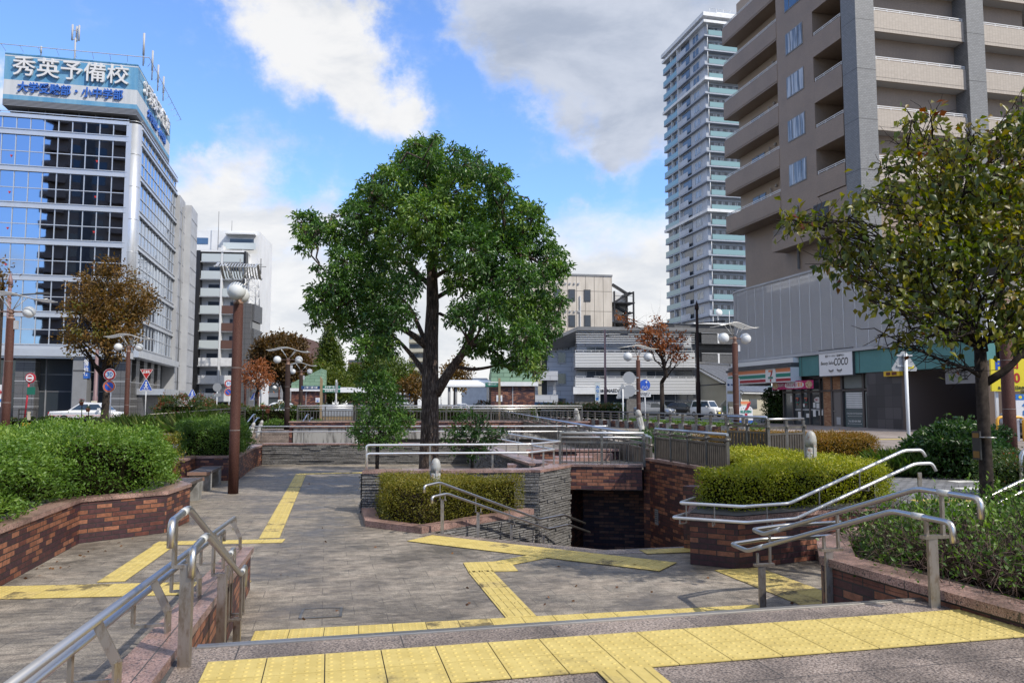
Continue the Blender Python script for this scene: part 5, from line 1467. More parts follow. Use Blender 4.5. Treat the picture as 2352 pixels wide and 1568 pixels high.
# outline of the podium face: straight, then a curved end at the far left
PF = [(4.6, 0), (-15.8, 0)]
for k in range(1, 13):
    a = k / 12 * R(100); PF.append((-15.8 - 3.6 * math.sin(a), 3.6 - 3.6 * math.cos(a)))
PF.append((-19.0, 16))
zL0, zL1 = 4.42, 9.2
b = MB()
n = 96
lou = PF[:]
for k in range(n):
    z = zL0 + (zL1 - zL0) * k / n
    for i in range(len(lou) - 1):
        p, q = lou[i], lou[i + 1]; m_ = len(b.v)
        e = (Vector(q) - Vector(p)).normalized(); nn = Vector((-e.y, e.x)) * -1
        nn = Vector((e.y, -e.x))
        if nn.y > 0.2 and i == 0: nn = -nn
        o0, o1 = Vector(p), Vector(q)
        # outward is -y on the straight part and -x on the end
        out = Vector((e.y, -e.x)); out = out if (out.y < 0 or out.x < 0) and not (i == 0 and out.y > 0) else -out
        b.v += [(o0.x, o0.y, z + .050), (o1.x, o1.y, z + .050), (o1.x + out.x * .05, o1.y + out.y * .05, z + .028), (o0.x + out.x * .05, o0.y + out.y * .05, z + .028), (o0.x, o0.y, z + .012), (o1.x, o1.y, z + .012)]
        b.face((m_, m_ + 1, m_ + 2, m_ + 3)); b.face((m_ + 3, m_ + 2, m_ + 5, m_ + 4))
fixn(b.build('louvres', 'louvre_metal', t))
b = MB()
ins = offset_line(PF, -.35)
for i in range(len(PF) - 1):
    p, q = ins[i], ins[i + 1]; b.quad((p[0], p[1], zL0), (q[0], q[1], zL0), (q[0], q[1], zL1), (p[0], p[1], zL1))
fixn(b.build('inner_wall', 'pale_grey', t))
b = MB()
x = 4.5
while x > -15.8: b.box(x - .012, x + .012, -.062, -.05, zL0, zL1); x -= 1.02
for i in range(2, len(PF) - 1): p = PF[i]; b.beam((p[0], p[1], zL0), (p[0], p[1], zL1), .02, .05)
b.build('louvre_posts', 'louvre_metal', t)
b = MB(); ribbon(b, PF, -.12, .12, zL0 - .17, zL0); ribbon(b, PF, -.08, .10, zL1, zL1 + .12); fixn(b.build('edge_trim', 'light_grey', t))
b = MB(); b.prism([(p[0], p[1]) for p in ins] + [(4.6, 16)], zL1 - .3, zL1 - .1); b.prism([(p[0], p[1]) for p in ins] + [(4.6, 16)], zL0 - .02, zL0 + .1); b.build('slabs', 'mid_grey', t)
# street level
b = MB(); b.box(-11.9, -.5, .75, 15, -.1, 4.3); b.box(-16.0, -11.9, 3.0, 15, -.1, 4.3); b.build('shop_wall', 'dark_tile', t)
b = MB(); b.box(-3.15, -.5, .1, .75, -.1, 3.2); b.build('tile_pier', 'dark_tile', t)
b = MB(); b.box(-.5, -.2, .1, 9, -.1, 3.3); b.box(-.2, 4.3, 8.8, 9.0, -.1, 3.3); b.box(4.2, 4.6, .1, 9, -.1, 3.3); b.build('garage_wall', 'garage_brown', t)
b = MB(); b.box(-9.3, 4.6, .05, .75, 3.05, 4.22); b.build('fascia', 'teal_panel', t)
b = MB()
for x in (-8.9, -6.6, -3.6, -1.1, 1.2, 3.4): b.box(x, x + .02, .035, .05, 3.05, 4.33)
b.build('fascia_joints', 'dark_grey', t)
# beauty salon sign
b = MB(); b.box(-6.95, -4.0, -.10, .04, 2.98, 4.36); so = b.build('salon_sign', 'sign_panel_white' if 'sign_panel_white' in MATS else mat('sign_panel_white', col=(0.80, 0.80, 0.82), rough=.35), t)
b = MB(); b.box(-7.0, -3.95, -.085, .045, 2.93, 4.47); b.build('sign_frame', 'dark_grey', t)
lettering('COCO', .58, 'black', so, (-4.95, -.11, 3.72), 0, .004, .004, width=1.22, shear=.12)
lettering('Beauty Salon', .27, 'black', so, (-6.16, -.11, 3.70), 0, .004, -.002, width=1.2, shear=.2)
lettering('眉毛パーマ・マツエク・着毛専門サロン', .15, 'black', so, (-5.5, -.11, 4.08), 0, .003, 0, width=1.7)
b = MB()
for cx in (-5.85, -5.1):
    for k in range(9):
        a = R(-160 + k * 17.5); b.beam((cx + .16 * math.cos(a), -.108, 3.34 + .07 * math.sin(a)), (cx + .26 * math.cos(a), -.108, 3.34 + .20 * math.sin(a)), .012, .014)
    b.tube([(cx + .2 * math.cos(R(-170 + 16 * k)), -.108, 3.35 + .09 * math.sin(R(-170 + 16 * k))) for k in range(11)], .014, 5)
b.build('lash_drawing', 'black', so)
# convenience store awning band, curved round the end
mat('store_orange', col=(0.72, 0.24, 0.11), rough=.35); mat('store_green', col=(0.02, 0.22, 0.17), rough=.35); mat('store_red', col=(0.36, 0.02, 0.035), rough=.35); mat('store_white', col=(0.72, 0.73, 0.74), rough=.35)
AW = [(-9.2, -.55), (-15.8, -.55)]
for k in range(1, 13):
    a = k / 12 * R(100); AW.append((-15.8 - 4.15 * math.sin(a), 3.6 - 4.15 * math.cos(a)))
for nm, m_, z0, z1, o in (('awning_panel', 'store_white', 2.72, 3.62, 0.0), ('orange_stripe', 'store_orange', 3.36, 3.58, -.012), ('green_stripe', 'store_green', 3.05, 3.27, -.012), ('red_stripe', 'store_red', 2.78, 2.96, -.012)):
    b = MB(); ribbon(b, AW, -.75 if o == 0 else -.02, -o, z0, z1); fixn(b.build(nm, m_, t))
b = MB(); ribbon(b, AW, -.9, .15, 3.62, 3.72); ribbon(b, AW, -.95, -.05, 3.72, 3.9); fixn(b.build('awning_hood', 'dark_grey', t))
b = MB(); ribbon(b, AW, -.9, -.2, 3.9, 4.2); fixn(b.build('awning_top', 'store_white', t))
b = MB(); b.box(-11.9, -10.75, -.60, -.4, 2.74, 3.61); b.build('logo_panel', 'store_white', t)
def seven(parent, x, y, z, s, rz=0, yd=-1):
    """the big numeral mark: orange top bar, red leg, green lettering across"""
    f = lambda a, c, d: (x + a * s, y + d, z + c * s)
    b = MB(); b.poly([f(-.42, .62, 0), f(.40, .62, 0), f(.40, .40, 0), f(-.42, .40, 0)][::-1]); b.build('numeral_bar', 'store_orange', parent)
    b = MB(); b.poly([f(.10, .40, -.004), f(.44, .62, -.004), f(.30, .18, -.004), f(.12, -.10, -.004), f(-.14, -.10, -.004), f(.06, .16, -.004)]); b.poly([f(-.10, -.36, -.004), f(.12, -.36, -.004), f(.12, -.66, -.004), f(-.10, -.66, -.004)]); fixn(b.build('numeral_leg', 'store_red', parent))
    lettering('ELEVEN', .30 * s, 'store_green', parent, (x, y - .006, z - .23 * s), 0, .003, .012 * s, width=.92 * s)
seven(t, -11.3, -.61, 3.16, .58)
mat('banner_magenta', col=(0.42, 0.012, 0.115), rough=.5); mat('photo_food', lambda t, b, co: t.link(t.ramp(t.noise(co, 9, 4, .6), [(.3, (0.10, 0.05, 0.03)), (.5, (0.45, 0.28, 0.14)), (.7, (0.75, 0.68, 0.55))]), b.inputs['Base Color']), rough=.5)
b = MB(); b.box(-11.75, -7.4, -.22, -.20, 2.28, 2.78); bn = b.build('banner', 'banner_magenta', t)
b = MB()
for x in (-11.4, -7.85): b.poly([(x + .34 * math.cos(k * .449), -.225, 2.53 + .23 * math.sin(k * .449)) for k in range(14)])
b.build('banner_photo', 'photo_food', bn)
b = MB(); b.poly([(-9.35 + 1.0 * math.copysign(abs(math.cos(k * .314)) ** .5, math.cos(k * .314)), -.224, 2.53 + .18 * math.copysign(abs(math.sin(k * .314)) ** .6, math.sin(k * .314))) for k in range(20)]); b.build('banner_oval', 'store_white', bn)
lettering('うれしい値!', .27, 'banner_magenta', bn, (-9.66, -.23, 2.53), 0, .003, .006, width=1.15)
lettering('宣言', .27, 'store_orange', bn, (-8.72, -.23, 2.53), 0, .003, .008, width=.55)
lettering('豊かな品質を\nお求めやすく', .11, 'store_white', bn, (-10.75, -.23, 2.53), 0, .003, .001)
# entrance front
mat('frame_bronze', col=(0.115, 0.10, 0.095), rough=.45, metal=.3); mat('shop_glass', col=(0.045, 0.055, 0.06), rough=.06, spec=.9)
b = MB(); b.box(-11.75, -7.6, .66, .72, 0, 2.75); b.build('shop_glass', 'shop_glass', t)
b = MB()
for x in (-11.8, -10.75, -9.85, -9.0, -7.95, -7.6): b.box(x - .05, x + .05, .56, .70, 0, 3.0)
for z in (2.05, 2.12): b.box(-11.8, -7.55, .56, .70, z, z + .06)
b.box(-11.8, -7.55, .56, .70, -.02, .12); b.box(-11.8, -7.55, .56, .70, 2.9, 3.05)
b.build('entrance_frame', 'frame_bronze', t)
b = MB(); b.box(-10.6, -7.7, .63, .655, .98, 1.07)
for k in range(11): pass
b.box(-9.4, -9.25, .50, .6, 2.0, 2.06); b.build('door_stripe', 'light_grey', t)
b = MB(); 
for (x, z, w_, h_) in ((-8.75, .62, .26, .4), (-8.4, 1.12, .28, .3), (-8.1, 1.15, .2, .26), (-8.72, 1.15, .22, .32), (-9.75, 1.2, .16, .2), (-9.45, .55, .3, .25), (-11.1, 1.5, .18, .4), (-10.3, .35, .3, .55), (-8.2, .7, .42, .28)): b.box(x, x + w_, .625, .64, z, z + h_)
b.each('notice', 'store_white', t)
b = MB(); b.poly([(-8.25 + .36 * math.cos(k * .449), .62, 1.62 + .17 * math.sin(k * .449)) for k in range(14)]); b.build('round_sticker', 'store_white', t)
lettering('たばこ', .18, 'store_red', t, (-8.33, .612, 1.62), 0, .003, .004, width=.38)
b = MB(); b.box(-8.07, -7.93, .612, .617, 1.53, 1.72); b.build('sticker_mark', 'store_green', t)
for x in (-10.35, -9.45): seven(t, x, .625, 1.55, .36)
def fn_lb(t, b, co):
    br = bricknode(t, uvn(t), .24, .07, .006, (0.26, 0.105, 0.045), (0.40, 0.22, 0.12), (0.15, 0.11, 0.085)); t.link(br.outputs[0], b.inputs['Base Color'])
mat('light_brick', fn_lb, rough=.7)
b = MB(); b.box(-7.5, -6.75, .5, .72, 0, 2.1); b.box(-7.5, -6.75, .5, .72, 2.2, 3.05); b.box(-6.6, -5.85, .5, .72, 2.2, 3.05); b.each('brick_panel', 'light_brick', t)
b = MB(); b.box(-7.55, -3.1, .45, .74, 2.1, 2.2); b.box(-6.75, -6.6, .45, .74, 0, 3.05); b.box(-5.85, -5.7, .45, .74, 0, 3.05); b.box(-4.0, -3.85, .45, .74, 0, 3.05); b.box(-5.75, -3.1, .45, .74, -.02, .1); b.build('shop_frame', 'frame_bronze', t)
b = MB(); b.box(-6.6, -5.85, .52, .6, .02, 2.1); dr = b.build('service_door', 'frame_grey' if 'frame_grey' in MATS else mat('frame_grey', col=(0.17, 0.155, 0.15), rough=.5), t)
b = MB(); b.box(-6.35, -6.0, .505, .52, .2, .62); [b.box(-6.33, -6.02, .495, .51, .22 + k * .06, .25 + k * .06) for k in range(6)]; b.build('vent', 'light_grey', dr)
b = MB(); b.box(-6.56, -6.45, .47, .52, .95, 1.0); b.build('handle', 'steel', dr)
b = MB(); b.box(-5.65, -4.02, .58, .62, .1, 2.08); gw = b.build('salon_window', 'salon_glass' if 'salon_glass' in MATS else mat('salon_glass', col=(0.10, 0.135, 0.145), rough=.15, spec=.8), t)
b = MB(); [b.box(-5.5, -4.05, .55, .58, 1.14 + k * .1, 1.215 + k * .1) for k in range(9)]; b.build('blind', 'white_paint', gw)
b = MB(); b.box(-5.65, -4.0, .56, .62, 2.25, 3.0); b.box(-3.85, -3.15, .56, .62, 2.25, 3.0); b.build('upper_panes', 'frost' if 'frost' in MATS else mat('frost', col=(0.20, 0.225, 0.23), rough=.3), t)
lettering('EYELASH EXTENSIONS', .12, 'store_white', gw, (-4.85, .572, .84), 0, .002, 0, width=1.3)
lettering('Tel. 053-454-7007', .14, 'store_white', gw, (-4.85, .572, .42), 0, .002, .002, width=1.05)
b = MB()
for z in (.70, .28): b.box(-5.4, -4.3, .570, .574, z - .006, z + .006); b.sphere((-5.4, .572, z), .022, 8); b.sphere((-4.3, .572, z), .022, 8)
b.build('line_ornament', 'store_white', gw)
b = MB(); b.box(-3.80, -3.2, .5, .56, .04, 2.04); dr = b.build('salon_door', 'frost', t)
b = MB(); b.box(-3.70, -3.30, .485, .5, .14, 1.94); b.build('pane', 'shop_glass', dr)
b = MB(); b.box(-3.62, -3.38, .475, .484, .92, 1.28); b.disc((-3.5, .478, 1.55), .12, (0, -1, 0), 18); b.build('sticker', 'store_white', dr)
b = MB(); b.box(-1.55, -.4, -.1, .15, 2.78, 3.04); al = b.build('garage_alarm', 'yellow_box' if 'yellow_box' in MATS else mat('yellow_box', col=(0.66, 0.42, 0.02), rough=.45), t)
b = MB(); b.box(-1.35, -1.05, -.115, -.1, 2.83, 2.99); b.box(-.95, -.6, -.115, -.1, 2.83, 2.99); b.build('lamp', 'dark_amber' if 'dark_amber' in MATS else mat('dark_amber', col=(0.12, 0.03, 0.012), rough=.3), al)
b = MB(); b.box(2.2, 4.2, .25, .3, 2.3, 3.0); sg = b.build('garage_sign', 'mid_grey', t)
lettering('住', .5, 'black', sg, (3.3, .24, 2.65), 0, .003, .01)
# bush by the store entrance is planted later; slim louvre box beside it
b = MB(); [b.box(-16.2, -14.6, 2.2, 2.8, .1 + k * .14, .18 + k * .14) for k in range(18)]; b.build('side_louvre', 'light_grey', t)
# white annex right of the podium
t = thing('white_building', 'white plain building behind the yellow parking sign', 'building', PQ + E1 * 9.0 - E2 * 6.5, GA - PI / 2)
b = MB(); b.box(-1, 14, 0, 12, 0, 10.5); b.box(-1.05, 14.05, -.05, .0, 6.2, 6.5); b.build('wall', 'white_paint', t)
b = MB(); [b.box(1 + 3 * k, 2.6 + 3 * k, -.04, 0, 7.2, 8.6) for k in range(4)]; b.build('window', 'far_glass', t)
t = thing('slat_screen', 'dark vertical slat screen beneath the yellow parking sign', 'screen', PQ - E2 * 5.2 + E1 * 3.0, GA - PI / 2)
b = MB(); [b.box(.16 * k, .16 * k + .09, 0, .05, 0, 2.1) for k in range(34)]; b.build('slats', 'louver', t)
b = MB(); b.box(0, 5.5, .06, .1, 0, 2.1); b.build('backing', 'black', t)
# ================================================================== further buildings
mat('tower_blue', col=(0.44, 0.475, 0.54), rough=.5, var=(.3, .08)); mat('tower_edge', col=(0.31, 0.345, 0.41), rough=.5)
mat('balcony_glass', col=(0.21, 0.355, 0.385), rough=.12, spec=.8); mat('pale_wall', col=(0.72, 0.73, 0.74), rough=.65, var=(.3, .08))
mat('frost_panel', col=(0.52, 0.57, 0.58), rough=.3); mat('brown_panel', col=(0.115, 0.058, 0.045), rough=.6)
mat('beige_panel', lambda t, b, co: (lambda br: t.link(t.mix(t.maprange(br.outputs['Fac'], .3, .8), t.mix(t.maprange(t.noise(t.mapping(co, (1, 1, .2)), .8, 5, .6), .35, .7), (0.62, 0.565, 0.49), (0.47, 0.42, 0.36)), (0.20, 0.175, 0.15)), b.inputs['Base Color']))(bricknode(t, uvn(t), 1.5, 3.3, .05, (0, 0, 0), (1, 1, 1), (.5, .5, .5), 0.0)), rough=.75)
mat('maeda_wall', lambda t, b, co: (lambda br: t.link(t.mix(t.maprange(br.outputs['Fac'], .3, .8), (0.50, 0.515, 0.55), (0.25, 0.26, 0.28)), b.inputs['Base Color']))(bricknode(t, uvn(t), 3.0, .62, .03, (0, 0, 0), (1, 1, 1), (.5, .5, .5), 0.5)), rough=.6)
mat('slat_white', col=(0.78, 0.79, 0.80), rough=.35)
mat('tile_grey', lambda t, b, co: t.link(bricknode(t, uvn(t), .22, .09, .012, (0.085, 0.088, 0.095), (0.135, 0.138, 0.145), (0.05, 0.05, 0.05), .5).outputs[0], b.inputs['Base Color']), rough=.55)
mat('cream_wall', col=(0.46, 0.43, 0.34), rough=.8, var=(.5, .1))
def fn_kawara(t, b, co):
    br = bricknode(t, uvn(t), .28, .24, .03, (0.12, 0.125, 0.135), (0.19, 0.195, 0.205), (0.035, 0.035, 0.04), .0); t.link(br.outputs[0], b.inputs['Base Color']); bump(t, b, t.math('SUBTRACT', 1.0, br.outputs['Fac']), .8, .05)
mat('roof_tile', fn_kawara, rough=.4)
mat('hut_green', lambda t, b, co: (lambda br: t.link(t.mix(t.maprange(br.outputs['Fac'], .3, .8), t.mix(br.outputs['Color'], (0.185, 0.30, 0.205), (0.235, 0.36, 0.25)), (0.09, 0.15, 0.1)), b.inputs['Base Color']))(bricknode(t, uvn(t), .9, .3, .02, (0, 0, 0), (1, 1, 1), (.5, .5, .5), .5)), rough=.5)

# ---- white balcony apartment beyond the office block
AC = V(556, 900, 130); AC.z = STREET
t = thing('apartment_building', 'pale ten-storey apartment with stacked balconies beyond the glass office block', 'building', AC, R(6))
H0 = 27.0
b = MB(); b.box(-14, 0, 1.2, 12, 0, H0); b.box(-9.8, 1.5, 3.0, 14, H0 - .01, H0 + 4.0); b.box(.0, 1.5, 3.0, 14, 0, H0 - .01); b.box(-3.9, 1.0, 1.6, 3.0, H0 + 3.2, H0 + 3.45); b.box(-14, .1, -.3, 12, H0 - .3, H0); b.build('wall', 'pale_wall', t)
b = MB(); b.box(-7.85, -7.25, -.35, 1.5, 0, H0 - .1); b.box(-.2, .1, -.3, 1.5, 0, H0 - .1); b.build('dark_fin', 'black', t)
fp = MB(); wb = MB(); bp = MB(); gw = MB(); sl = MB(); dv = MB()
for k in range(9):
    z = 2.35 + k * 2.9 - .6
    sl.box(-14, -.2, -.15, 1.5, z + .0, z + .16)
    for x0, x1 in ((-7.1, -4.0), (-3.6, -.3), (-14, -8)):
        dst = wb if k < 3 else (bp if (x0 == -3.6 and k in (3, 4, 5)) else fp)
        dst.box(x0, x1, -.2, -.12, z + .10, z + 1.45)
    for x0 in (-6.2, -2.6, -10.5): gw.box(x0, x0 + 1.75, 1.14, 1.2, z + .2, z + 2.25)
    dv.box(-3.95, -3.65, -.18, 1.5, z, z + 2.9)
    for x in (-4.2, -.8): dv.sphere((x, 1.2, z + 2.3), .14, 6); dv.box(x - .2, x + .2, .8, 1.2, z + .5, z + 1.0)
fp.each('frosted_balcony', 'frost_panel', t); wb.each('white_balcony', 'white_paint', t); bp.each('brown_balcony', 'brown_panel', t)
gw.each('balcony_door', 'far_glass', t); sl.each('slab', 'pale_wall', t); dv.build('dividers', 'pale_wall', t)
b = MB(); b.box(-9.3, -7.0, 2.94, 3.0, H0 + 1.6, H0 + 2.7); b.build('window', 'blue_window', t)
b = MB(); b.box(-3.4, .6, 2.94, 3.0, H0 + .8, H0 + 2.6); b.build('window', 'far_glass', t)
b = MB(); b.box(-4.2, 1.2, 1.6, 1.7, H0 + .6, H0 + 1.7); b.build('top_balcony', 'frost_panel', t)
b = MB(); b.box(-14, 0, .5, 1.5, 0, 1.9); b.build('car_port', 'black', t)
b = MB(); b.tube([(-5.0, 1.6, H0), (-5.0, 1.6, H0 + 7)], .06, 5); b.tube([(-3.4, 4, H0 + 4), (-3.4, 4, H0 + 6)], .05, 5); b.build('aerial', 'mid_grey', t)
# ---- dark grey building with the radio mast
GC = V(571, 900, 118); GC.z = STREET
t = thing('office_building', 'dark grey clad building with projecting bays behind the granite lamp post', 'building', GC, R(4))
b = MB(); b.box(-2.4, 0, 0, 6, 0, 16.6); b.build('wall', 'office_granite', t)
b = MB()
for k in range(4): b.box(-.3, .35, .8, 5.6, 2.6 + 3.8 * k, 5.2 + 3.8 * k)
b.each('bay', 'tile_grey', t)
b = MB()
for k in range(4): b.box(0, .08, .8, 5.6, 5.3 + 3.8 * k, 6.4 + 3.8 * k) if k < 3 else None
b.each('window', 'dark_glass', t)
t = thing('radio_mast', 'white lattice radio mast on the roof behind the near lamp globes', 'mast', GC + Vector((-.9, 3, 16.6)))
b = MB()
for x, y in ((-.9, -.9), (.9, -.9), (.9, .9), (-.9, .9)): b.tube([(x, y, 0), (x * .8, y * .8, 6.2)], .09, 5)
for k in range(4):
    z = k * 1.5; s = .9 - .03 * k
    for p, q in (((-s, -s), (s, -s)), ((s, -s), (s, s)), ((s, s), (-s, s)), ((-s, s), (-s, -s))):
        b.tube([(*p, z + .1), (*q, z + 1.5)], .05, 4); b.tube([(*p, z + 1.5), (*q, z + 1.5)], .05, 4)
b.build('lattice', 'white_paint', t)
b = MB(); b.tube([(-1.8, -1, 6.3), (1.8, -1, 6.3)], .07, 5); b.tube([(-1.8, 1, 6.3), (1.8, 1, 6.3)], .07, 5)
for x in (-1.6, 1.6): b.tube([(x, -1, 4.8), (x, -1, 7.2)], .1, 5)
b.build('platform', 'mid_grey', t)

# ---- tall blue-grey tower
TC = V(1634, 900, 152); TC.z = STREET
t = thing('apartment_tower', 'slender blue-grey residential tower with glass balconies, tallest of all the buildings', 'tower', TC, GA)
NFl = 26; ST2 = 2.95; TZ = .9
b = MB(); b.box(0, 13, 0, 18.2, 0, TZ + NFl * ST2 + 1.0); b.build('wall', 'tower_blue', t)
sl = MB(); gb = MB(); dk = MB(); wl = MB(); gr = MB(); pl = MB()
for k in range(NFl + 1):
    z = TZ + k * ST2
    tech = k in (12, 20)
    sl.box(-.5, 13, -1.0, 22.4, z - .22, z + .10 + (.25 if tech else 0)) if False else None
    sl.box(-.6, 13, -1.2, 0, z - .2, z + .08); sl.box(-.6, 0, 0, 18.6, z - .2, z + .08)
    if k == NFl: continue
    if k not in (12, 20) or True:
        gb.box(.3, 8.0, -1.22, -1.16, z + .12, z + 1.12); gb.box(8.6, 12.9, -1.22, -1.16, z + .12, z + 1.12)
        dk.box(.6, 7.4, -.06, .02, z + .1, z + 2.2); dk.box(8.6, 12, -.06, .02, z + .1, z + 2.2)
        for x in (1.6, 2.9, 4.4, 5.8): wl.box(x, x + .8, -.09, -.02, z + .2, z + 2.1)
        # left face
        wl.box(-.05, .02, 2.4, 5.0, z + .75, z + 2.1) if k < 22 else dk.box(-.05, .02, 2.4, 5.0, z + .75, z + 2.1)
        dk.box(-.06, .02, 6.6, 10.4, z + .1, z + 2.5); dk.box(-.06, .02, 11.4, 14.4, z + .1, z + 2.4); dk.box(-.06, .02, 15.2, 17.6, z + .1, z + 2.3)
        gr.box(-.6, -.55, 7.2, 11.4, z + .1, z + 1.2); gb.box(-.62, -.56, 11.6, 18.4, z + .1, z + 1.15)
        for y in (2.3, 3.65, 5.0): pl.box(-.08, .0, y - .03, y + .03, z + .7, z + 2.15)
        pl.box(-.6, 0, 11.4, 11.55, z, z + 2.9); pl.box(-.55, 0, 14.7, 14.85, z, z + 2.9)
        pl.box(-.9, .3, -1.1, -.9, z, z + 2.9) if False else pl.tube([(.15, -1.0, z), (.15, -1.0, z + 2.9)], .08, 5)
sl.each('slab', 'tower_edge', t); gb.each('glass_balustrade', 'balcony_glass', t); tag(dk.build('recesses', 'far_glass', t), kind='stuff'); tag(wl.build('windows', 'curtain_glass', t), kind='stuff'); gr.each('grey_balustrade', 'tower_blue', t); tag(pl.build('pillars', 'pale_wall', t), kind='stuff')
b = MB()
for k in (13, 22, 26): z = TZ + k * ST2; b.box(-.75, 13, -1.35, 18.8, z - .35, z + .2)
b.each('white_course', 'white_paint', t)
b = MB(); b.box(-.9, 13, -1.5, 18.9, TZ + NFl * ST2 + .9, TZ + NFl * ST2 + 1.7); b.box(5, 12, 4, 15, TZ + NFl * ST2 + 1.7, TZ + NFl * ST2 + 5); b.build('roof_slab', 'white_paint', t)
b = MB()
for k in range(8): b.tube([(1 + k * 1.5, -.6, TZ + NFl * ST2 + 1.7), (1 + k * 1.5, -.6, TZ + NFl * ST2 + 3)], .05, 4)
b.tube([(1, -.6, TZ + NFl * ST2 + 3), (12, -.6, TZ + NFl * ST2 + 3)], .05, 4); b.build('roof_rail', 'white_paint', t)

# ---- plain beige building with an outside stair
LC = V(1408, 900, 128); LC.z = STREET
t = thing('office_building', 'tall plain beige panel-clad building with few small windows behind the big tree', 'building', LC, R(9))
b = MB(); b.box(-13.8, 0, 0, 14, 0, 22.3); b.box(-18.5, -9.6, -.8, 14, 0, 21.4) if False else None; b.build('wall', 'beige_panel', t)
b = MB(); b.box(-13.9, .1, -.1, 14, 22.3, 22.6); b.build('roof_edge', 'mid_grey', t)
for x in (-9.2, -6.8, -4.2):
    for z in (18.2, 14.0, 9.6):
        f = MB(); f.box(x - .55, x + .55, -.1, .02, z - .1, z + 1.85); w_ = f.build('window', 'dark_grey', t)
        f = MB(); f.box(x - .42, x + .42, -.13, -.09, z + .03, z + 1.72); f.build('pane', 'far_glass', w_)
b = MB()
for x in (-10.4, -5.4): b.tube([(x, -.12, 1), (x, -.12, 19)], .13, 6)
for z in (20.9, 16.3):
    for k in range(7): b.box(-10.1 + k * .72, -9.85 + k * .72, -.2, 0, z, z + .22)
b.build('pipes_and_vents', 'light_grey', t)
t = thing('fire_escape', 'black steel outside staircase on the side of the beige building', 'staircase', LC + E1 * .1, R(9))
b = MB()
for x in (.3, 3.6): b.box(x, x + .25, .4, .65, 0, 20); b.box(x, x + .25, 4, 4.25, 0, 20)
for k in range(6):
    z = 1.5 + k * 3.3
    b.box(.2, 3.9, .3, 4.3, z, z + .2); b.beam((.6, .9, z + .2), (3.2, .9, z + 1.85), 1.0, .3); b.beam((3.2, 2.4, z + 1.85), (.6, 2.4, z + 3.4), 1.0, .3)
    b.beam((.5, .35, z + 1.2), (3.6, .35, z + 1.2), .06, .06); b.box(2.8, 3.8, .3, 4.3, z + 1.7, z + 1.85)
b.build('flights', 'black', t)
b = MB(); b.box(.1, 4.0, 4.4, 8, 0, 20.5); b.build('back_wall', 'white_paint', t)
t = thing('office_building', 'lower tan building with mouldings seen between the tree crown and the slatted block', 'building', V(1300, 900, 120) * 1.0, R(9))
t.location.z = STREET
b = MB(); b.box(-7.5, -3.2, 0, 8, 0, 16); b.box(-7.7, -3.0, -.2, 0, 8.2, 8.7); b.box(-7.7, -3.0, -.2, 0, 12.4, 12.9); b.box(-7.7, -3.0, -.2, 0, 4.4, 4.9); b.build('wall', 'cream_wall', t)
b = MB(); [b.box(-6.4, -5.2, -.05, 0, z, z + 1.6) for z in (5.6, 9.6, 13.6)]; b.each('window', 'far_glass', t)

# ---- three-storey block with white slatted balconies
MC = V(1322, 950, 98); MC.z = STREET
t = thing('apartment_building', 'three-storey grey block with white slatted balconies over an estate agent shopfront', 'building', MC, R(3))
W = 15.2
b = MB(); b.box(.4, W, 1.5, 10, 0, 10.6); b.box(-3.2, .45, 3.5, 10, 0, 10.0); b.build('wall', 'maeda_wall', t)
b = MB()
b.prism([(-5.6, 1.0), (.3, -.3), (W + .2, -.3), (W + .2, 10), (-5.6, 10)], [8.1, 10.6, 10.55, 10.55, 8.3], [8.45, 11.05, 11.0, 11.0, 8.6]); b.build('roof', 'mid_grey', t)
sl = MB()
for z0, z1 in ((5.98, 7.95), (3.56, 4.7)):
    n = int((z1 - z0) / .19)
    for k in range(n): z = z0 + k * .19; sl.box(0, W, -.05, .0, z, z + .125); sl.box(-.02, .03, 0, 1.5, z, z + .125)
for k in range(5): z = 2.62 + k * .19; sl.box(7.2, W, -.05, 0, z, z + .125)
for k in range(6): z = 9.0 + k * .28; sl.box(.1, W, -.05, .02, z, z + .07)
for z in (8.05, 4.8):
    sl.box(0, W, -.04, .02, z, z + .05)
    for k in range(16): sl.box(k * 1.0, k * 1.0 + .05, -.03, .01, z - .15, z + .04)
sl.build('balcony_slats', 'slat_white', t)
b = MB(); b.box(.1, W - .05, .10, .14, 5.9, 7.9); b.box(.1, W - .05, .10, .14, 2.6, 4.7); b.box(.05, W, .05, 1.5, 5.7, 5.9); b.box(.05, W, .05, 1.5, 2.75, 2.95); b.build('balcony_backing', 'dark_grey', t)
gw = MB(); fr = MB()
for z in (3.0, 6.0):
    for x in (1.7, 6.0, 9.4, 13.0): gw.box(x, x + 2.2, 1.44, 1.5, z + .1, z + 2.55); fr.box(x - .08, x + 2.28, 1.46, 1.495, z, z + 2.65); fr.box(x + 1.05, x + 1.13, 1.42, 1.46, z, z + 2.6)
gw.each('balcony_door', 'far_glass', t); fr.build('door_frames', 'light_grey', t)
for z in (6.6, 3.9, .7):
    f = MB(); f.box(-1.9, -.7, 3.35, 3.5, z, z + 1.5); w_ = f.build('window', 'light_grey', t)
    f = MB(); f.box(-1.78, -.82, 3.32, 3.36, z + .12, z + 1.38); f.build('pane', 'dark_glass', w_)
b = MB(); b.box(-.3, 7.1, -.3, .1, 2.62, 3.5); so = b.build('shop_sign', 'white_paint', t)
lettering('MAEDA', .60, 'black', so, (4.75, -.32, 3.02), 0, .01, .014, width=1.75)
lettering('不動産の', .40, 'black', so, (3.2, -.32, 2.98), 0, .01, .012, width=1.15)
lettering('フォーレ三和', .45, 'dark_grey', t, (-1.3, 3.40, 8.5), 0, .02, .012, width=2.2)
b = MB(); b.box(.3, W, 1.0, 1.1, 0, 2.7); b.build('shop_glass', 'dark_glass', t)
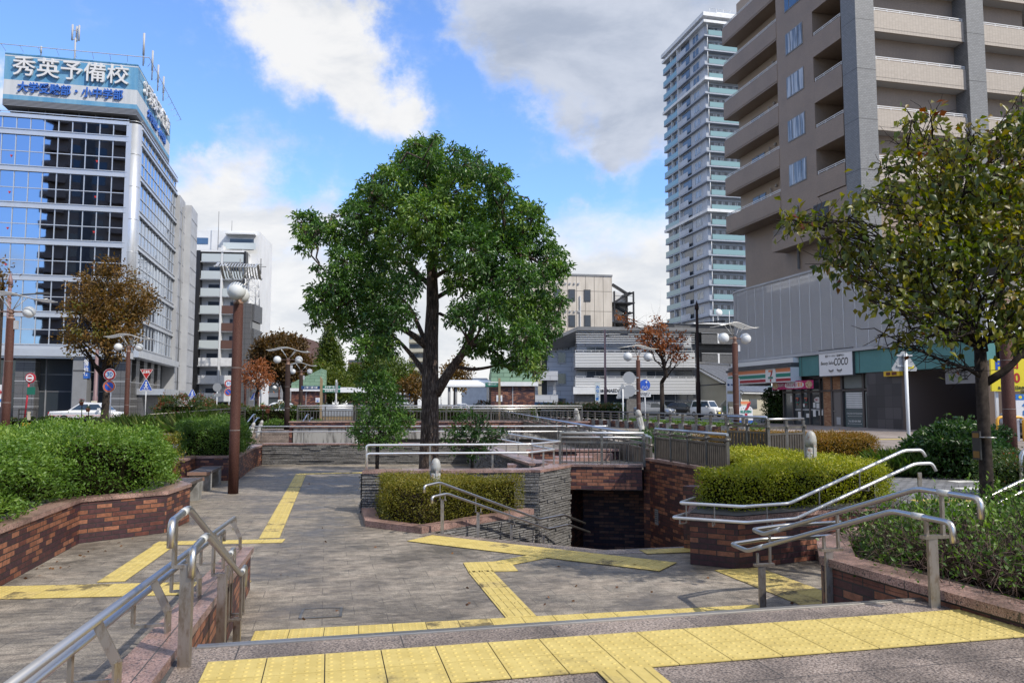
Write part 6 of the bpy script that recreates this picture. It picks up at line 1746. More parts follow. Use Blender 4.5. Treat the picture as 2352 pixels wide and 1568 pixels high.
b = MB(); b.box(0, 2.4, .3, 1.2, 0, 2.6); b.box(6.5, 8.3, .3, 1.2, 0, 2.6); b.each('stone_pier', 'split_stone', t)
b = MB(); [b.box(x, x + .1, .9, 1.05, 0, 2.5) for x in (8.6, 10.0, 11.4, 12.8, 14.4)]; b.box(8.4, W, .9, 1.05, 1.75, 1.85); b.box(8.4, W, .9, 1.05, 0, .12); b.build('shop_frames', 'light_grey', t)
b = MB(); b.box(4.9, 6.4, .85, 1.02, 0, 1.55); b.build('poster', 'frost_panel', t)
# outside stair at the left of this block
b = MB()
for z in (4.4, 1.4): b.box(-6.4, -2.0, 1.6, 3.5, z, z + 1.15); b.prism([(-6.4, 1.6), (-6.0, 1.6), (-6.0, 3.5), (-6.4, 3.5)], z, z + 2.4)
b.box(-5.0, -4.4, 3.4, 4, 0, 8.6); b.build('stair_parapets', 'maeda_wall', t)
b = MB(); b.box(-3.9, -2.1, 3.55, 3.7, 2.6, 4.4); b.box(-3.9, -2.1, 3.55, 3.7, 5.6, 8); b.each('stair_opening', 'black', t)
b = MB(); b.lathe([(.32, 0), (.3, .05), (.2, .12), (.02, .15)], (0, 0, 0), 14); me = b.mesh('satellite_dish', 'white_paint'); me.transform(Matrix.Translation((-4.4, 1.3, 5.8)) @ Matrix.Rotation(R(75), 4, 'X')); link('satellite_dish', me, t)
b = MB(); b.box(-7.5, -5.2, 3.6, 8, 0, 5.2); b.build('stone_base', 'split_stone', t)

# ---- small house with a grey tiled roof
HC = V(1601, 950, 100); HC.z = STREET
t = thing('house', 'small cream house with a grey tiled gable roof between the slatted block and the store', 'house', HC, R(-46))
b = MB(); n = len(b.v)
b.prism([(0, 0), (6.2, 0), (6.2, 8), (0, 8)], 0, [6.1, 2.95, 2.95, 6.1]); b.build('wall', 'cream_wall', t)
b = MB(); b.prism([(-.4, -.5), (6.8, -.5), (6.8, 8.5), (-.4, 8.5)], [6.4, 2.7, 2.7, 6.4], [6.6, 2.9, 2.9, 6.6]); b.build('roof', 'roof_tile', t)
b = MB(); b.tube([(-.4, -.5, 6.65), (-.4, 8.5, 6.65)], .16, 8); b.build('ridge', 'roof_tile', t)
b = MB(); b.beam((-.4, -.55, 6.3), (6.8, -.55, 2.62), .1, .2); b.beam((6.85, -.5, 2.7), (6.85, 8.5, 2.7), .12, .1); b.tube([(6.3, -.05, 2.6), (6.3, -.05, 0)], .05, 6); b.build('gutter', 'pale_wall', t)
b = MB(); b.box(6.18, 6.26, 2.0, 3.8, .8, 2.0); b.build('window', 'dark_glass', t)
# ---- dark grey apartment behind it
DC = V(1612, 950, 112); DC.z = STREET
t = thing('apartment_building', 'dark grey tiled apartment with balconies below the tower', 'building', DC, GA)
b = MB(); b.box(-7.5, 8, 1.4, 12, 0, 11.6); b.prism([(-4, 0), (8, 0), (8, 12), (-4, 12)], [11.6] * 4, [12.8, 12.8, 13.4, 13.4]); b.build('wall', 'tile_grey', t)
b = MB(); b.box(-1.2, 8.2, -.4, 6, 12.8, 13.0); b.box(-1.2, 8.2, -.2, 1.4, 9.95, 10.1) if False else None; b.build('roof_slab', 'pale_wall', t)
b = MB()
for z in (4.3, 7.3, 10.2 - .0): b.box(0.2, 8, .0, .15, z, z + 1.15); b.box(.2, 8, 0, 1.4, z - .2, z)
b.each('balcony', 'tile_grey', t)
b = MB()
for z in (4.3, 7.3, 10.2): b.beam((.2, .07, z + 1.35), (8, .07, z + 1.35), .06, .06); b.box(2.7, 2.95, -.02, .2, z - .1, z + 1.3)
b.build('balcony_rails', 'pale_wall', t)
b = MB(); [b.box(.6, 7, 1.34, 1.4, z, z + 1.9) for z in (4.4, 7.4, 10.3)]; b.each('balcony_door', 'black', t)
for z in (5.0, 8.0, 10.3):
    f = MB(); f.box(-3.1, -1.6, 1.3, 1.42, z, z + 1.3); w_ = f.build('window', 'pale_wall', t)
    f = MB(); f.box(-2.95, -1.75, 1.27, 1.31, z + .14, z + 1.16); f.build('pane', 'far_glass', w_)
b = MB(); b.lathe([(.55, 0), (.5, .1), (.3, .22), (.02, .26)], (0, 0, 0), 16); me = b.mesh('satellite_dish', 'white_paint'); me.transform(Matrix.Translation((3.0, .0, 14.6)) @ Matrix.Rotation(R(70), 4, 'X')); link('satellite_dish', me, t)
b = MB(); b.tube([(3, .3, 13), (3, .3, 14.5)], .08, 5); b.tube([(5.2, 1, 13), (5.2, 1, 15)], .05, 5); b.build('dish_pole', 'pale_wall', t)

# ---- brick elevator huts with green roofs
def hut(label, px, Y, w_, mirror, canopy_len, rz=R(6)):
    c = V(px, 950, Y); c.z = STREET
    t = thing('elevator_hut', label, 'hut', c, rz)
    b = MB(); b.box(0, w_, 0, 4.0, -.1, 2.65); b.build('wall', 'hut_brick', t)
    b = MB(); b.box(-.2, w_ + .25, -.25, 4.2, 2.65, 2.95); b.build('eave', 'white_paint', t)
    b = MB()
    lo, hi = 3.45, (4.9 if mirror else 4.3)
    zz = [2.95] * 4; za = [lo, hi, hi, lo] if mirror else [hi, hi, lo, lo]
    b.prism([(0, -.02), (w_, -.02), (w_, 4.0), (0, 4.0)], zz, za); b.build('roof', 'hut_green', t)
    b = MB(); b.box(w_ * .49, w_ * .49 + .05, -.03, 0, 0, 2.65); b.build('joint', 'light_grey', t)
    x0 = w_ * (.82 if mirror else .12)
    b = MB(); b.box(x0, x0 + .42, -.05, 0, 1.55, 2.0); sg = b.build('lift_sign', 'store_white', t)
    b = MB(); b.box(x0 + .10, x0 + .32, -.06, -.05, 1.60, 1.62); b.box(x0 + .10, x0 + .32, -.06, -.05, 1.78, 1.80); b.box(x0 + .10, x0 + .12, -.06, -.05, 1.6, 1.8); b.box(x0 + .30, x0 + .32, -.06, -.05, 1.6, 1.8); b.box(x0 + .14, x0 + .28, -.06, -.05, 1.64, 1.72)
    b.poly([(x0 + .12, -.055, 1.84), (x0 + .19, -.055, 1.84), (x0 + .155, -.055, 1.94)]); b.poly([(x0 + .23, -.055, 1.94), (x0 + .30, -.055, 1.94), (x0 + .265, -.055, 1.84)]); b.build('lift_symbol', 'letter_blue', sg)
    b = MB()
    if mirror: b.box(w_ + .1, w_ + canopy_len, .4, 2.6, 2.55, 3.05)
    else:
        xs = -canopy_len; prof = [(0.0, 2.75), (.35, 3.0), (1.2, 3.12), (2.0, 3.0), (2.35, 2.75)]
        n = len(b.v)
        for x in (xs, .1): b.v += [(x, .3 + p, q) for p, q in prof] + [(x, 2.65, 2.6), (x, .3, 2.6)]
        for i in range(7): j = (i + 1) % 7; b.face((n + i, n + j, n + 7 + j, n + 7 + i))
        b.face([n + i for i in range(7)]); b.face([n + 7 + i for i in range(6, -1, -1)])
    fixn(b.build('canopy', 'slat_white', t))
    b = MB(); xx = w_ + canopy_len - .5 if mirror else -canopy_len + .6
    for y in (.6, 2.3): b.tube([(xx, y, 0), (xx, y, 2.6)], .09, 8); b.tube([(xx + (.5 if not mirror else 0), y, 0), (xx + (.5 if not mirror else 0), y, 2.6)], .09, 8)
    b.build('canopy_post', 'mid_grey', t)
    b = MB(); b.box(-.02 if not mirror else w_, .0 if not mirror else w_ + .02, 1.0, 2.6, 0, 2.2); b.build('doorway', 'dark_grey', t)
    return t
hut('brick elevator hut with green roof and long white curved canopy right of the big tree', 1128, 56.0, 3.1, False, 3.6, R(4))
hut('brick elevator hut with sloping green roof and flat white canopy behind the guide post', 668, 78.0, 2.9, True, 5.6, R(6))

# ---- distant skyline
def far_block(label, px0, px1, ytop, Y, m, floors=0, extra=None, dpt=20):
    a = V(px0, 940, Y); c = V(px1, 940, Y); zt = V((px0 + px1) / 2, ytop, Y).z - STREET; a.z = STREET
    t = thing('distant_building', label, 'building', a)
    w_ = c.x - a.x
    b = MB(); b.box(0, w_, 0, dpt, 0, zt); b.build('wall', m, t)
    if floors:
        b = MB(); s = MB(); fh = zt / floors
        for k in range(floors):
            b.box(.04 * w_, .96 * w_, -.12, -.02, k * fh + fh * .42, k * fh + fh * .85); s.box(0, w_, -.9, 0, k * fh, k * fh + fh * .34)
        b.each('window', 'dark_glass', t); s.each('balcony', m, t)
    return t
far_block('distant brown balcony block in the gap left of the big tree', 798, 838, 826, 420, 'brown_panel', 11)
far_block('distant blue-grey scaffolded block behind the conifer', 690, 728, 796, 260, 'tower_blue')
far_block('distant grey block behind the rust-coloured trees', 598, 645, 770, 200, 'mid_grey', 6)
far_block('distant tan block above the rust-coloured trees', 640, 695, 775, 230, 'brown_panel', 6)
far_block('distant tan apartment block behind the big tree crown, left of its trunk', 938, 990, 766, 260, 'cream_wall', 8)
far_block('distant white low building right of the big trunk', 1060, 1118, 868, 130, 'white_paint')
far_block('distant pale building low behind the centre trees', 880, 960, 895, 240, 'pale_wall', 4)
# ================================================================== vegetation
def clumps_px(lst, Y, depth, g, back=0, cx=None, half=None):
    out = []
    for (px, py, r) in lst:
        rm = r * Y / 1800
        d = depth * (math.sqrt(max(.05, 1 - ((px - cx) / half) ** 2)) if cx else 1)
        k = 1 + back
        for i in range(k):
            off = (g.random() * 2 - 1) * d if not back else (-d * (.25 + .7 * g.random()) if i == 0 else d * (2 * g.random() - .6))
            p = V(px, py, Y + off)
            out.append((p.x, Y + off, p.z, rm * (1 + off / Y) * (1.0 if i == 0 else .9)))
    return out
# ---- the big camphor tree
g = np.random.default_rng(11)
CY = 18.4
CAM_CL = [(965, 348, 34), (985, 372, 36), (935, 385, 40), (1005, 392, 44), (1068, 378, 34), (1085, 400, 30), (898, 420, 42), (975, 432, 58), (1050, 440, 56), (1128, 402, 30), (1152, 412, 26), (1150, 455, 40),
          (850, 452, 40), (895, 485, 56), (980, 500, 66), (1062, 508, 62), (1140, 518, 56), (1205, 478, 26), (1215, 500, 34), (815, 492, 34), (712, 508, 24), (735, 535, 30), (700, 535, 20), (775, 540, 32), (838, 545, 52),
          (920, 556, 58), (1000, 560, 56), (1082, 570, 58), (1160, 575, 54), (1232, 556, 42), (1268, 590, 32), (1285, 622, 24), (792, 600, 40), (862, 620, 52), (765, 655, 36), (738, 690, 34), (800, 690, 48),
          (872, 690, 52), (935, 650, 40), (1062, 640, 44), (1122, 640, 54), (1190, 640, 46), (1250, 640, 38), (738, 716, 22), (795, 745, 36), (862, 748, 46), (925, 725, 34), (1058, 725, 36), (1122, 716, 52),
          (1190, 706, 48), (1240, 705, 34), (1268, 748, 26), (1205, 775, 44), (1135, 785, 40), (1215, 825, 28), (1185, 838, 20), (1090, 795, 28), (840, 800, 30), (890, 795, 26), (1248, 775, 22), (1150, 835, 18), (700, 572, 14), (1000, 330, 20), (955, 330, 14), (940, 335, 10), (1000, 316, 10), (1160, 390, 12), (1236, 476, 12), (1302, 612, 12), (1290, 692, 14), (684, 500, 10), (682, 522, 8), (720, 562, 10), (728, 620, 12), (716, 662, 10), (712, 702, 12), (725, 745, 12), (880, 398, 14), (856, 402, 10), (798, 474, 12), (768, 500, 10), (1100, 364, 10), (1060, 350, 12), (1038, 345, 10), (1240, 795, 26), (1228, 855, 14), (1270, 705, 24)]
root = thing('camphor_tree', 'large spreading evergreen tree with thick dark trunk standing in the plaza', 'tree', (-1.92, 18.4, 0.0))
cl = clumps_px(CAM_CL, CY, 2.5, g, back=1, cx=990, half=330)
mb = MB()
tb = Vector((-1.92, 18.4, 0))
def tp(px, py, dy=0): return V(px, py, CY + dy)
tr = [Vector((-1.95, 18.4, -.1)), Vector((-1.95, 18.4, .12)), tp(988, 960), tp(988, 860), tp(990, 780), tp(994, 700), tp(992, 620), tp(1000, 540), tp(985, 470), tp(968, 380)]
mb.tube(tr, [.32, .24, .205, .195, .17, .15, .125, .09, .06, .02], 14)
limbs = [([tp(1000, 905), tp(1030, 855, -.2), tp(1075, 795, -.35), tp(1092, 720, -.4), tp(1120, 640, -.6)], .13, .04), ([tp(1078, 790, -.35), tp(1130, 800, -.5), tp(1175, 850, -.55), tp(1210, 830, -.5)], .06, .02),
         ([tp(1040, 840, -.2), tp(1085, 850, .1), tp(1150, 838, .3), tp(1200, 800, .3)], .05, .02), ([tp(984, 800), tp(945, 765, -.3), tp(890, 740, -.5), tp(800, 690, -.9)], .09, .02), ([tp(984, 870), tp(952, 822, .3), tp(905, 770, .6), tp(850, 748, .9)], .075, .02),
         ([tp(993, 640), tp(1040, 610, -.4), tp(1120, 580, -.5), tp(1180, 560, -.6)], .06, .012), ([tp(992, 660), tp(930, 600, .3), tp(840, 555, .4), tp(720, 530, .3)], .07, .015), ([tp(992, 690), tp(1060, 650, .8), tp(1160, 640, 1.2)], .06, .02),
         ([tp(998, 560), tp(930, 500, -.7), tp(860, 460, -1.1)], .05, .015), ([tp(998, 560), tp(1060, 490, .7), tp(1130, 420, .9)], .05, .015), ([tp(1010, 720), tp(1050, 740, -.6), tp(1080, 790, -1.0)], .04, .015), ([tp(984, 800), tp(940, 700, 1.2), tp(870, 640, 1.8)], .06, .02)]
for pts, r0, r1 in limbs:
    q = fillet(pts, .35, 3); mb.tube(q, [r0 + (r1 - r0) * i / (len(q) - 1) for i in range(len(q))], 9)
ends = [p for pts, _, _ in limbs for p in pts[1:]] + tr[5:]
for c in cl:
    e = Vector(c[:3]); s0 = min(ends, key=lambda q: (q - e).length)
    limb(mb, s0, e, .035, .010, g, 5, .16, -.03, 6)
    for _ in range(5):
        d = Vector(g.normal(size=3)).normalized() * c[3] * g.uniform(.5, 1.0); limb(mb, e, e + d, .010, .003, g, 3, .2, 0, 4)
mb.build('trunk', 'bark', root, world=True)
P, A, T = tufts([(c[0], c[1], c[2], c[3] * .97) for c in cl], 380, 11, .055, g, (.38, 1.04), up=.25)
A[:, 2] -= .55
leaves('crown', P, A, .112 * g.uniform(.6, 1.2, len(P)), .046 * g.uniform(.7, 1.2, len(P)), 'camphor_leaf', root, T, seed=12, droop=.15)
b = MB(); b.disc((-1.92, 18.4, .006), .75, (0, 0, 1), 24); struct('tree_pit', b, 'soil')

# ---- small tree and shrub beside it
def treepx(name, label, cat, px, Y, base_z, r, fork_py, cls, leaf, depth, seed, back=0, **k):
    g = np.random.default_rng(seed); p = V(px, 940, Y)
    xs = [c[0] for c in cls]; cx = (min(xs) + max(xs)) / 2; half = (max(xs) - min(xs)) / 2 + 25
    cl = clumps_px(cls, Y, depth, g, back, cx, half)
    return tree(name, label, cat, (p.x, Y, base_z), r, V(px, fork_py, Y).z, cl, leaf, seed=seed, **k)
treepx('small_tree', 'slim young evergreen tree with leaves nearly to the ground beside the big trunk', 'tree', 868, 17.4, 0, .045, 1015, [(868, 855, 22), (852, 878, 28), (886, 882, 28), (842, 905, 30), (882, 912, 34), (905, 935, 28), (850, 945, 34), (888, 955, 38), (922, 975, 26), (838, 985, 28), (870, 990, 36), (905, 1005, 24), (842, 1015, 20), (935, 965, 18), (815, 990, 16)],
       'camphor_leaf', .45, 21, back=1, per=330, leaf_n=11, spread=.05, L=.075, Wd=.032, dr=.3)
treepx('rhododendron_shrub', 'multi-stemmed broad-leaved shrub just right of the big trunk', 'shrub', 1085, 16.9, 0, .04, 1045, [(1052, 985, 22), (1082, 968, 24), (1108, 985, 24), (1035, 1008, 16), (1072, 1005, 24), (1100, 1022, 22), (1128, 1000, 18), (1148, 1000, 12), (1085, 1040, 16), (1120, 1035, 16), (1050, 1025, 14)],
       'dark_leaf', .4, 22, back=1, per=160, leaf_n=10, spread=.05, L=.12, Wd=.04, dr=-.2, limb_r=.8)
# ---- dogwood at the right
DG = [(1815, 502, 14), (1840, 508, 20), (1880, 522, 30), (1930, 555, 38), (1990, 462, 34), (1952, 500, 28), (2060, 430, 44), (2035, 385, 26), (2085, 342, 26), (2110, 320, 18), (2140, 268, 9), (2095, 275, 8), (2180, 350, 44), (2140, 415, 56), (2230, 410, 56), (2222, 318, 28),
      (2285, 335, 40), (2330, 262, 32), (2352, 300, 48), (2340, 400, 60), (2290, 470, 60), (2200, 500, 64), (2110, 520, 58), (2040, 560, 50), (1975, 600, 36), (1915, 600, 24), (2090, 620, 52), (2170, 600, 58), (2260, 580, 58), (2340, 560, 60), (2400, 450, 80), (2420, 330, 80), (2400, 600, 70),
      (2030, 650, 34), (1995, 690, 18), (2060, 700, 30), (2130, 700, 46), (2200, 680, 42), (2300, 680, 48), (2350, 700, 48), (2240, 745, 34), (2160, 760, 34), (2085, 765, 22), (2330, 770, 34), (2380, 760, 50), (1960, 640, 16), (2440, 700, 60), (2450, 540, 80)]
root = treepx('dogwood_tree', 'autumn tree with olive, yellow and red-edged leaves in the right planter', 'tree', 2258, 8.4, STREET, .068, 800, DG, 'dogwood_leaf', .95, 31, back=1,
              per=330, leaf_n=7, spread=.085, L=.088, Wd=.056, dr=.75, shell=(.3, 1.05), limb_r=.32, wob=.14, twigs=4, twig_len=.14, droop=.2)
g = np.random.default_rng(33); mb = MB()
def dpx(px, py, dy=0): p = V(px, py, 8.4); return Vector((p.x, 8.4 + dy, p.z))
lb = fillet([dpx(2258, 870), dpx(2225, 850, -.05), dpx(2150, 828, -.1), dpx(2080, 800, -.15), dpx(2010, 770, -.2)], .2, 3); mb.tube(lb, [.026 - .02 * i / (len(lb) - 1) for i in range(len(lb))], 7)
rb = fillet([dpx(2262, 880), dpx(2300, 850, -.1), dpx(2340, 800, -.15), dpx(2390, 740, -.2)], .2, 3); mb.tube(rb, [.045 - .025 * i / (len(rb) - 1) for i in range(len(rb))], 7)
tips = []
for p in lb[2:]:
    for _ in range(6):
        e = p + Vector(g.normal(size=3)) * .16 + Vector((-.08, 0, .05)); limb(mb, p, e, .006, .002, g, 3, .2, 0, 4); tips.append(e)
mb.build('low_branch', 'thin_bark', root, world=True)
tips = np.array([tuple(t) for t in tips]); k = g.choice(len(tips), 26); A = g.normal(size=(26, 3)); A[:, 2] -= 1.2
leaves('low_leaves', tips[k], A, .09, .055, 'dogwood_leaf', root, g.random(26), seed=34)
t = thing('name_plate', 'small dark plate with orange bands hung on the autumn tree trunk', 'plate', dpx(2240, 1022, -.03), R(-68))
b = MB(); b.box(-.045, .045, -.012, .012, -.15, .15); b.build('plate', 'black', t)
b = MB(); b.box(-.035, .035, -.016, -.012, -.13, -.06); b.box(-.035, .035, -.016, -.012, .08, .13); b.build('bands', mat('dull_orange', col=(.20, .105, .02), rough=.6), t)
b = MB(); b.lathe([(.078, -.004), (.078, .004)], (.13, .0, .09), 14); b.build('wire', 'steel', t)

# ---- street trees
ZK = [(250, 606, 20), (282, 640, 34), (225, 640, 34), (330, 680, 26), (305, 700, 40), (240, 690, 50), (185, 660, 28), (165, 705, 24), (200, 735, 44), (262, 745, 46), (152, 768, 18), (178, 790, 28), (240, 790, 34), (292, 775, 30), (320, 715, 26), (268, 818, 16), (350, 698, 14), (212, 690, 36), (280, 700, 40)]
treepx('zelkova_tree', 'amber and russet autumn tree in front of the office block', 'tree', 240, 46.0, STREET, .22, 885, ZK, 'zelkova_leaf', 2.3, 41, back=1, per=26, leaf_n=16, spread=.20, L=.22, Wd=.10, dr=.1, twigs=2, twig_len=.6, lean=(.3, 0))
RS = [(1491, 764, 12), (1476, 777, 11), (1518, 761, 12), (1535, 781, 11), (1557, 794, 9), (1566, 772, 7), (1509, 792, 12), (1548, 816, 10), (1568, 822, 7), (1482, 796, 9), (1509, 738, 6), (1428, 730, 7), (1450, 745, 6), (1525, 800, 9)]
treepx('autumn_tree', 'thin sparse tree with rust leaves and forked bare trunk before the slatted block', 'tree', 1521, 55.0, STREET, .16, 878, RS, 'rust_leaf', 1.0, 42, back=1, per=75, leaf_n=9, spread=.20, L=.22, Wd=.12, dr=.1, twigs=6, twig_len=.9, limb_r=.6)
treepx('autumn_tree', 'rounded dark russet tree between the grey building and the pointed conifer', 'tree', 655, 86.0, STREET, .30, 900, [(608, 800, 20), (640, 790, 26), (675, 796, 26), (660, 822, 34), (622, 828, 28), (690, 832, 18), (640, 852, 24), (676, 858, 24), (600, 835, 16), (592, 815, 14)], 'russet_leaf', 2.6, 43, back=1, per=34, leaf_n=16, spread=.35, L=.36, Wd=.2, dr=0, limb_r=.5, twigs=2, twig_len=1.0)
treepx('autumn_tree', 'thin pinkish-brown tree with half its leaves gone beside the granite lamp post', 'tree', 588, 74.0, STREET, .16, 905, [(570, 850, 17), (595, 840, 18), (612, 862, 16), (582, 876, 16), (562, 868, 10), (604, 882, 12)], 'rust_leaf', 1.2, 44, back=1, per=34, leaf_n=10, spread=.3, L=.24, Wd=.13, dr=0, twigs=6, twig_len=.9)
def conifer(label, px, ytop, ybot, wpx, Y, seed, leaf='conifer_leaf'):
    g = np.random.default_rng(seed); cls = []
    n = 26
    for i in range(n):
        t = (i + .5) / n; y = ytop + (ybot - ytop) * t; w_ = wpx / 2 * (t ** .8) * g.uniform(.85, 1.1)
        k = 1 + int(w_ / 9)
        for j in range(k): cls.append((px + (2 * (j + .5) / k - 1) * w_ * .8 + g.normal() * 2, y + g.normal() * 3, 6 + 9 * t + g.random() * 3))
    return treepx('conifer_tree', label, 'tree', px, Y, STREET, .35, ybot + 6, cls, leaf, wpx * Y / 1800 * .35, seed, back=1, per=24, leaf_n=14, spread=.30, L=.38, Wd=.15, dr=.2, shell=(.2, 1.0), limb_r=.25, top=V(px, ytop + 10, Y).z)
conifer('tall pointed green conifer rising behind the green-roofed hut', 757, 742, 905, 95, 98, 51)
conifer('dark pointed conifer half hidden behind the left side of the big tree crown', 872, 742, 880, 90, 105, 52)
conifer('olive conifer farther back between the pointed conifer and the small tree', 815, 840, 905, 40, 130, 53)
for i, (lab, px, Y, cls, leaf) in enumerate((
    ('olive broadleaf tree spreading over the green-roofed hut', 745, 90, [(712, 862, 18), (735, 850, 20), (765, 868, 24), (790, 882, 22), (700, 876, 14), (745, 880, 20), (775, 895, 18)], 'conifer_leaf'),
    ('green tree behind the slim young evergreen, left side', 905, 92, [(880, 850, 20), (905, 842, 24), (935, 855, 22), (915, 872, 24), (945, 880, 20), (890, 885, 18)], 'conifer_leaf'),
    ('dull olive tree left of the big trunk in the distance', 955, 88, [(930, 890, 16), (955, 878, 20), (972, 895, 16), (945, 905, 14)], 'zelkova_leaf'),
    ('brownish tree right of the big trunk in the distance', 1045, 96, [(1030, 850, 16), (1050, 840, 18), (1068, 858, 16), (1040, 872, 16), (1060, 882, 14)], 'zelkova_leaf'),
    ('dark green tree beside the slatted block behind the big crown', 1225, 88, [(1222, 790, 14), (1232, 815, 16), (1220, 840, 18), (1235, 850, 12)], 'conifer_leaf'),
    ('far green street tree under the conifer', 780, 140, [(760, 905, 14), (785, 900, 14), (805, 908, 12)], 'conifer_leaf'),
    ('far green street tree right of the hut canopy', 835, 120, [(820, 900, 12), (842, 896, 14), (858, 905, 12)], 'camphor_leaf'),
    ('autumn tree of which only branch tips show before the office glass', -10, 36, [(-8, 600, 18), (6, 640, 14), (-20, 640, 26), (-12, 670, 20)], 'zelkova_leaf'))):
    treepx('street_tree', lab, 'tree', px, Y, STREET, .22 if Y > 40 else .12, max(c[1] for c in cls) + 8, cls, leaf, 1.8, 60 + i, back=1, per=26 if Y > 40 else 30, leaf_n=12, spread=.35 if Y > 40 else .2, L=.34 if Y > 40 else .18, Wd=.17 if Y > 40 else .09, dr=0)

# ---- hedges and shrubs
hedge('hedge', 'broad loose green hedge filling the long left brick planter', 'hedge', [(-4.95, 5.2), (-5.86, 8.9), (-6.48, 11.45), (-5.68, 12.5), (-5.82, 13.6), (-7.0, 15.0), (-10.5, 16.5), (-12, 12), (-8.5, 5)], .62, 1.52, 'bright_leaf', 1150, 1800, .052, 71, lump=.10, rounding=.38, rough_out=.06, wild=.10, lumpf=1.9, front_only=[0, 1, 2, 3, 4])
hedge('hedge', 'amber clipped hedge at the back corner of the left planter by the benches', 'hedge', [(-6.15, 14.65), (-7.55, 16.4), (-8.6, 16.2), (-7.3, 14.3)], .62, 1.46, 'olive_leaf', 1500, 1800, .035, 72, lump=.04, rounding=.14)
hedge('shrub', 'dark glossy green shrub behind the granite lamp post', 'shrub', [(-8.75, 20.85), (-7.45, 21.05), (-8.3, 24.9), (-10.2, 24.5)], .62, 1.50, 'hedge_leaf', 1100, 1700, .055, 73, lump=.10, rounding=.3, wild=.08)
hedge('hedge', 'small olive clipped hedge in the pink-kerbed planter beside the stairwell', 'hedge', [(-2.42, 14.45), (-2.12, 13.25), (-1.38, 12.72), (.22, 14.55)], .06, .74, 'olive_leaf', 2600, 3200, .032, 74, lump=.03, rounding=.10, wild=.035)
g = np.random.default_rng(75); n = 900
Q = np.stack([g.normal(-1.62, .17, n), 12.80 + np.abs(g.normal(0, .05, n)) + .03 , g.uniform(.08, .55, n)], 1); Q[:, 1] += (-1.38 - Q[:, 0]).clip(0) * .65 - .05
A = g.normal(size=(n, 3))
o = leaves('bare_twigs', Q, A, .10, .006, 'dry_twig', None, g.random(n), seed=76, at=(-1.62, 12.8, .08), fold=0.0); tag(o, 'patch of bare brown twigs in the front of the small centre hedge', 'dead shrub')
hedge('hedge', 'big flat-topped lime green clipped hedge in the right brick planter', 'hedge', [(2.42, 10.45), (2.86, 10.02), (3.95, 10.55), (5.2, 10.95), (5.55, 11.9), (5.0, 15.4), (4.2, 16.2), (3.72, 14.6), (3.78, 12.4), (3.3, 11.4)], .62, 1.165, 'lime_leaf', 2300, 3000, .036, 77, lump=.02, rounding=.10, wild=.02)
hedge('hedge', 'amber-topped clipped hedge between the metal fence and the store pavement', 'hedge', [(5.3, 18.2), (6.2, 17.0), (8.6, 18.5), (9.0, 20.2), (6.0, 21.5), (4.6, 20.2)], STREET, 1.27, 'amber_leaf', 1000, 1500, .042, 78, lump=.03, wild=.03)
hedge('shrub', 'dark glossy shrub by the kerb left of the autumn tree trunk', 'shrub', [(7.65, 14.6), (8.3, 14.0), (9.3, 14.7), (9.1, 15.9), (7.9, 15.9)], STREET, 1.52, 'dark_leaf', 900, 1300, .085, 79, lump=.10, rounding=.35, wild=.16)
hedge('hedge', 'low brownish hedge beyond the autumn tree and the bright double handrail', 'hedge', [(6.9, 11.0), (7.6, 10.4), (9.6, 11.0), (9.6, 12.6), (7.2, 12.2)], STREET, 1.27, 'red_tip_leaf', 900, 1400, .045, 80, lump=.05, wild=.05)
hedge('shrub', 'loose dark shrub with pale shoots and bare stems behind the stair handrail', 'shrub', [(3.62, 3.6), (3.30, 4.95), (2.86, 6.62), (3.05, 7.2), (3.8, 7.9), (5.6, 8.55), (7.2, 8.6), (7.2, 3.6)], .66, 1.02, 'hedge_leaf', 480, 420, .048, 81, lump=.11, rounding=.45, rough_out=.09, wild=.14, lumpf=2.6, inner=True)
g = np.random.default_rng(82); n = 15000
x = g.uniform(2.9, 6.5, n); y = g.uniform(3.8, 8.2, n); k = inpoly(x, y, [(3.45, 3.6), (3.2, 4.95), (2.78, 6.62), (3.0, 7.2), (3.8, 7.9), (5.6, 8.5), (6.5, 8.5), (6.5, 3.6)]); x, y = x[k], y[k]
Q = np.stack([x, y, .68 + .36 * g.random(len(x)) ** 1.2], 1); A = g.normal(size=(len(x), 3)); A[:, 2] += .5
o = leaves('bare_twigs', Q, A, .20, .006, 'dry_twig', None, g.random(len(x)), seed=83, at=(4.4, 6, .66), fold=0.0); tag(o, 'tangle of fine bare twigs inside the loose dark shrub', 'twigs')
hedge('shrub', 'loose shrub spilling over the planter end by the right stair handrail', 'shrub', [(2.95, 6.6), (3.3, 7.7), (4.2, 8.3), (5.4, 8.8), (5.6, 8.0), (4.0, 6.6)], .66, 1.02, 'hedge_leaf', 520, 620, .055, 84, lump=.10, rounding=.4, wild=.18)
hedge('bush', 'dark bush beside the convenience store entrance', 'bush', [tuple((PQ + E2 * (-x) * -1 * -1 + E1 * y)[:2]) if False else tuple((PQ - E2 * x + E1 * y)[:2]) for x, y in ((-14.9, .9), (-12.6, .8), (-12.3, 2.6), (-14.9, 2.8))], STREET, 3.0, 'dark_leaf', 220, 320, .12, 85, lump=.18, rounding=.4, wild=.15)
hedge('hedge', 'low clipped hedge along the road in front of the office block', 'hedge', [(-32, 49.5), (-13.5, 50.2), (-13.5, 51.4), (-32, 50.8)], STREET, 1.12, 'red_tip_leaf', 170, 280, .12, 86, lump=.06)
hedge('hedge', 'long red-tipped hedge with flower pots before it, by the far stairs', 'hedge', [(-18.5, 46.0), (-9.0, 46.6), (-9.0, 47.6), (-18.5, 47.2)], STREET, 1.86, 'red_tip_leaf', 260, 420, .11, 87, lump=.10, wild=.08)
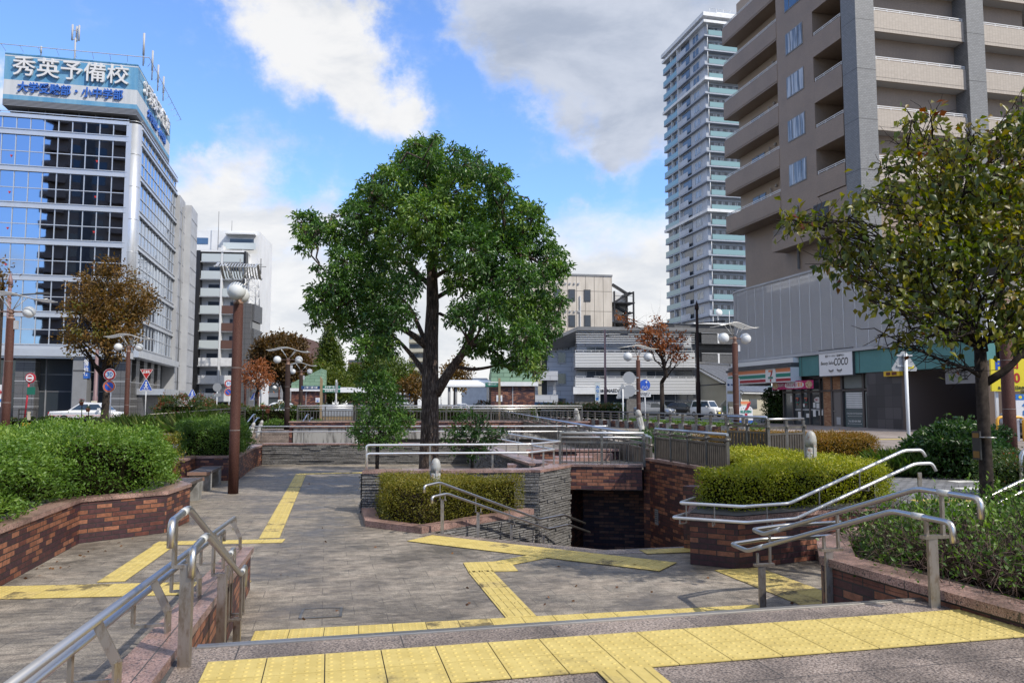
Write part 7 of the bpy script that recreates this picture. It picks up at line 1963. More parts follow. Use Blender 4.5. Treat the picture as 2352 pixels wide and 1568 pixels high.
hedge('shrub', 'taller red-tipped shrub rising behind the crossing sign', 'shrub', [(-22.8, 50), (-19.5, 50.2), (-19.5, 51.6), (-22.8, 51.4)], STREET, 2.35, 'red_tip_leaf', 260, 380, .12, 88, lump=.25, rounding=.5, wild=.2)
hedge('hedge', 'long hedge behind the bright railing of the far court', 'hedge', [(-9.0, 50.0), (1.5, 50.6), (1.5, 51.6), (-9.0, 51.2)], STREET, 1.70, 'red_tip_leaf', 220, 350, .12, 89, lump=.08, wild=.06)
hedge('hedge', 'low green verge planting behind the far stairs', 'hedge', [(-13.9, 43.6), (-9.8, 43.8), (-9.8, 45.0), (-13.9, 44.8)], STREET, 1.02, 'hedge_leaf', 300, 420, .10, 90, lump=.08, wild=.06)
hedge('hedge', 'red-tipped hedge right of the brick elevator hut', 'hedge', [(2.2, 68.0), (9.4, 67.0), (9.6, 68.5), (2.2, 69.5)], STREET, 1.92, 'red_tip_leaf', 200, 300, .14, 91, lump=.14, wild=.15)
hedge('hedge', 'low green planting behind the brick and concrete parapet', 'hedge', [(6.6, 48.0), (10.4, 34.6), (11.3, 35.4), (7.6, 48.5)], STREET, 1.05, 'hedge_leaf', 220, 320, .11, 92, lump=.1, wild=.05)
hedge('shrub', 'low dark shrubs below the ramp fences', 'shrub', [(3.9, 19.5), (4.6, 21.6), (6.0, 26.0), (5.2, 30), (3.9, 27)], STREET, .98, 'dark_leaf', 260, 380, .07, 93, lump=.1, wild=.08)
hedge('shrub', 'weeds along the top of the stairwell wall behind the slatted fence', 'shrub', [(3.45, 15.8), (3.62, 13.4), (3.95, 13.6), (3.9, 15.9)], .7, 1.0, 'olive_leaf', 500, 700, .05, 94, lump=.05, wild=.09, inner=False)
hedge('hedge', 'green hedge beside the brick hut behind the canopy posts', 'hedge', [(-2.6, 57.5), (.0, 57.5), (.0, 58.5), (-2.6, 58.5)], STREET, 2.1, 'red_tip_leaf', 220, 320, .12, 95, lump=.2, wild=.15)
def grass(label, cx, cy, z, rx, ry, n, h, seed, kind=None):
    g = np.random.default_rng(seed); a = g.uniform(0, 6.283, n); r = np.sqrt(g.random(n)); x = cx + rx * r * np.cos(a); y = cy + ry * r * np.sin(a)
    P = np.stack([x, y, np.full(n, z)], 1); A = g.normal(0, .42, (n, 3)); A[:, 2] = 1.0
    L = h * g.uniform(.5, 1.1, n)
    t = thing('grass_clump', label, 'grass', (cx, cy, z)); t['kind'] = 'stuff'
    t.pop('kind')
    leaves('blades', P, A, L, .011 + .004 * g.random(n) + h * .006, 'grass_blade', t, g.random(n), seed=seed + 1, droop=.28, fold=.05)
    return t
grass('tall pale grass clump behind the broad planter hedge', -11.6, 17.0, STREET, 2.2, 1.4, 2600, .85, 101)
grass('long grass clump by the far handrails left of centre', -13.6, 35.0, STREET, 1.0, 2.2, 900, 1.2, 102)
grass('bright green grass clump at the foot of the road sign pole', 7.55, 15.3, STREET, .55, .6, 1500, .55, 103)
grass('grass tuft beyond the autumn tree trunk', 9.6, 14.6, STREET, .9, .6, 1200, .5, 104)
grass('grass tufts among the left roadside hedge', -16.6, 38.0, STREET, 3.0, 1.5, 1500, 1.0, 105)
# dead leaves on the paving
g = np.random.default_rng(110); n = 70
x = np.concatenate([g.uniform(-6.1, -5.4, 25), g.uniform(-5.5, 3, 30), g.uniform(-2.5, 3, 15)]); y = np.concatenate([g.uniform(9, 12, 25), g.uniform(8.2, 22, 30), g.uniform(7.3, 9, 15)])
k = ~inpoly(x, y, [(-2.8, 15), (-2.4, 13), (-1.3, 12), (1.3, 10.9), (3.5, 11), (3, 17), (-2.8, 17)]); x, y = x[k], y[k]
A = g.normal(size=(len(x), 3)); A[:, 2] *= .08
o = leaves('fallen_leaves', np.stack([x, y, np.full(len(x), .012)], 1), A, .055, .03, 'fallen', None, g.random(len(x)), seed=111, fold=.1); tag(o, 'scattered fallen leaves on the plaza paving', 'leaves', kind='stuff')
# ================================================================== signs, poles, vehicles, small things
mat('sign_red', col=(0.42, 0.02, 0.02), rough=.4); mat('sign_orange', col=(0.50, 0.13, 0.05), rough=.4); mat('sign_royal', col=(0.02, 0.09, 0.48), rough=.4); mat('sign_sky', col=(0.03, 0.17, 0.50), rough=.4)
mat('sign_back', col=(0.33, 0.34, 0.35), rough=.45, metal=.3); mat('sign_green', col=(0.01, 0.13, 0.085), rough=.4); mat('sign_navy', col=(0.02, 0.055, 0.16), rough=.4); mat('wood_post', col=(0.26, 0.19, 0.11), rough=.7)
mat('parking_yellow', col=(0.78, 0.64, 0.03), rough=.4); mat('barrier_yellow', col=(0.72, 0.38, 0.04), rough=.4); mat('terracotta', col=(0.36, 0.135, 0.075), rough=.8); mat('petal', col=(0.50, 0.13, 0.16), rough=.7)
mat('pole_white', col=(0.72, 0.73, 0.74), rough=.45)
def sign_root(label, px, py, Y, z0=STREET, name='road_sign', cat='road sign', rz=R(4), group=None):
    p = V(px, py, Y); p.z = z0
    return thing(name, label, cat, p, rz, group=group)
def pole(t, h, r=.035, m='pole_white', y=.03): return MB().tube([(0, y, -.05), (0, y, h)], r, 8).build('pole', m, t)
def zrel(py, Y, z0=STREET): return V(1176, py, Y).z - z0
def round_sign(t, z, r, ring, face, name, back=False):
    b = MB(); b.disc((0, -.012, z), r, (0, -1, 0), 28, th=.012); o = b.build(name, ring if not back else 'sign_back', t)
    if not back:
        b = MB(); b.disc((0, -.0165, z), r * .97, (0, -1, 0), 28); b.build('rim', 'store_white', o) if False else None
        b = MB(); b.disc((0, -.016, z), r * .70, (0, -1, 0), 28); b.build('face', face, o)
    return o
def speed_nopark(label, px, y30, ynp, Y, r, group):
    t = sign_root(label, px + 3, 950, Y, group=group); z1, z2 = zrel(y30, Y), zrel(ynp, Y)
    pole(t, z1 + .2)
    b = MB(); b.disc((-.08, -.008, z1), r * 1.04, (0, -1, 0), 28, th=.01); s = b.build('speed_disc', 'store_white', t)
    b = MB(); b.disc((-.08, -.02, z1), r * .97, (0, -1, 0), 28); b.build('red_ring', 'sign_red', s)
    b = MB(); b.disc((-.08, -.025, z1), r * .68, (0, -1, 0), 28); b.build('white_face', 'store_white', s)
    lettering('30', r * 1.05, 'sign_sky', s, (-.08, -.03, z1), 0, .002, .006, width=r * 1.0)
    b = MB(); b.disc((-.08, -.008, z2), r * 1.04, (0, -1, 0), 28, th=.01); s = b.build('no_parking_disc', 'store_white', t)
    b = MB(); b.disc((-.08, -.02, z2), r * .98, (0, -1, 0), 28); b.build('orange_ring', 'sign_orange', s)
    b = MB(); b.disc((-.08, -.025, z2), r * .70, (0, -1, 0), 28); b.build('blue_face', 'sign_royal', s)
    b = MB(); b.beam((-.08 - r * .52, -.03, z2 + r * .52), (-.08 + r * .52, -.03, z2 - r * .52), .006, r * .17); b.build('slash', 'sign_orange', s)
    return t
speed_nopark('round 30 speed sign over a no-parking disc on a white pole beside the autumn tree', 249, 860, 887, 41, .31, 'speed and no-parking signs')
speed_nopark('farther 30 speed and no-parking signs just left of the granite lamp post', 522, 881, 900, 72, .36, 'speed and no-parking signs')
def walker(t, z, s, y=-.026):
    """white walking figure on stripes"""
    b = MB(); b.disc((.02 * s, y, z + .36 * s), .085 * s, (0, -1, 0), 12)
    for p, q, w_ in (((0, .28), (.02, .02), .14), ((.02, .05), (.15, -.26), .085), ((0, .05), (-.13, -.26), .085), ((.03, .24), (.16, .06), .06), ((-.02, .24), (-.14, .08), .06)):
        b.beam((p[0] * s, y, z + p[1] * s), (q[0] * s, y, z + q[1] * s), .004, w_ * s)
    for k in (-1, 1): b.beam((k * .20 * s, y, z - .12 * s), (k * .30 * s, y, z - .12 * s), .004, .04 * s)
    b.beam((-.36 * s, y, z - .34 * s), (.36 * s, y, z - .34 * s), .004, .05 * s)
    return b
def cross_sign(label, px, yc, Y, s, stop=None, group='crosswalk signs'):
    t = sign_root(label, px, 950, Y, group=group if not stop else None); z = zrel(yc, Y); pole(t, (zrel(stop, Y) if stop else z) + .25)
    pts = [(-.52, -.42), (.52, -.42), (.56, -.36), (.09, .56), (-.09, .56), (-.56, -.36)]
    b = MB(); b.poly([(x * s, -.012, z + q * s) for x, q in pts]); o = b.build('crossing_plate', 'sign_royal', t)
    fr = MB(); ring = [(x * s * .98, -.014, z + q * s * .98) for x, q in pts] 
    for i in range(6): fr.beam(ring[i], ring[(i + 1) % 6], .006, .03 * s)
    fr.build('border', 'store_white', o); walker(t, z - .02 * s, s * .92).build('walking_figure', 'store_white', o)
    if stop:
        z2 = zrel(stop, Y); a = s * 1.05
        b = MB(); b.poly([(-.54 * a, -.014, z2 + .34 * a), (0, -.014, z2 - .56 * a), (.54 * a, -.014, z2 + .34 * a)]); o2 = b.build('stop_plate', 'sign_red', t)
        fr = MB(); tri = [(-.5 * a, -.018, z2 + .315 * a), (0, -.018, z2 - .50 * a), (.5 * a, -.018, z2 + .315 * a)]
        for i in range(3): fr.beam(tri[i], tri[(i + 1) % 3], .006, .028 * a)
        fr.build('border', 'store_white', o2)
        lettering('止まれ', .24 * a, 'store_white', o2, (0, -.022, z2 + .10 * a), 0, .002, .012, width=.58 * a)
    return t
cross_sign('red triangular stop sign above a blue crosswalk sign on a white pole', 333, 886, 55, .80, stop=857)
cross_sign('small blue crosswalk sign left of the round grey sign back', 440, 905, 78, .85)
cross_sign('small blue crosswalk sign by the grey building corner', 583, 911, 85, .80)
t = sign_root('round grey back of a road sign with a plate, between two crosswalk signs', 497, 950, 62); z = zrel(889, 62); pole(t, z + .3)
round_sign(t, z, .34, None, None, 'sign_disc', back=True); b = MB(); b.box(-.33, .33, -.03, -.01, z - .72, z - .48); b.build('plate', 'sign_back', t)
# bus stop
mat('bus_red', col=(0.45, 0.03, 0.05), rough=.5)
t = sign_root('red bus stop post with round red and white sign', 64, 950, 62, name='bus_stop', cat='bus stop'); h = zrel(868, 62)
b = MB(); b.tube([(-.25, 0, 0), (0, 0, h)], .07, 8); b.build('post', 'bus_red', t)
b = MB(); b.disc((.1, -.1, h), .40, (0, -1, 0), 24, th=.06); s = b.build('sign_disc', 'bus_red', t)
b = MB(); b.disc((.1, -.17, h), .30, (0, -1, 0), 24); b.build('white_disc', 'store_white', s); b = MB(); b.disc((.1, -.175, h), .22, (0, -1, 0), 20); b.build('red_disc', 'sign_red', s); b = MB(); b.box(-.16, .36, -.185, -.176, h - .07, h + .07); b.build('white_bar', 'store_white', s)
b = MB(); b.box(-.1, .5, -.1, -.05, h - 1.3, h - .7); b.build('timetable', 'sign_green', t)
# guide post in the middle
t = sign_root('brown wooden guide post with green and navy arrow boards', 737, 950, 46, name='guide_post', cat='signpost'); h = zrel(872, 46)
b = MB(); b.box(-.07, .07, -.07, .07, 0, h); b.prism([(-.07, -.07), (.07, -.07), (.07, .07), (-.07, .07)], h, [h + .2, h, h, h + .2]); b.build('post', 'wood_post', t)
for x0, x1, z0, z1, m_, s in ((.05, 1.1, h - .52, h - .34, 'sign_green', '科学館→'), (.05, 1.1, h - .74, h - .56, 'sign_green', '楽器博物館→'), (-1.15, -.05, h - .56, h - .36, 'sign_navy', '←第一通り駅')):
    b = MB(); b.box(x0, x1, -.03, .0, z0, z1); o = b.build('arrow_board', m_, t); lettering(s, .13, 'store_white', o, ((x0 + x1) / 2, -.035, (z0 + z1) / 2), 0, .002, .002, width=(x1 - x0) * .7)
t = sign_root('grey steel sign pole with side-on sign just right of the guide post', 771, 950, 44); pole(t, zrel(872, 44), .05, 'light_grey'); b = MB(); b.box(-.02, .1, -.03, .03, 2.0, 2.6); b.build('plate', 'sign_back', t)
t = sign_root('pale information cabinet inside the far railing', 776, 950, 40.5, name='information_board', cat='board'); b = MB(); b.box(-.8, .8, -.08, .08, .75, 1.35); b.build('board', 'sign_back', t); b = MB(); b.box(-.7, .7, -.06, .06, .2, .74); b.box(-.75, -.65, -.05, .05, 0, .75); b.box(.65, .75, -.05, .05, 0, .75); b.build('base', 'wood_post', t)
t = sign_root('guide post with small green board beside the canopy right of the trunk', 1152 - 5, 950, 50, name='guide_post', cat='signpost'); h = zrel(868, 50); b = MB(); b.box(-.07, .07, -.07, .07, 0, h); b.build('post', 'wood_post', t)
b = MB(); b.box(-.9, -.05, -.03, 0, h - .55, h - .3); o = b.build('arrow_board', 'sign_green', t); lettering('←保健センター', .12, 'store_white', o, (-.47, -.035, h - .42), 0, .002, .002, width=.65)
# signs on the right
t = sign_root('round blue cycle and pedestrian sign with a plate near the slatted block', 1482, 950, 52); z = zrel(884, 52); 
b = MB(); b.disc((0, -.02, z), .36, (0, -1, 0), 26, th=.02); s = b.build('blue_disc', 'sign_royal', t); b = MB(); b.disc((.1, -.03, z + .2), .06, (0, -1, 0), 10); b.beam((.1, -.03, z + .14), (.1, -.03, z - .02), .004, .09); [b.tube([(x + .08 * math.cos(q * .7), -.03, z - .16 + .08 * math.sin(q * .7)) for q in range(10)], .012, 4) for x in (-.12, .10)]; b.build('symbol', 'store_white', s)
b = MB(); b.box(-.38, .38, -.03, -.01, z - .78, z - .45); o = b.build('plate', 'store_white', t); lettering('自転車通行可\n歩行者優先', .12, 'black', o, (0, -.035, z - .615), 0, .002, .002)
pole(t, z, .04)
t = sign_root('pair of round grey sign backs on the granite lamp before the slatted block', 1446, 950, 51.5); 
for y in (867, 897): round_sign(t, zrel(y, 51.5), .40, None, None, 'sign_disc', back=True)
b = MB(); b.box(0, .65, .0, .03, zrel(867, 51.5) - .03, zrel(867, 51.5) + .03); b.box(0, .65, .0, .03, zrel(897, 51.5) - .03, zrel(897, 51.5) + .03); b.build('brackets', 'sign_back', t)
def tri_back(label, px, ytop, ybot, Y, poletop, wd):
    t = sign_root(label, px, 985, Y); z1, z0 = zrel(ytop, Y), zrel(ybot, Y); pole(t, zrel(poletop, Y), .04, y=-.06)
    b = MB(); b.prism([(0, 0), (1, 0), (1, .02), (0, .02)], 0, 1) if False else None
    pts = [(-wd * .46, z0), (-wd * .5, z0 + .06), (-.04, z1), (.04, z1), (wd * .5, z0 + .06), (wd * .46, z0)]
    n = len(b.v); b.v += [(x, 0, z) for x, z in pts] + [(x, .02, z) for x, z in pts]; b.face([n + i for i in range(5, -1, -1)]); b.face([n + 6 + i for i in range(6)])
    for i in range(6): j = (i + 1) % 6; b.face((n + i, n + j, n + 6 + j, n + 6 + i))
    fixn(b.build('triangle_plate', 'sign_back', t)); b = MB()
    for z in (z0 + .1, z0 + (z1 - z0) * .72): b.box(-wd * .3, wd * .3, -.03, 0, z, z + .04)
    b.build('brackets', 'light_grey', t); return t
tri_back('grey back of a triangular sign on a white pole before the agent shopfront', 1431, 881, 915, 48, 893, .80)
t = tri_back('grey back of a triangular sign on a tall white pole in front of the garage', 2083, 805, 852, 18.3, 812, .62); b = MB(); z = zrel(848, 18.3); b.box(.08, .22, -.012, -.002, z + .02, z + .09); b.build('sticker', 'parking_yellow', t)
t = sign_root('tall pale blue banner sign standing by the agent shopfront', 1373, 950, 84, name='banner_sign', cat='banner'); h = zrel(878, 84); b = MB(); b.box(-.28, .28, -.03, .03, h - 2.4, h); s = b.build('banner', 'frost_panel', t); b = MB(); b.tube([(0, .04, 0), (0, .04, h)], .04, 6); b.build('pole', 'light_grey', t); lettering('み\nな\nと\n町', .42, 'sign_sky', s, (0, -.04, h - 1.15), 0, .003, .01)
t = sign_root('white directory sign board on twin posts left of the store lamp', 1685, 960, 52, name='directory_sign', cat='sign'); h = zrel(868, 52)
b = MB(); b.box(-.45, -.40, -.04, .04, 0, h); b.box(.40, .45, -.04, .04, 0, h); b.build('posts', 'pole_white', t); b = MB(); b.box(-.45, .45, -.06, .0, h - .85, h - .05); b.box(-.45, .45, -.06, 0, h - 1.55, h - 1.05); s = b.build('panels', 'white_paint', t); lettering('MAEDA', .16, 'sign_navy', s, (.1, -.07, h - .45), 0, .003, .004); b = MB(); b.disc((-.32, -.065, h - .45), .08, (0, -1, 0), 14); b.build('roundel', 'sign_navy', s)
t = sign_root('little wooden house-shaped notice box on a post beside the cream house', 1666, 955, 70, name='notice_box', cat='box'); t.scale = (.62,) * 3; b = MB(); b.box(-.55, .55, -.1, .1, 1.0, 2.1); b.poly([(-.7, -.15, 2.1), (.7, -.15, 2.1), (0, -.15, 2.75)]); b.poly([(-.7, .15, 2.1), (.7, .15, 2.1), (0, .15, 2.75)][::-1]); b.quad((-.7, -.15, 2.1), (0, -.15, 2.75), (0, .15, 2.75), (-.7, .15, 2.1)); b.quad((0, -.15, 2.75), (.7, -.15, 2.1), (.7, .15, 2.1), (0, .15, 2.75)); b.build('box', 'cream_wall', t); b = MB(); b.box(-.36, .36, -.13, -.1, 1.2, 1.95); b.build('board', 'hut_green', t); b = MB(); b.box(-.08, .08, -.05, .05, 0, 1.0); b.build('post', 'wood_post', t)
# convenience store pole sign
t = sign_root('white round-topped convenience store pole sign below the granite lamp', 1712, 975, 40.5, name='store_sign', cat='sign'); z0, z1 = .0, zrel(931, 40.5)
b = MB(); w_ = .36; pts = [(-w_, .55), (w_, .55)] + [(w_ * math.cos(a), z1 - .22 + .22 * math.sin(a)) for a in [k * PI / 12 for k in range(13)]]
n = len(b.v); k = len(pts); b.v += [(x, -.12, z) for x, z in pts] + [(x, .12, z) for x, z in pts]; b.face([n + i for i in range(k)]); b.face([n + k + i for i in range(k - 1, -1, -1)])
for i in range(k): j = (i + 1) % k; b.face((n + i, n + j, n + k + j, n + k + i))
fixn(b.build('panel', 'store_white', t)); b = MB(); b.box(-w_, w_, -.1, .1, .02, .52); b.build('base_panel', 'letter_blue', t)
seven(t, 0, -.13, 1.12, .62)
b = MB(); [b.disc((-.24 + .12 * q, -.125, z1 - .16 + (.03 if q in (1, 2, 3) else 0)), .028, (0, -1, 0), 8) for q in range(5)]; b.build('dots', 'mid_grey', t)
# parking signs at the right edge
pc = V(2322, 950, 31.0); pc.z = STREET
t = thing('parking_sign', 'big yellow parking price sign with red numerals', 'sign', pc, R(-8)); z0, z1 = zrel(898, 31), zrel(824, 31)
b = MB(); b.box(-.68, 1.7, -.06, .06, z0, z1); s = b.build('board', 'parking_yellow', t); b = MB(); b.box(-.5, -.4, .06, .16, 0, z1); b.box(1.3, 1.4, .06, .16, 0, z1); b.build('posts', 'pole_white', t)
zz = z0; lettering('100', .52, 'sign_red', s, (.02, -.07, zz + .50), 0, .003, .014, width=.62); lettering('8:00~土・日8:00', .17, 'black', s, (.05, -.07, zz + .12), 0, .003, .003, width=1.0); lettering('8:00\n20:00\n24:00\n8:00', .20, 'black', s, (.92, -.07, zz + .78), 0, .003, .004); lettering('100円', .22, 'sign_red', s, (.95, -.07, zz + .14), 0, .003, .006); lettering('P', .5, 'sign_royal', s, (-.4, -.07, zz + 1.0), 0, .003, .02); lettering('1日', .36, 'sign_red', s, (.1, -.07, zz + 1.02), 0, .003, .01)
pc = V(2352, 950, 27.0); pc.z = STREET
t = thing('parking_sign', 'white and blue parking rate board below the yellow sign', 'sign', pc, R(-8)); z0, z1 = zrel(964, 27), zrel(905, 27)
b = MB(); b.box(-.26, 1.0, -.05, .05, z0, z1 - .2); s = b.build('board', 'store_white', t); b = MB(); b.box(-.26, 1.0, -.055, .05, z1 - .2, z1); b.build('header', 'sign_sky', t); b = MB(); b.box(-.2, -.14, .05, .1, 0, z0); b.box(.8, .86, .05, .1, 0, z0); b.build('posts', 'pole_white', t)
lettering('400', .24, 'sign_sky', s, (.12, -.06, z0 + .50), 0, .003, .012); lettering('800', .24, 'sign_sky', s, (.12, -.06, z0 + .23), 0, .003, .012); lettering('金・土24', .085, 'black', s, (-.0, -.06, z0 + .06), 0, .003, .003); lettering('でる', .16, 'parking_yellow', s, (.14, -.065, z1 - .1), 0, .003, .006)
b = MB(); b.disc((-.12, -.062, z1 - .1), .055, (0, -1, 0), 12); b.build('sun_mark', 'parking_yellow', s)
t = thing('hoop_barrier', 'yellow hoop barrier by the parking entrance', 'barrier', V(2305, 990, 27) * 1.0); t.location.z = STREET
MB().tube(fillet([(-.2, 0, 0), (-.2, 0, .92), (.7, 0, .92), (.7, 0, 0)], .16, 4), .05, 10).build('hoop', 'barrier_yellow', t)
# tall poles
def tall_pole(label, px, Y, ytop, m, r=.10, arms=(), finial=False):
    t = sign_root(label, px, 950, Y, name='light_pole', cat='light pole'); h = zrel(ytop, Y); b = MB(); b.tube([(0, 0, -.1), (0, 0, h * .35), (0, 0, h * .36), (0, 0, h)], [r * 1.3, r * 1.25, r, r * .8], 10)
    if finial: b.lathe([(r * .8, 0), (r * 1.3, .05), (r * 1.2, .25), (.01, .75)], (0, 0, h), 8)
    b.build('pole', m, t)
    for z, L in arms:
        b = MB(); b.tube([(0, 0, h + z), (L, 0, h + z + .12)], .05, 6); b.box(L - (.1 if L > 0 else .6), L + (.6 if L > 0 else .1), -.12, .12, h + z + .08, h + z + .2); b.build('lamp_arm', 'dark_grey', t)
    return t
tall_pole('tall dark pole with pointed finial in front of the dark grey apartment', 1605, 60, 712, 'dark_post', .13, ((-1.0, 1.6), (-1.2, -2.4), (-8.3 * .7, 1.8)), True)
tall_pole('tall mauve light pole in front of the slatted block', 1391, 74, 757, 'mauve_post', .11, ((-.6, 1.6), (-4.6, -1.2)))
tall_pole('mauve pole with a side bracket left of the autumn tree', 217, 58, 800, 'mauve_post', .14, ((-1.8, -1.0),))
tall_pole('mauve pole with finial beside the granite lamp and bus stop', 8, 45, 655, 'mauve_post', .12, ((-.6, 1.6),), True)
for i, (px, Y, yt) in enumerate(((598, 90, 880), (702, 110, 905), (812, 150, 905), (846, 120, 900), (1203 - 190, 100, 880))):
    t = sign_root(('thin white pole by the russet trees', 'thin white pole behind the green-roofed hut', 'thin pale pole right of the flat hut canopy', 'thin white pole left of the slim young tree', 'thin white pole right of the big trunk')[i], px, 950, Y, name='pole', cat='pole'); pole(t, zrel(yt, Y), .07)
t = sign_root('tall blue oval sign at the right of the distant path', 942, 950, 92); pole(t, zrel(880, 92), .07); b = MB(); b.box(-.14, .14, -.06, -.01, zrel(915, 92), zrel(882, 92)); b.build('plate', 'sign_royal', t)
# black frame by the left lamp
t = sign_root('black metal frame barrier with an orange box near the left lamp', 63, 965, 33, name='metal_frame', cat='frame'); b = MB()
b.tube([(-.36, 0, 0), (-.36, 0, 1.15), (.36, 0, 1.15), (.36, 0, 0)], .025, 6, smooth=False); b.tube([(-.36, 0, .95), (.36, 0, .95)], .015, 5); b.build('frame', 'black', t); b = MB(); b.box(-.16, .12, -.05, .05, .36, .58); b.build('orange_box', 'barrier_yellow', t); b = MB(); b.box(.0, .1, -.04, .04, .7, 1.05); b.build('tag', 'cream_wall', t)
t = sign_root('white advertisement board behind the left lamp', -2, 950, 50, name='notice_board', cat='board'); b = MB(); b.box(-1.2, .5, -.05, .05, 1.2, 2.6); s = b.build('board', 'store_white', t); b = MB(); b.box(-.1, .5, -.06, -.05, 1.5, 1.7); b.build('print', 'sign_sky', s); lettering('KI', .4, 'sign_red', s, (.15, -.06, 2.1), 0, .003, .01); b = MB(); b.box(-.3, -.2, 0, .06, 0, 1.2); b.build('post', 'light_grey', t)
# flower pots hung on the railings
def pot(label, px, py, Y, flowers=True):
    p = V(px, py, Y); t = thing('flower_pot', label, 'flower pot', p, group='terracotta flower pots hung by the hedges'); t.scale = (.62,) * 3
    b = MB(); b.lathe([(.15, -.20), (.2, .08), (.23, .08), (.23, .16), (.19, .16)], n=14); b.build('pot', 'terracotta', t)
    g = np.random.default_rng(int(px)); n = 90; P = g.normal(0, .09, (n, 3)); P[:, 2] = .16 + np.abs(g.normal(0, .12, n)); leaves('plant', P, g.normal(size=(n, 3)), .10, .06, 'hedge_leaf', t, g.random(n), seed=int(px), world=False)
    if flowers:
        n = 40; P = g.normal(0, .12, (n, 3)); P[:, 2] = .30 + np.abs(g.normal(0, .07, n)); leaves('flowers', P, g.normal(size=(n, 3)), .09, .09, 'fallen', t, g.random(n), seed=int(px) + 1, world=False).data.materials[0] = MATS['petal']
    b = MB(); b.box(-.03, .03, .1, .16, STREET - p.z - .05, .0); b.build('stake', 'dark_post', t)
pot('terracotta flower pot left of a pair by the far hedge', 603, 934, 44.5, False); pot('terracotta pot with pink flowers, right of a pair by the far hedge', 615, 943, 43.5)
pot('terracotta pot with pale flowers in front of the white taxi', 187, 926, 49); pot('lower terracotta pot in front of the white taxi', 202, 941, 48, False)

# ================================================================== vehicles
mat('car_white', col=(0.72, 0.73, 0.74), rough=.22, coat=.6); mat('car_silver', col=(0.30, 0.31, 0.33), rough=.25, metal=.6, coat=.6); mat('car_black', col=(0.015, 0.015, 0.018), rough=.18, coat=.8); mat('car_grey', col=(0.20, 0.185, 0.17), rough=.28, metal=.4, coat=.5)
mat('tyre', col=(0.02, 0.02, 0.02), rough=.85); mat('rim', col=(0.45, 0.46, 0.47), rough=.3, metal=.8); mat('car_glass', col=(0.03, 0.042, 0.05), rough=.05, spec=.9); mat('lens_clear', col=(0.6, 0.62, 0.63), rough=.12); mat('lens_red', col=(0.35, 0.015, 0.015), rough=.2)
PROF = {   # stations: x, belt height, roof height (None where there is no cabin)
    'sedan': dict(L=4.7, W=1.70, wheels=(.85, 3.55), wr=.31, zb=.22, hood=[(0, .62), (.06, .80), (.9, .90), (3.2, .92), (4.55, .86), (4.7, .60)], cab=[(.75, .92), (1.30, 1.42), (2.55, 1.46), (3.35, .93)], pil=1.98),
    'kei': dict(L=3.4, W=1.475, wheels=(.52, 2.78), wr=.28, zb=.2, hood=[(0, .55), (.05, .95), (.85, 1.05), (2.6, 1.05), (3.32, .95), (3.4, .55)], cab=[(.62, 1.03), (1.05, 1.72), (3.05, 1.74), (3.3, 1.05)], pil=1.95),
    'minivan': dict(L=4.3, W=1.70, wheels=(.85, 3.5), wr=.31, zb=.22, hood=[(0, .55), (.08, .80), (.9, 1.0), (3.2, 1.02), (4.22, 1.02), (4.3, .55)], cab=[(.55, .88), (1.55, 1.55), (3.4, 1.58), (4.15, 1.03)], pil=2.35),
    'van': dict(L=4.4, W=1.70, wheels=(.75, 3.5), wr=.31, zb=.22, hood=[(0, .6), (.08, 1.0), (.5, 1.08), (3.2, 1.1), (4.32, 1.1), (4.4, .6)], cab=[(.35, 1.06), (.95, 1.92), (4.1, 1.94), (4.32, 1.1)], pil=1.9)}
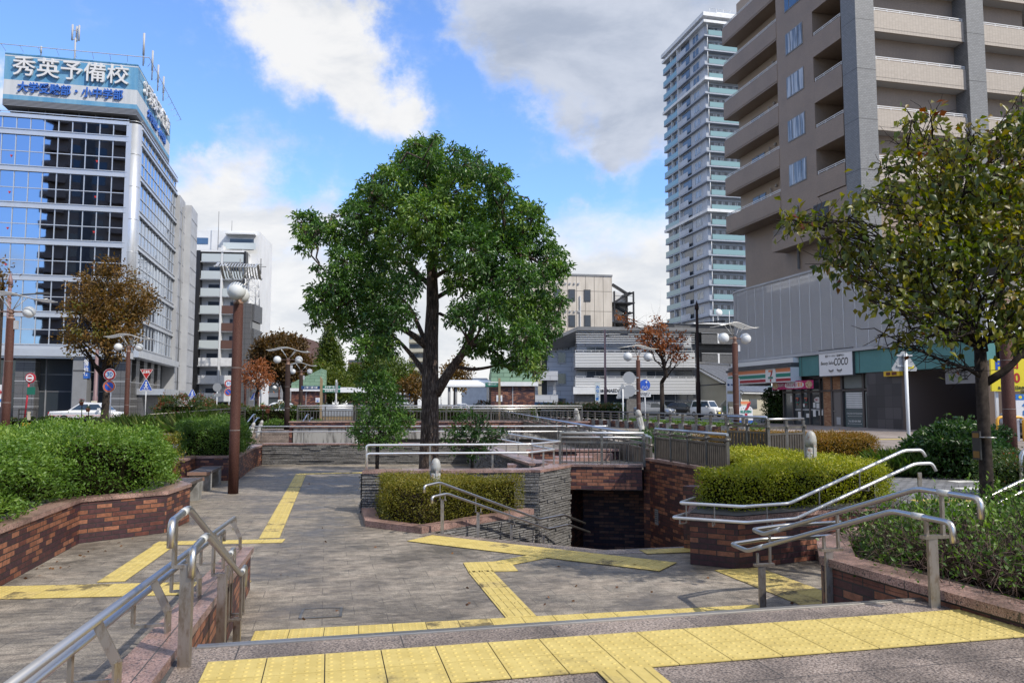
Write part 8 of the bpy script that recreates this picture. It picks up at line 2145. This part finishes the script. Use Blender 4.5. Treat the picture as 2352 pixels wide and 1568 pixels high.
def car(kind, label, loc, rz, paint, roof_light=False, stripes=False, plate=None, group='cars parked or passing along the streets'):
    """front at x = 0, length along +x, centred on y"""
    d = PROF[kind]; t = thing('car', label, 'car', loc, rz); W = d['W'] / 2; L = d['L']
    b = MB(); hood = d['hood']; zb = d['zb']; n0 = len(b.v); prof = hood
    rings = []
    for x, z in prof:
        inset = .10 if x in (0, L) else 0.0
        ws = W - inset; n = len(b.v)
        b.v += [(x, -ws * .93, zb), (x, -ws, zb + .22), (x, -ws, z - .12), (x, -ws * .92, z), (x, ws * .92, z), (x, ws, z - .12), (x, ws, zb + .22), (x, ws * .93, zb)]; rings.append(n)
    for a, c in zip(rings, rings[1:]):
        for i in range(8): j = (i + 1) % 8; b.face((a + i, a + j, c + j, c + i), True)
    b.face([rings[0] + i for i in range(7, -1, -1)]); b.face([rings[-1] + i for i in range(8)])
    # cabin
    cab = d['cab']; (x0, z0), (x1, z1), (x2, z2), (x3, z3) = cab; wb, wt = W * .93, W * .78
    n = len(b.v); b.v += [(x0, -wb, z0 - .03), (x3, -wb, z3 - .03), (x2, -wt, z2), (x1, -wt, z1), (x0, wb, z0 - .03), (x3, wb, z3 - .03), (x2, wt, z2), (x1, wt, z1)]
    b.v += [(x1 + .15, -wt * .8, z1 + .035), (x2 - .15, -wt * .8, z2 + .035), (x2 - .15, wt * .8, z2 + .035), (x1 + .15, wt * .8, z1 + .035)]
    for f in ((0, 1, 2, 3), (5, 4, 7, 6), (0, 3, 7, 4), (1, 5, 6, 2), (3, 2, 9, 8), (2, 6, 10, 9), (6, 7, 11, 10), (7, 3, 8, 11), (8, 9, 10, 11)): b.face([n + k for k in f])
    o = b.build('body', paint, t); fixn(o)
    g_ = MB()
    def wy(z): return wb + (wt - wb) * (z - z0) / (z1 - z0) + .008
    zl, zh = z0 + .05, z1 - .07
    fx = lambda z: x0 + (x1 - x0) * (z - z0) / (z1 - z0); bx = lambda z: x3 + (x2 - x3) * (z - z3) / (z2 - z3)
    for s in (-1, 1):
        for a, c in ((None, d['pil'] - .04), (d['pil'] + .04, None)):
            pts = [((fx(zl) + .14) if a is None else a, zl), ((bx(zl) - .16) if c is None else c, zl), ((bx(zh) - .12) if c is None else c, zh), ((fx(zh) + .10) if a is None else a, zh)]
            q = [(x, s * wy(z), z) for x, z in pts]; g_.poly(q if s < 0 else q[::-1])
    sh = lambda z, f: (f(z), z)
    g_.poly([(fx(zl) - .012, -wb * .88, zl), (fx(zh) - .012, -wt * .86, zh), (fx(zh) - .012, wt * .86, zh), (fx(zl) - .012, wb * .88, zl)][::-1]); g_.poly([(bx(zl) + .012, -wb * .88, zl), (bx(zh) + .012, -wt * .86, zh), (bx(zh) + .012, wt * .86, zh), (bx(zl) + .012, wb * .88, zl)])
    g_.build('windows', 'car_glass', t)
    for x in d['wheels']:
        for s in (-1, 1):
            b = MB(); b.tube([(x, s * (W - .20), d['wr']), (x, s * (W + .01), d['wr'])], d['wr'], 20, smooth=True); wh = b.build('wheel', 'tyre', t)
            b = MB(); b.disc((x, s * (W + .018), d['wr']), d['wr'] * .64, (0, s, 0), 16); b.build('rim', 'rim', wh)
    for s in (-1, 1):
        b = MB(); b.box(-.02, .28, s * (W - .42) - .14, s * (W - .42) + .14, .62, .76) if kind != 'kei' else b.box(-.02, .2, s * (W - .34) - .15, s * (W - .34) + .15, .66, .88); b.build('headlight', 'lens_clear', t)
        b = MB(); b.box(L - .1, L + .02, s * (W - .26) - .1, s * (W - .26) + .1, .62, .82); b.build('tail_light', 'lens_red', t)
        b = MB(); b.box(x0 + .35, x0 + .5, s * (W + .10) - .07, s * (W + .10) + .07, z0 + .02, z0 + .17); b.build('mirror', paint, t)
    b = MB(); b.box(-.03, .02, -.42, .42, .32, .55); b.box(-.02, .03, -.5, .5, .60, .66); b.build('grille', 'black', t)
    if plate: b = MB(); b.box(-.045, -.03, -.17, .17, .36, .52); b.build('number_plate', plate, t)
    b = MB(); b.box(.1, L - .1, -W * .9, W * .9, .16, .24); b.build('underside', 'black', t)
    if roof_light: b = MB(); b.box(1.85, 2.05, -.22, .22, z1 + .04, z1 + .17); b.build('roof_lamp', 'cream_wall', t)
    if stripes:
        b = MB(); [b.box(.2, L - .15, s * (W + .002) - .003, s * (W + .002) + .003, .70, .735) for s in (-1, 1)]; b.build('blue_stripe', 'sign_navy', t)
        b = MB(); [b.box(.2, L - .15, s * (W + .002) - .003, s * (W + .002) + .003, .56, .60) for s in (-1, 1)]; b.build('red_stripe', 'sign_red', t)
    return t
def carpx(kind, label, px, Y, rz, paint, **k):
    p = V(px, 950, Y); p.z = STREET + .005; return car(kind, label, p, rz, paint, **k)
carpx('sedan', 'white taxi with blue and red side stripes and roof lamp before the office block', 280, 55.5, PI + R(3), 'car_white', roof_light=True, stripes=True)
carpx('kei', 'small white boxy car parked in front of the cream house', 1652, 84, R(128), 'car_white', plate='parking_yellow')
carpx('minivan', 'silver minivan parked before the shopfront behind the thin autumn tree', 1548, 84, R(150), 'car_silver', plate='store_white')
carpx('minivan', 'black car parked between the silver minivan and small white car', 1604, 95, R(135), 'car_black')
carpx('sedan', 'white taxi whose roof shows over the middle hedge', 705, 62, PI + R(5), 'car_white', roof_light=True)
carpx('minivan', 'dark car half hidden behind the hedge left of the slatted block', 1300, 84, R(178), 'car_black')
carpx('van', 'grey van behind the white and blue parking rate board', 2330, 29.5, R(10), 'car_grey')
carpx('van', 'white van among the far russet trees', 608 + 40, 105, R(100), 'car_white')
carpx('minivan', 'distant white car to the left of the big trunk', 925, 120, R(170), 'car_white')
carpx('sedan', 'distant white car right of the big trunk', 1072 + 20, 110, PI, 'car_white')
t = thing('railing', 'white picket railing behind the store lamp post', 'railing', V(1665, 950, 78) * 1.0, R(4)); t.location.z = STREET
b = MB(); b.box(0, 2.6, -.03, .03, 1.0, 1.08); b.box(0, 2.6, -.03, .03, .1, .16); [b.box(k * .2, k * .2 + .05, -.02, .02, 0, 1.05) for k in range(14)]; b.build('pickets', 'pole_white', t)

for o in bpy.data.objects:
    if o.type == 'MESH' and o.parent is None and not o.get('label') and not o.get('kind'):
        o['kind'] = 'structure'
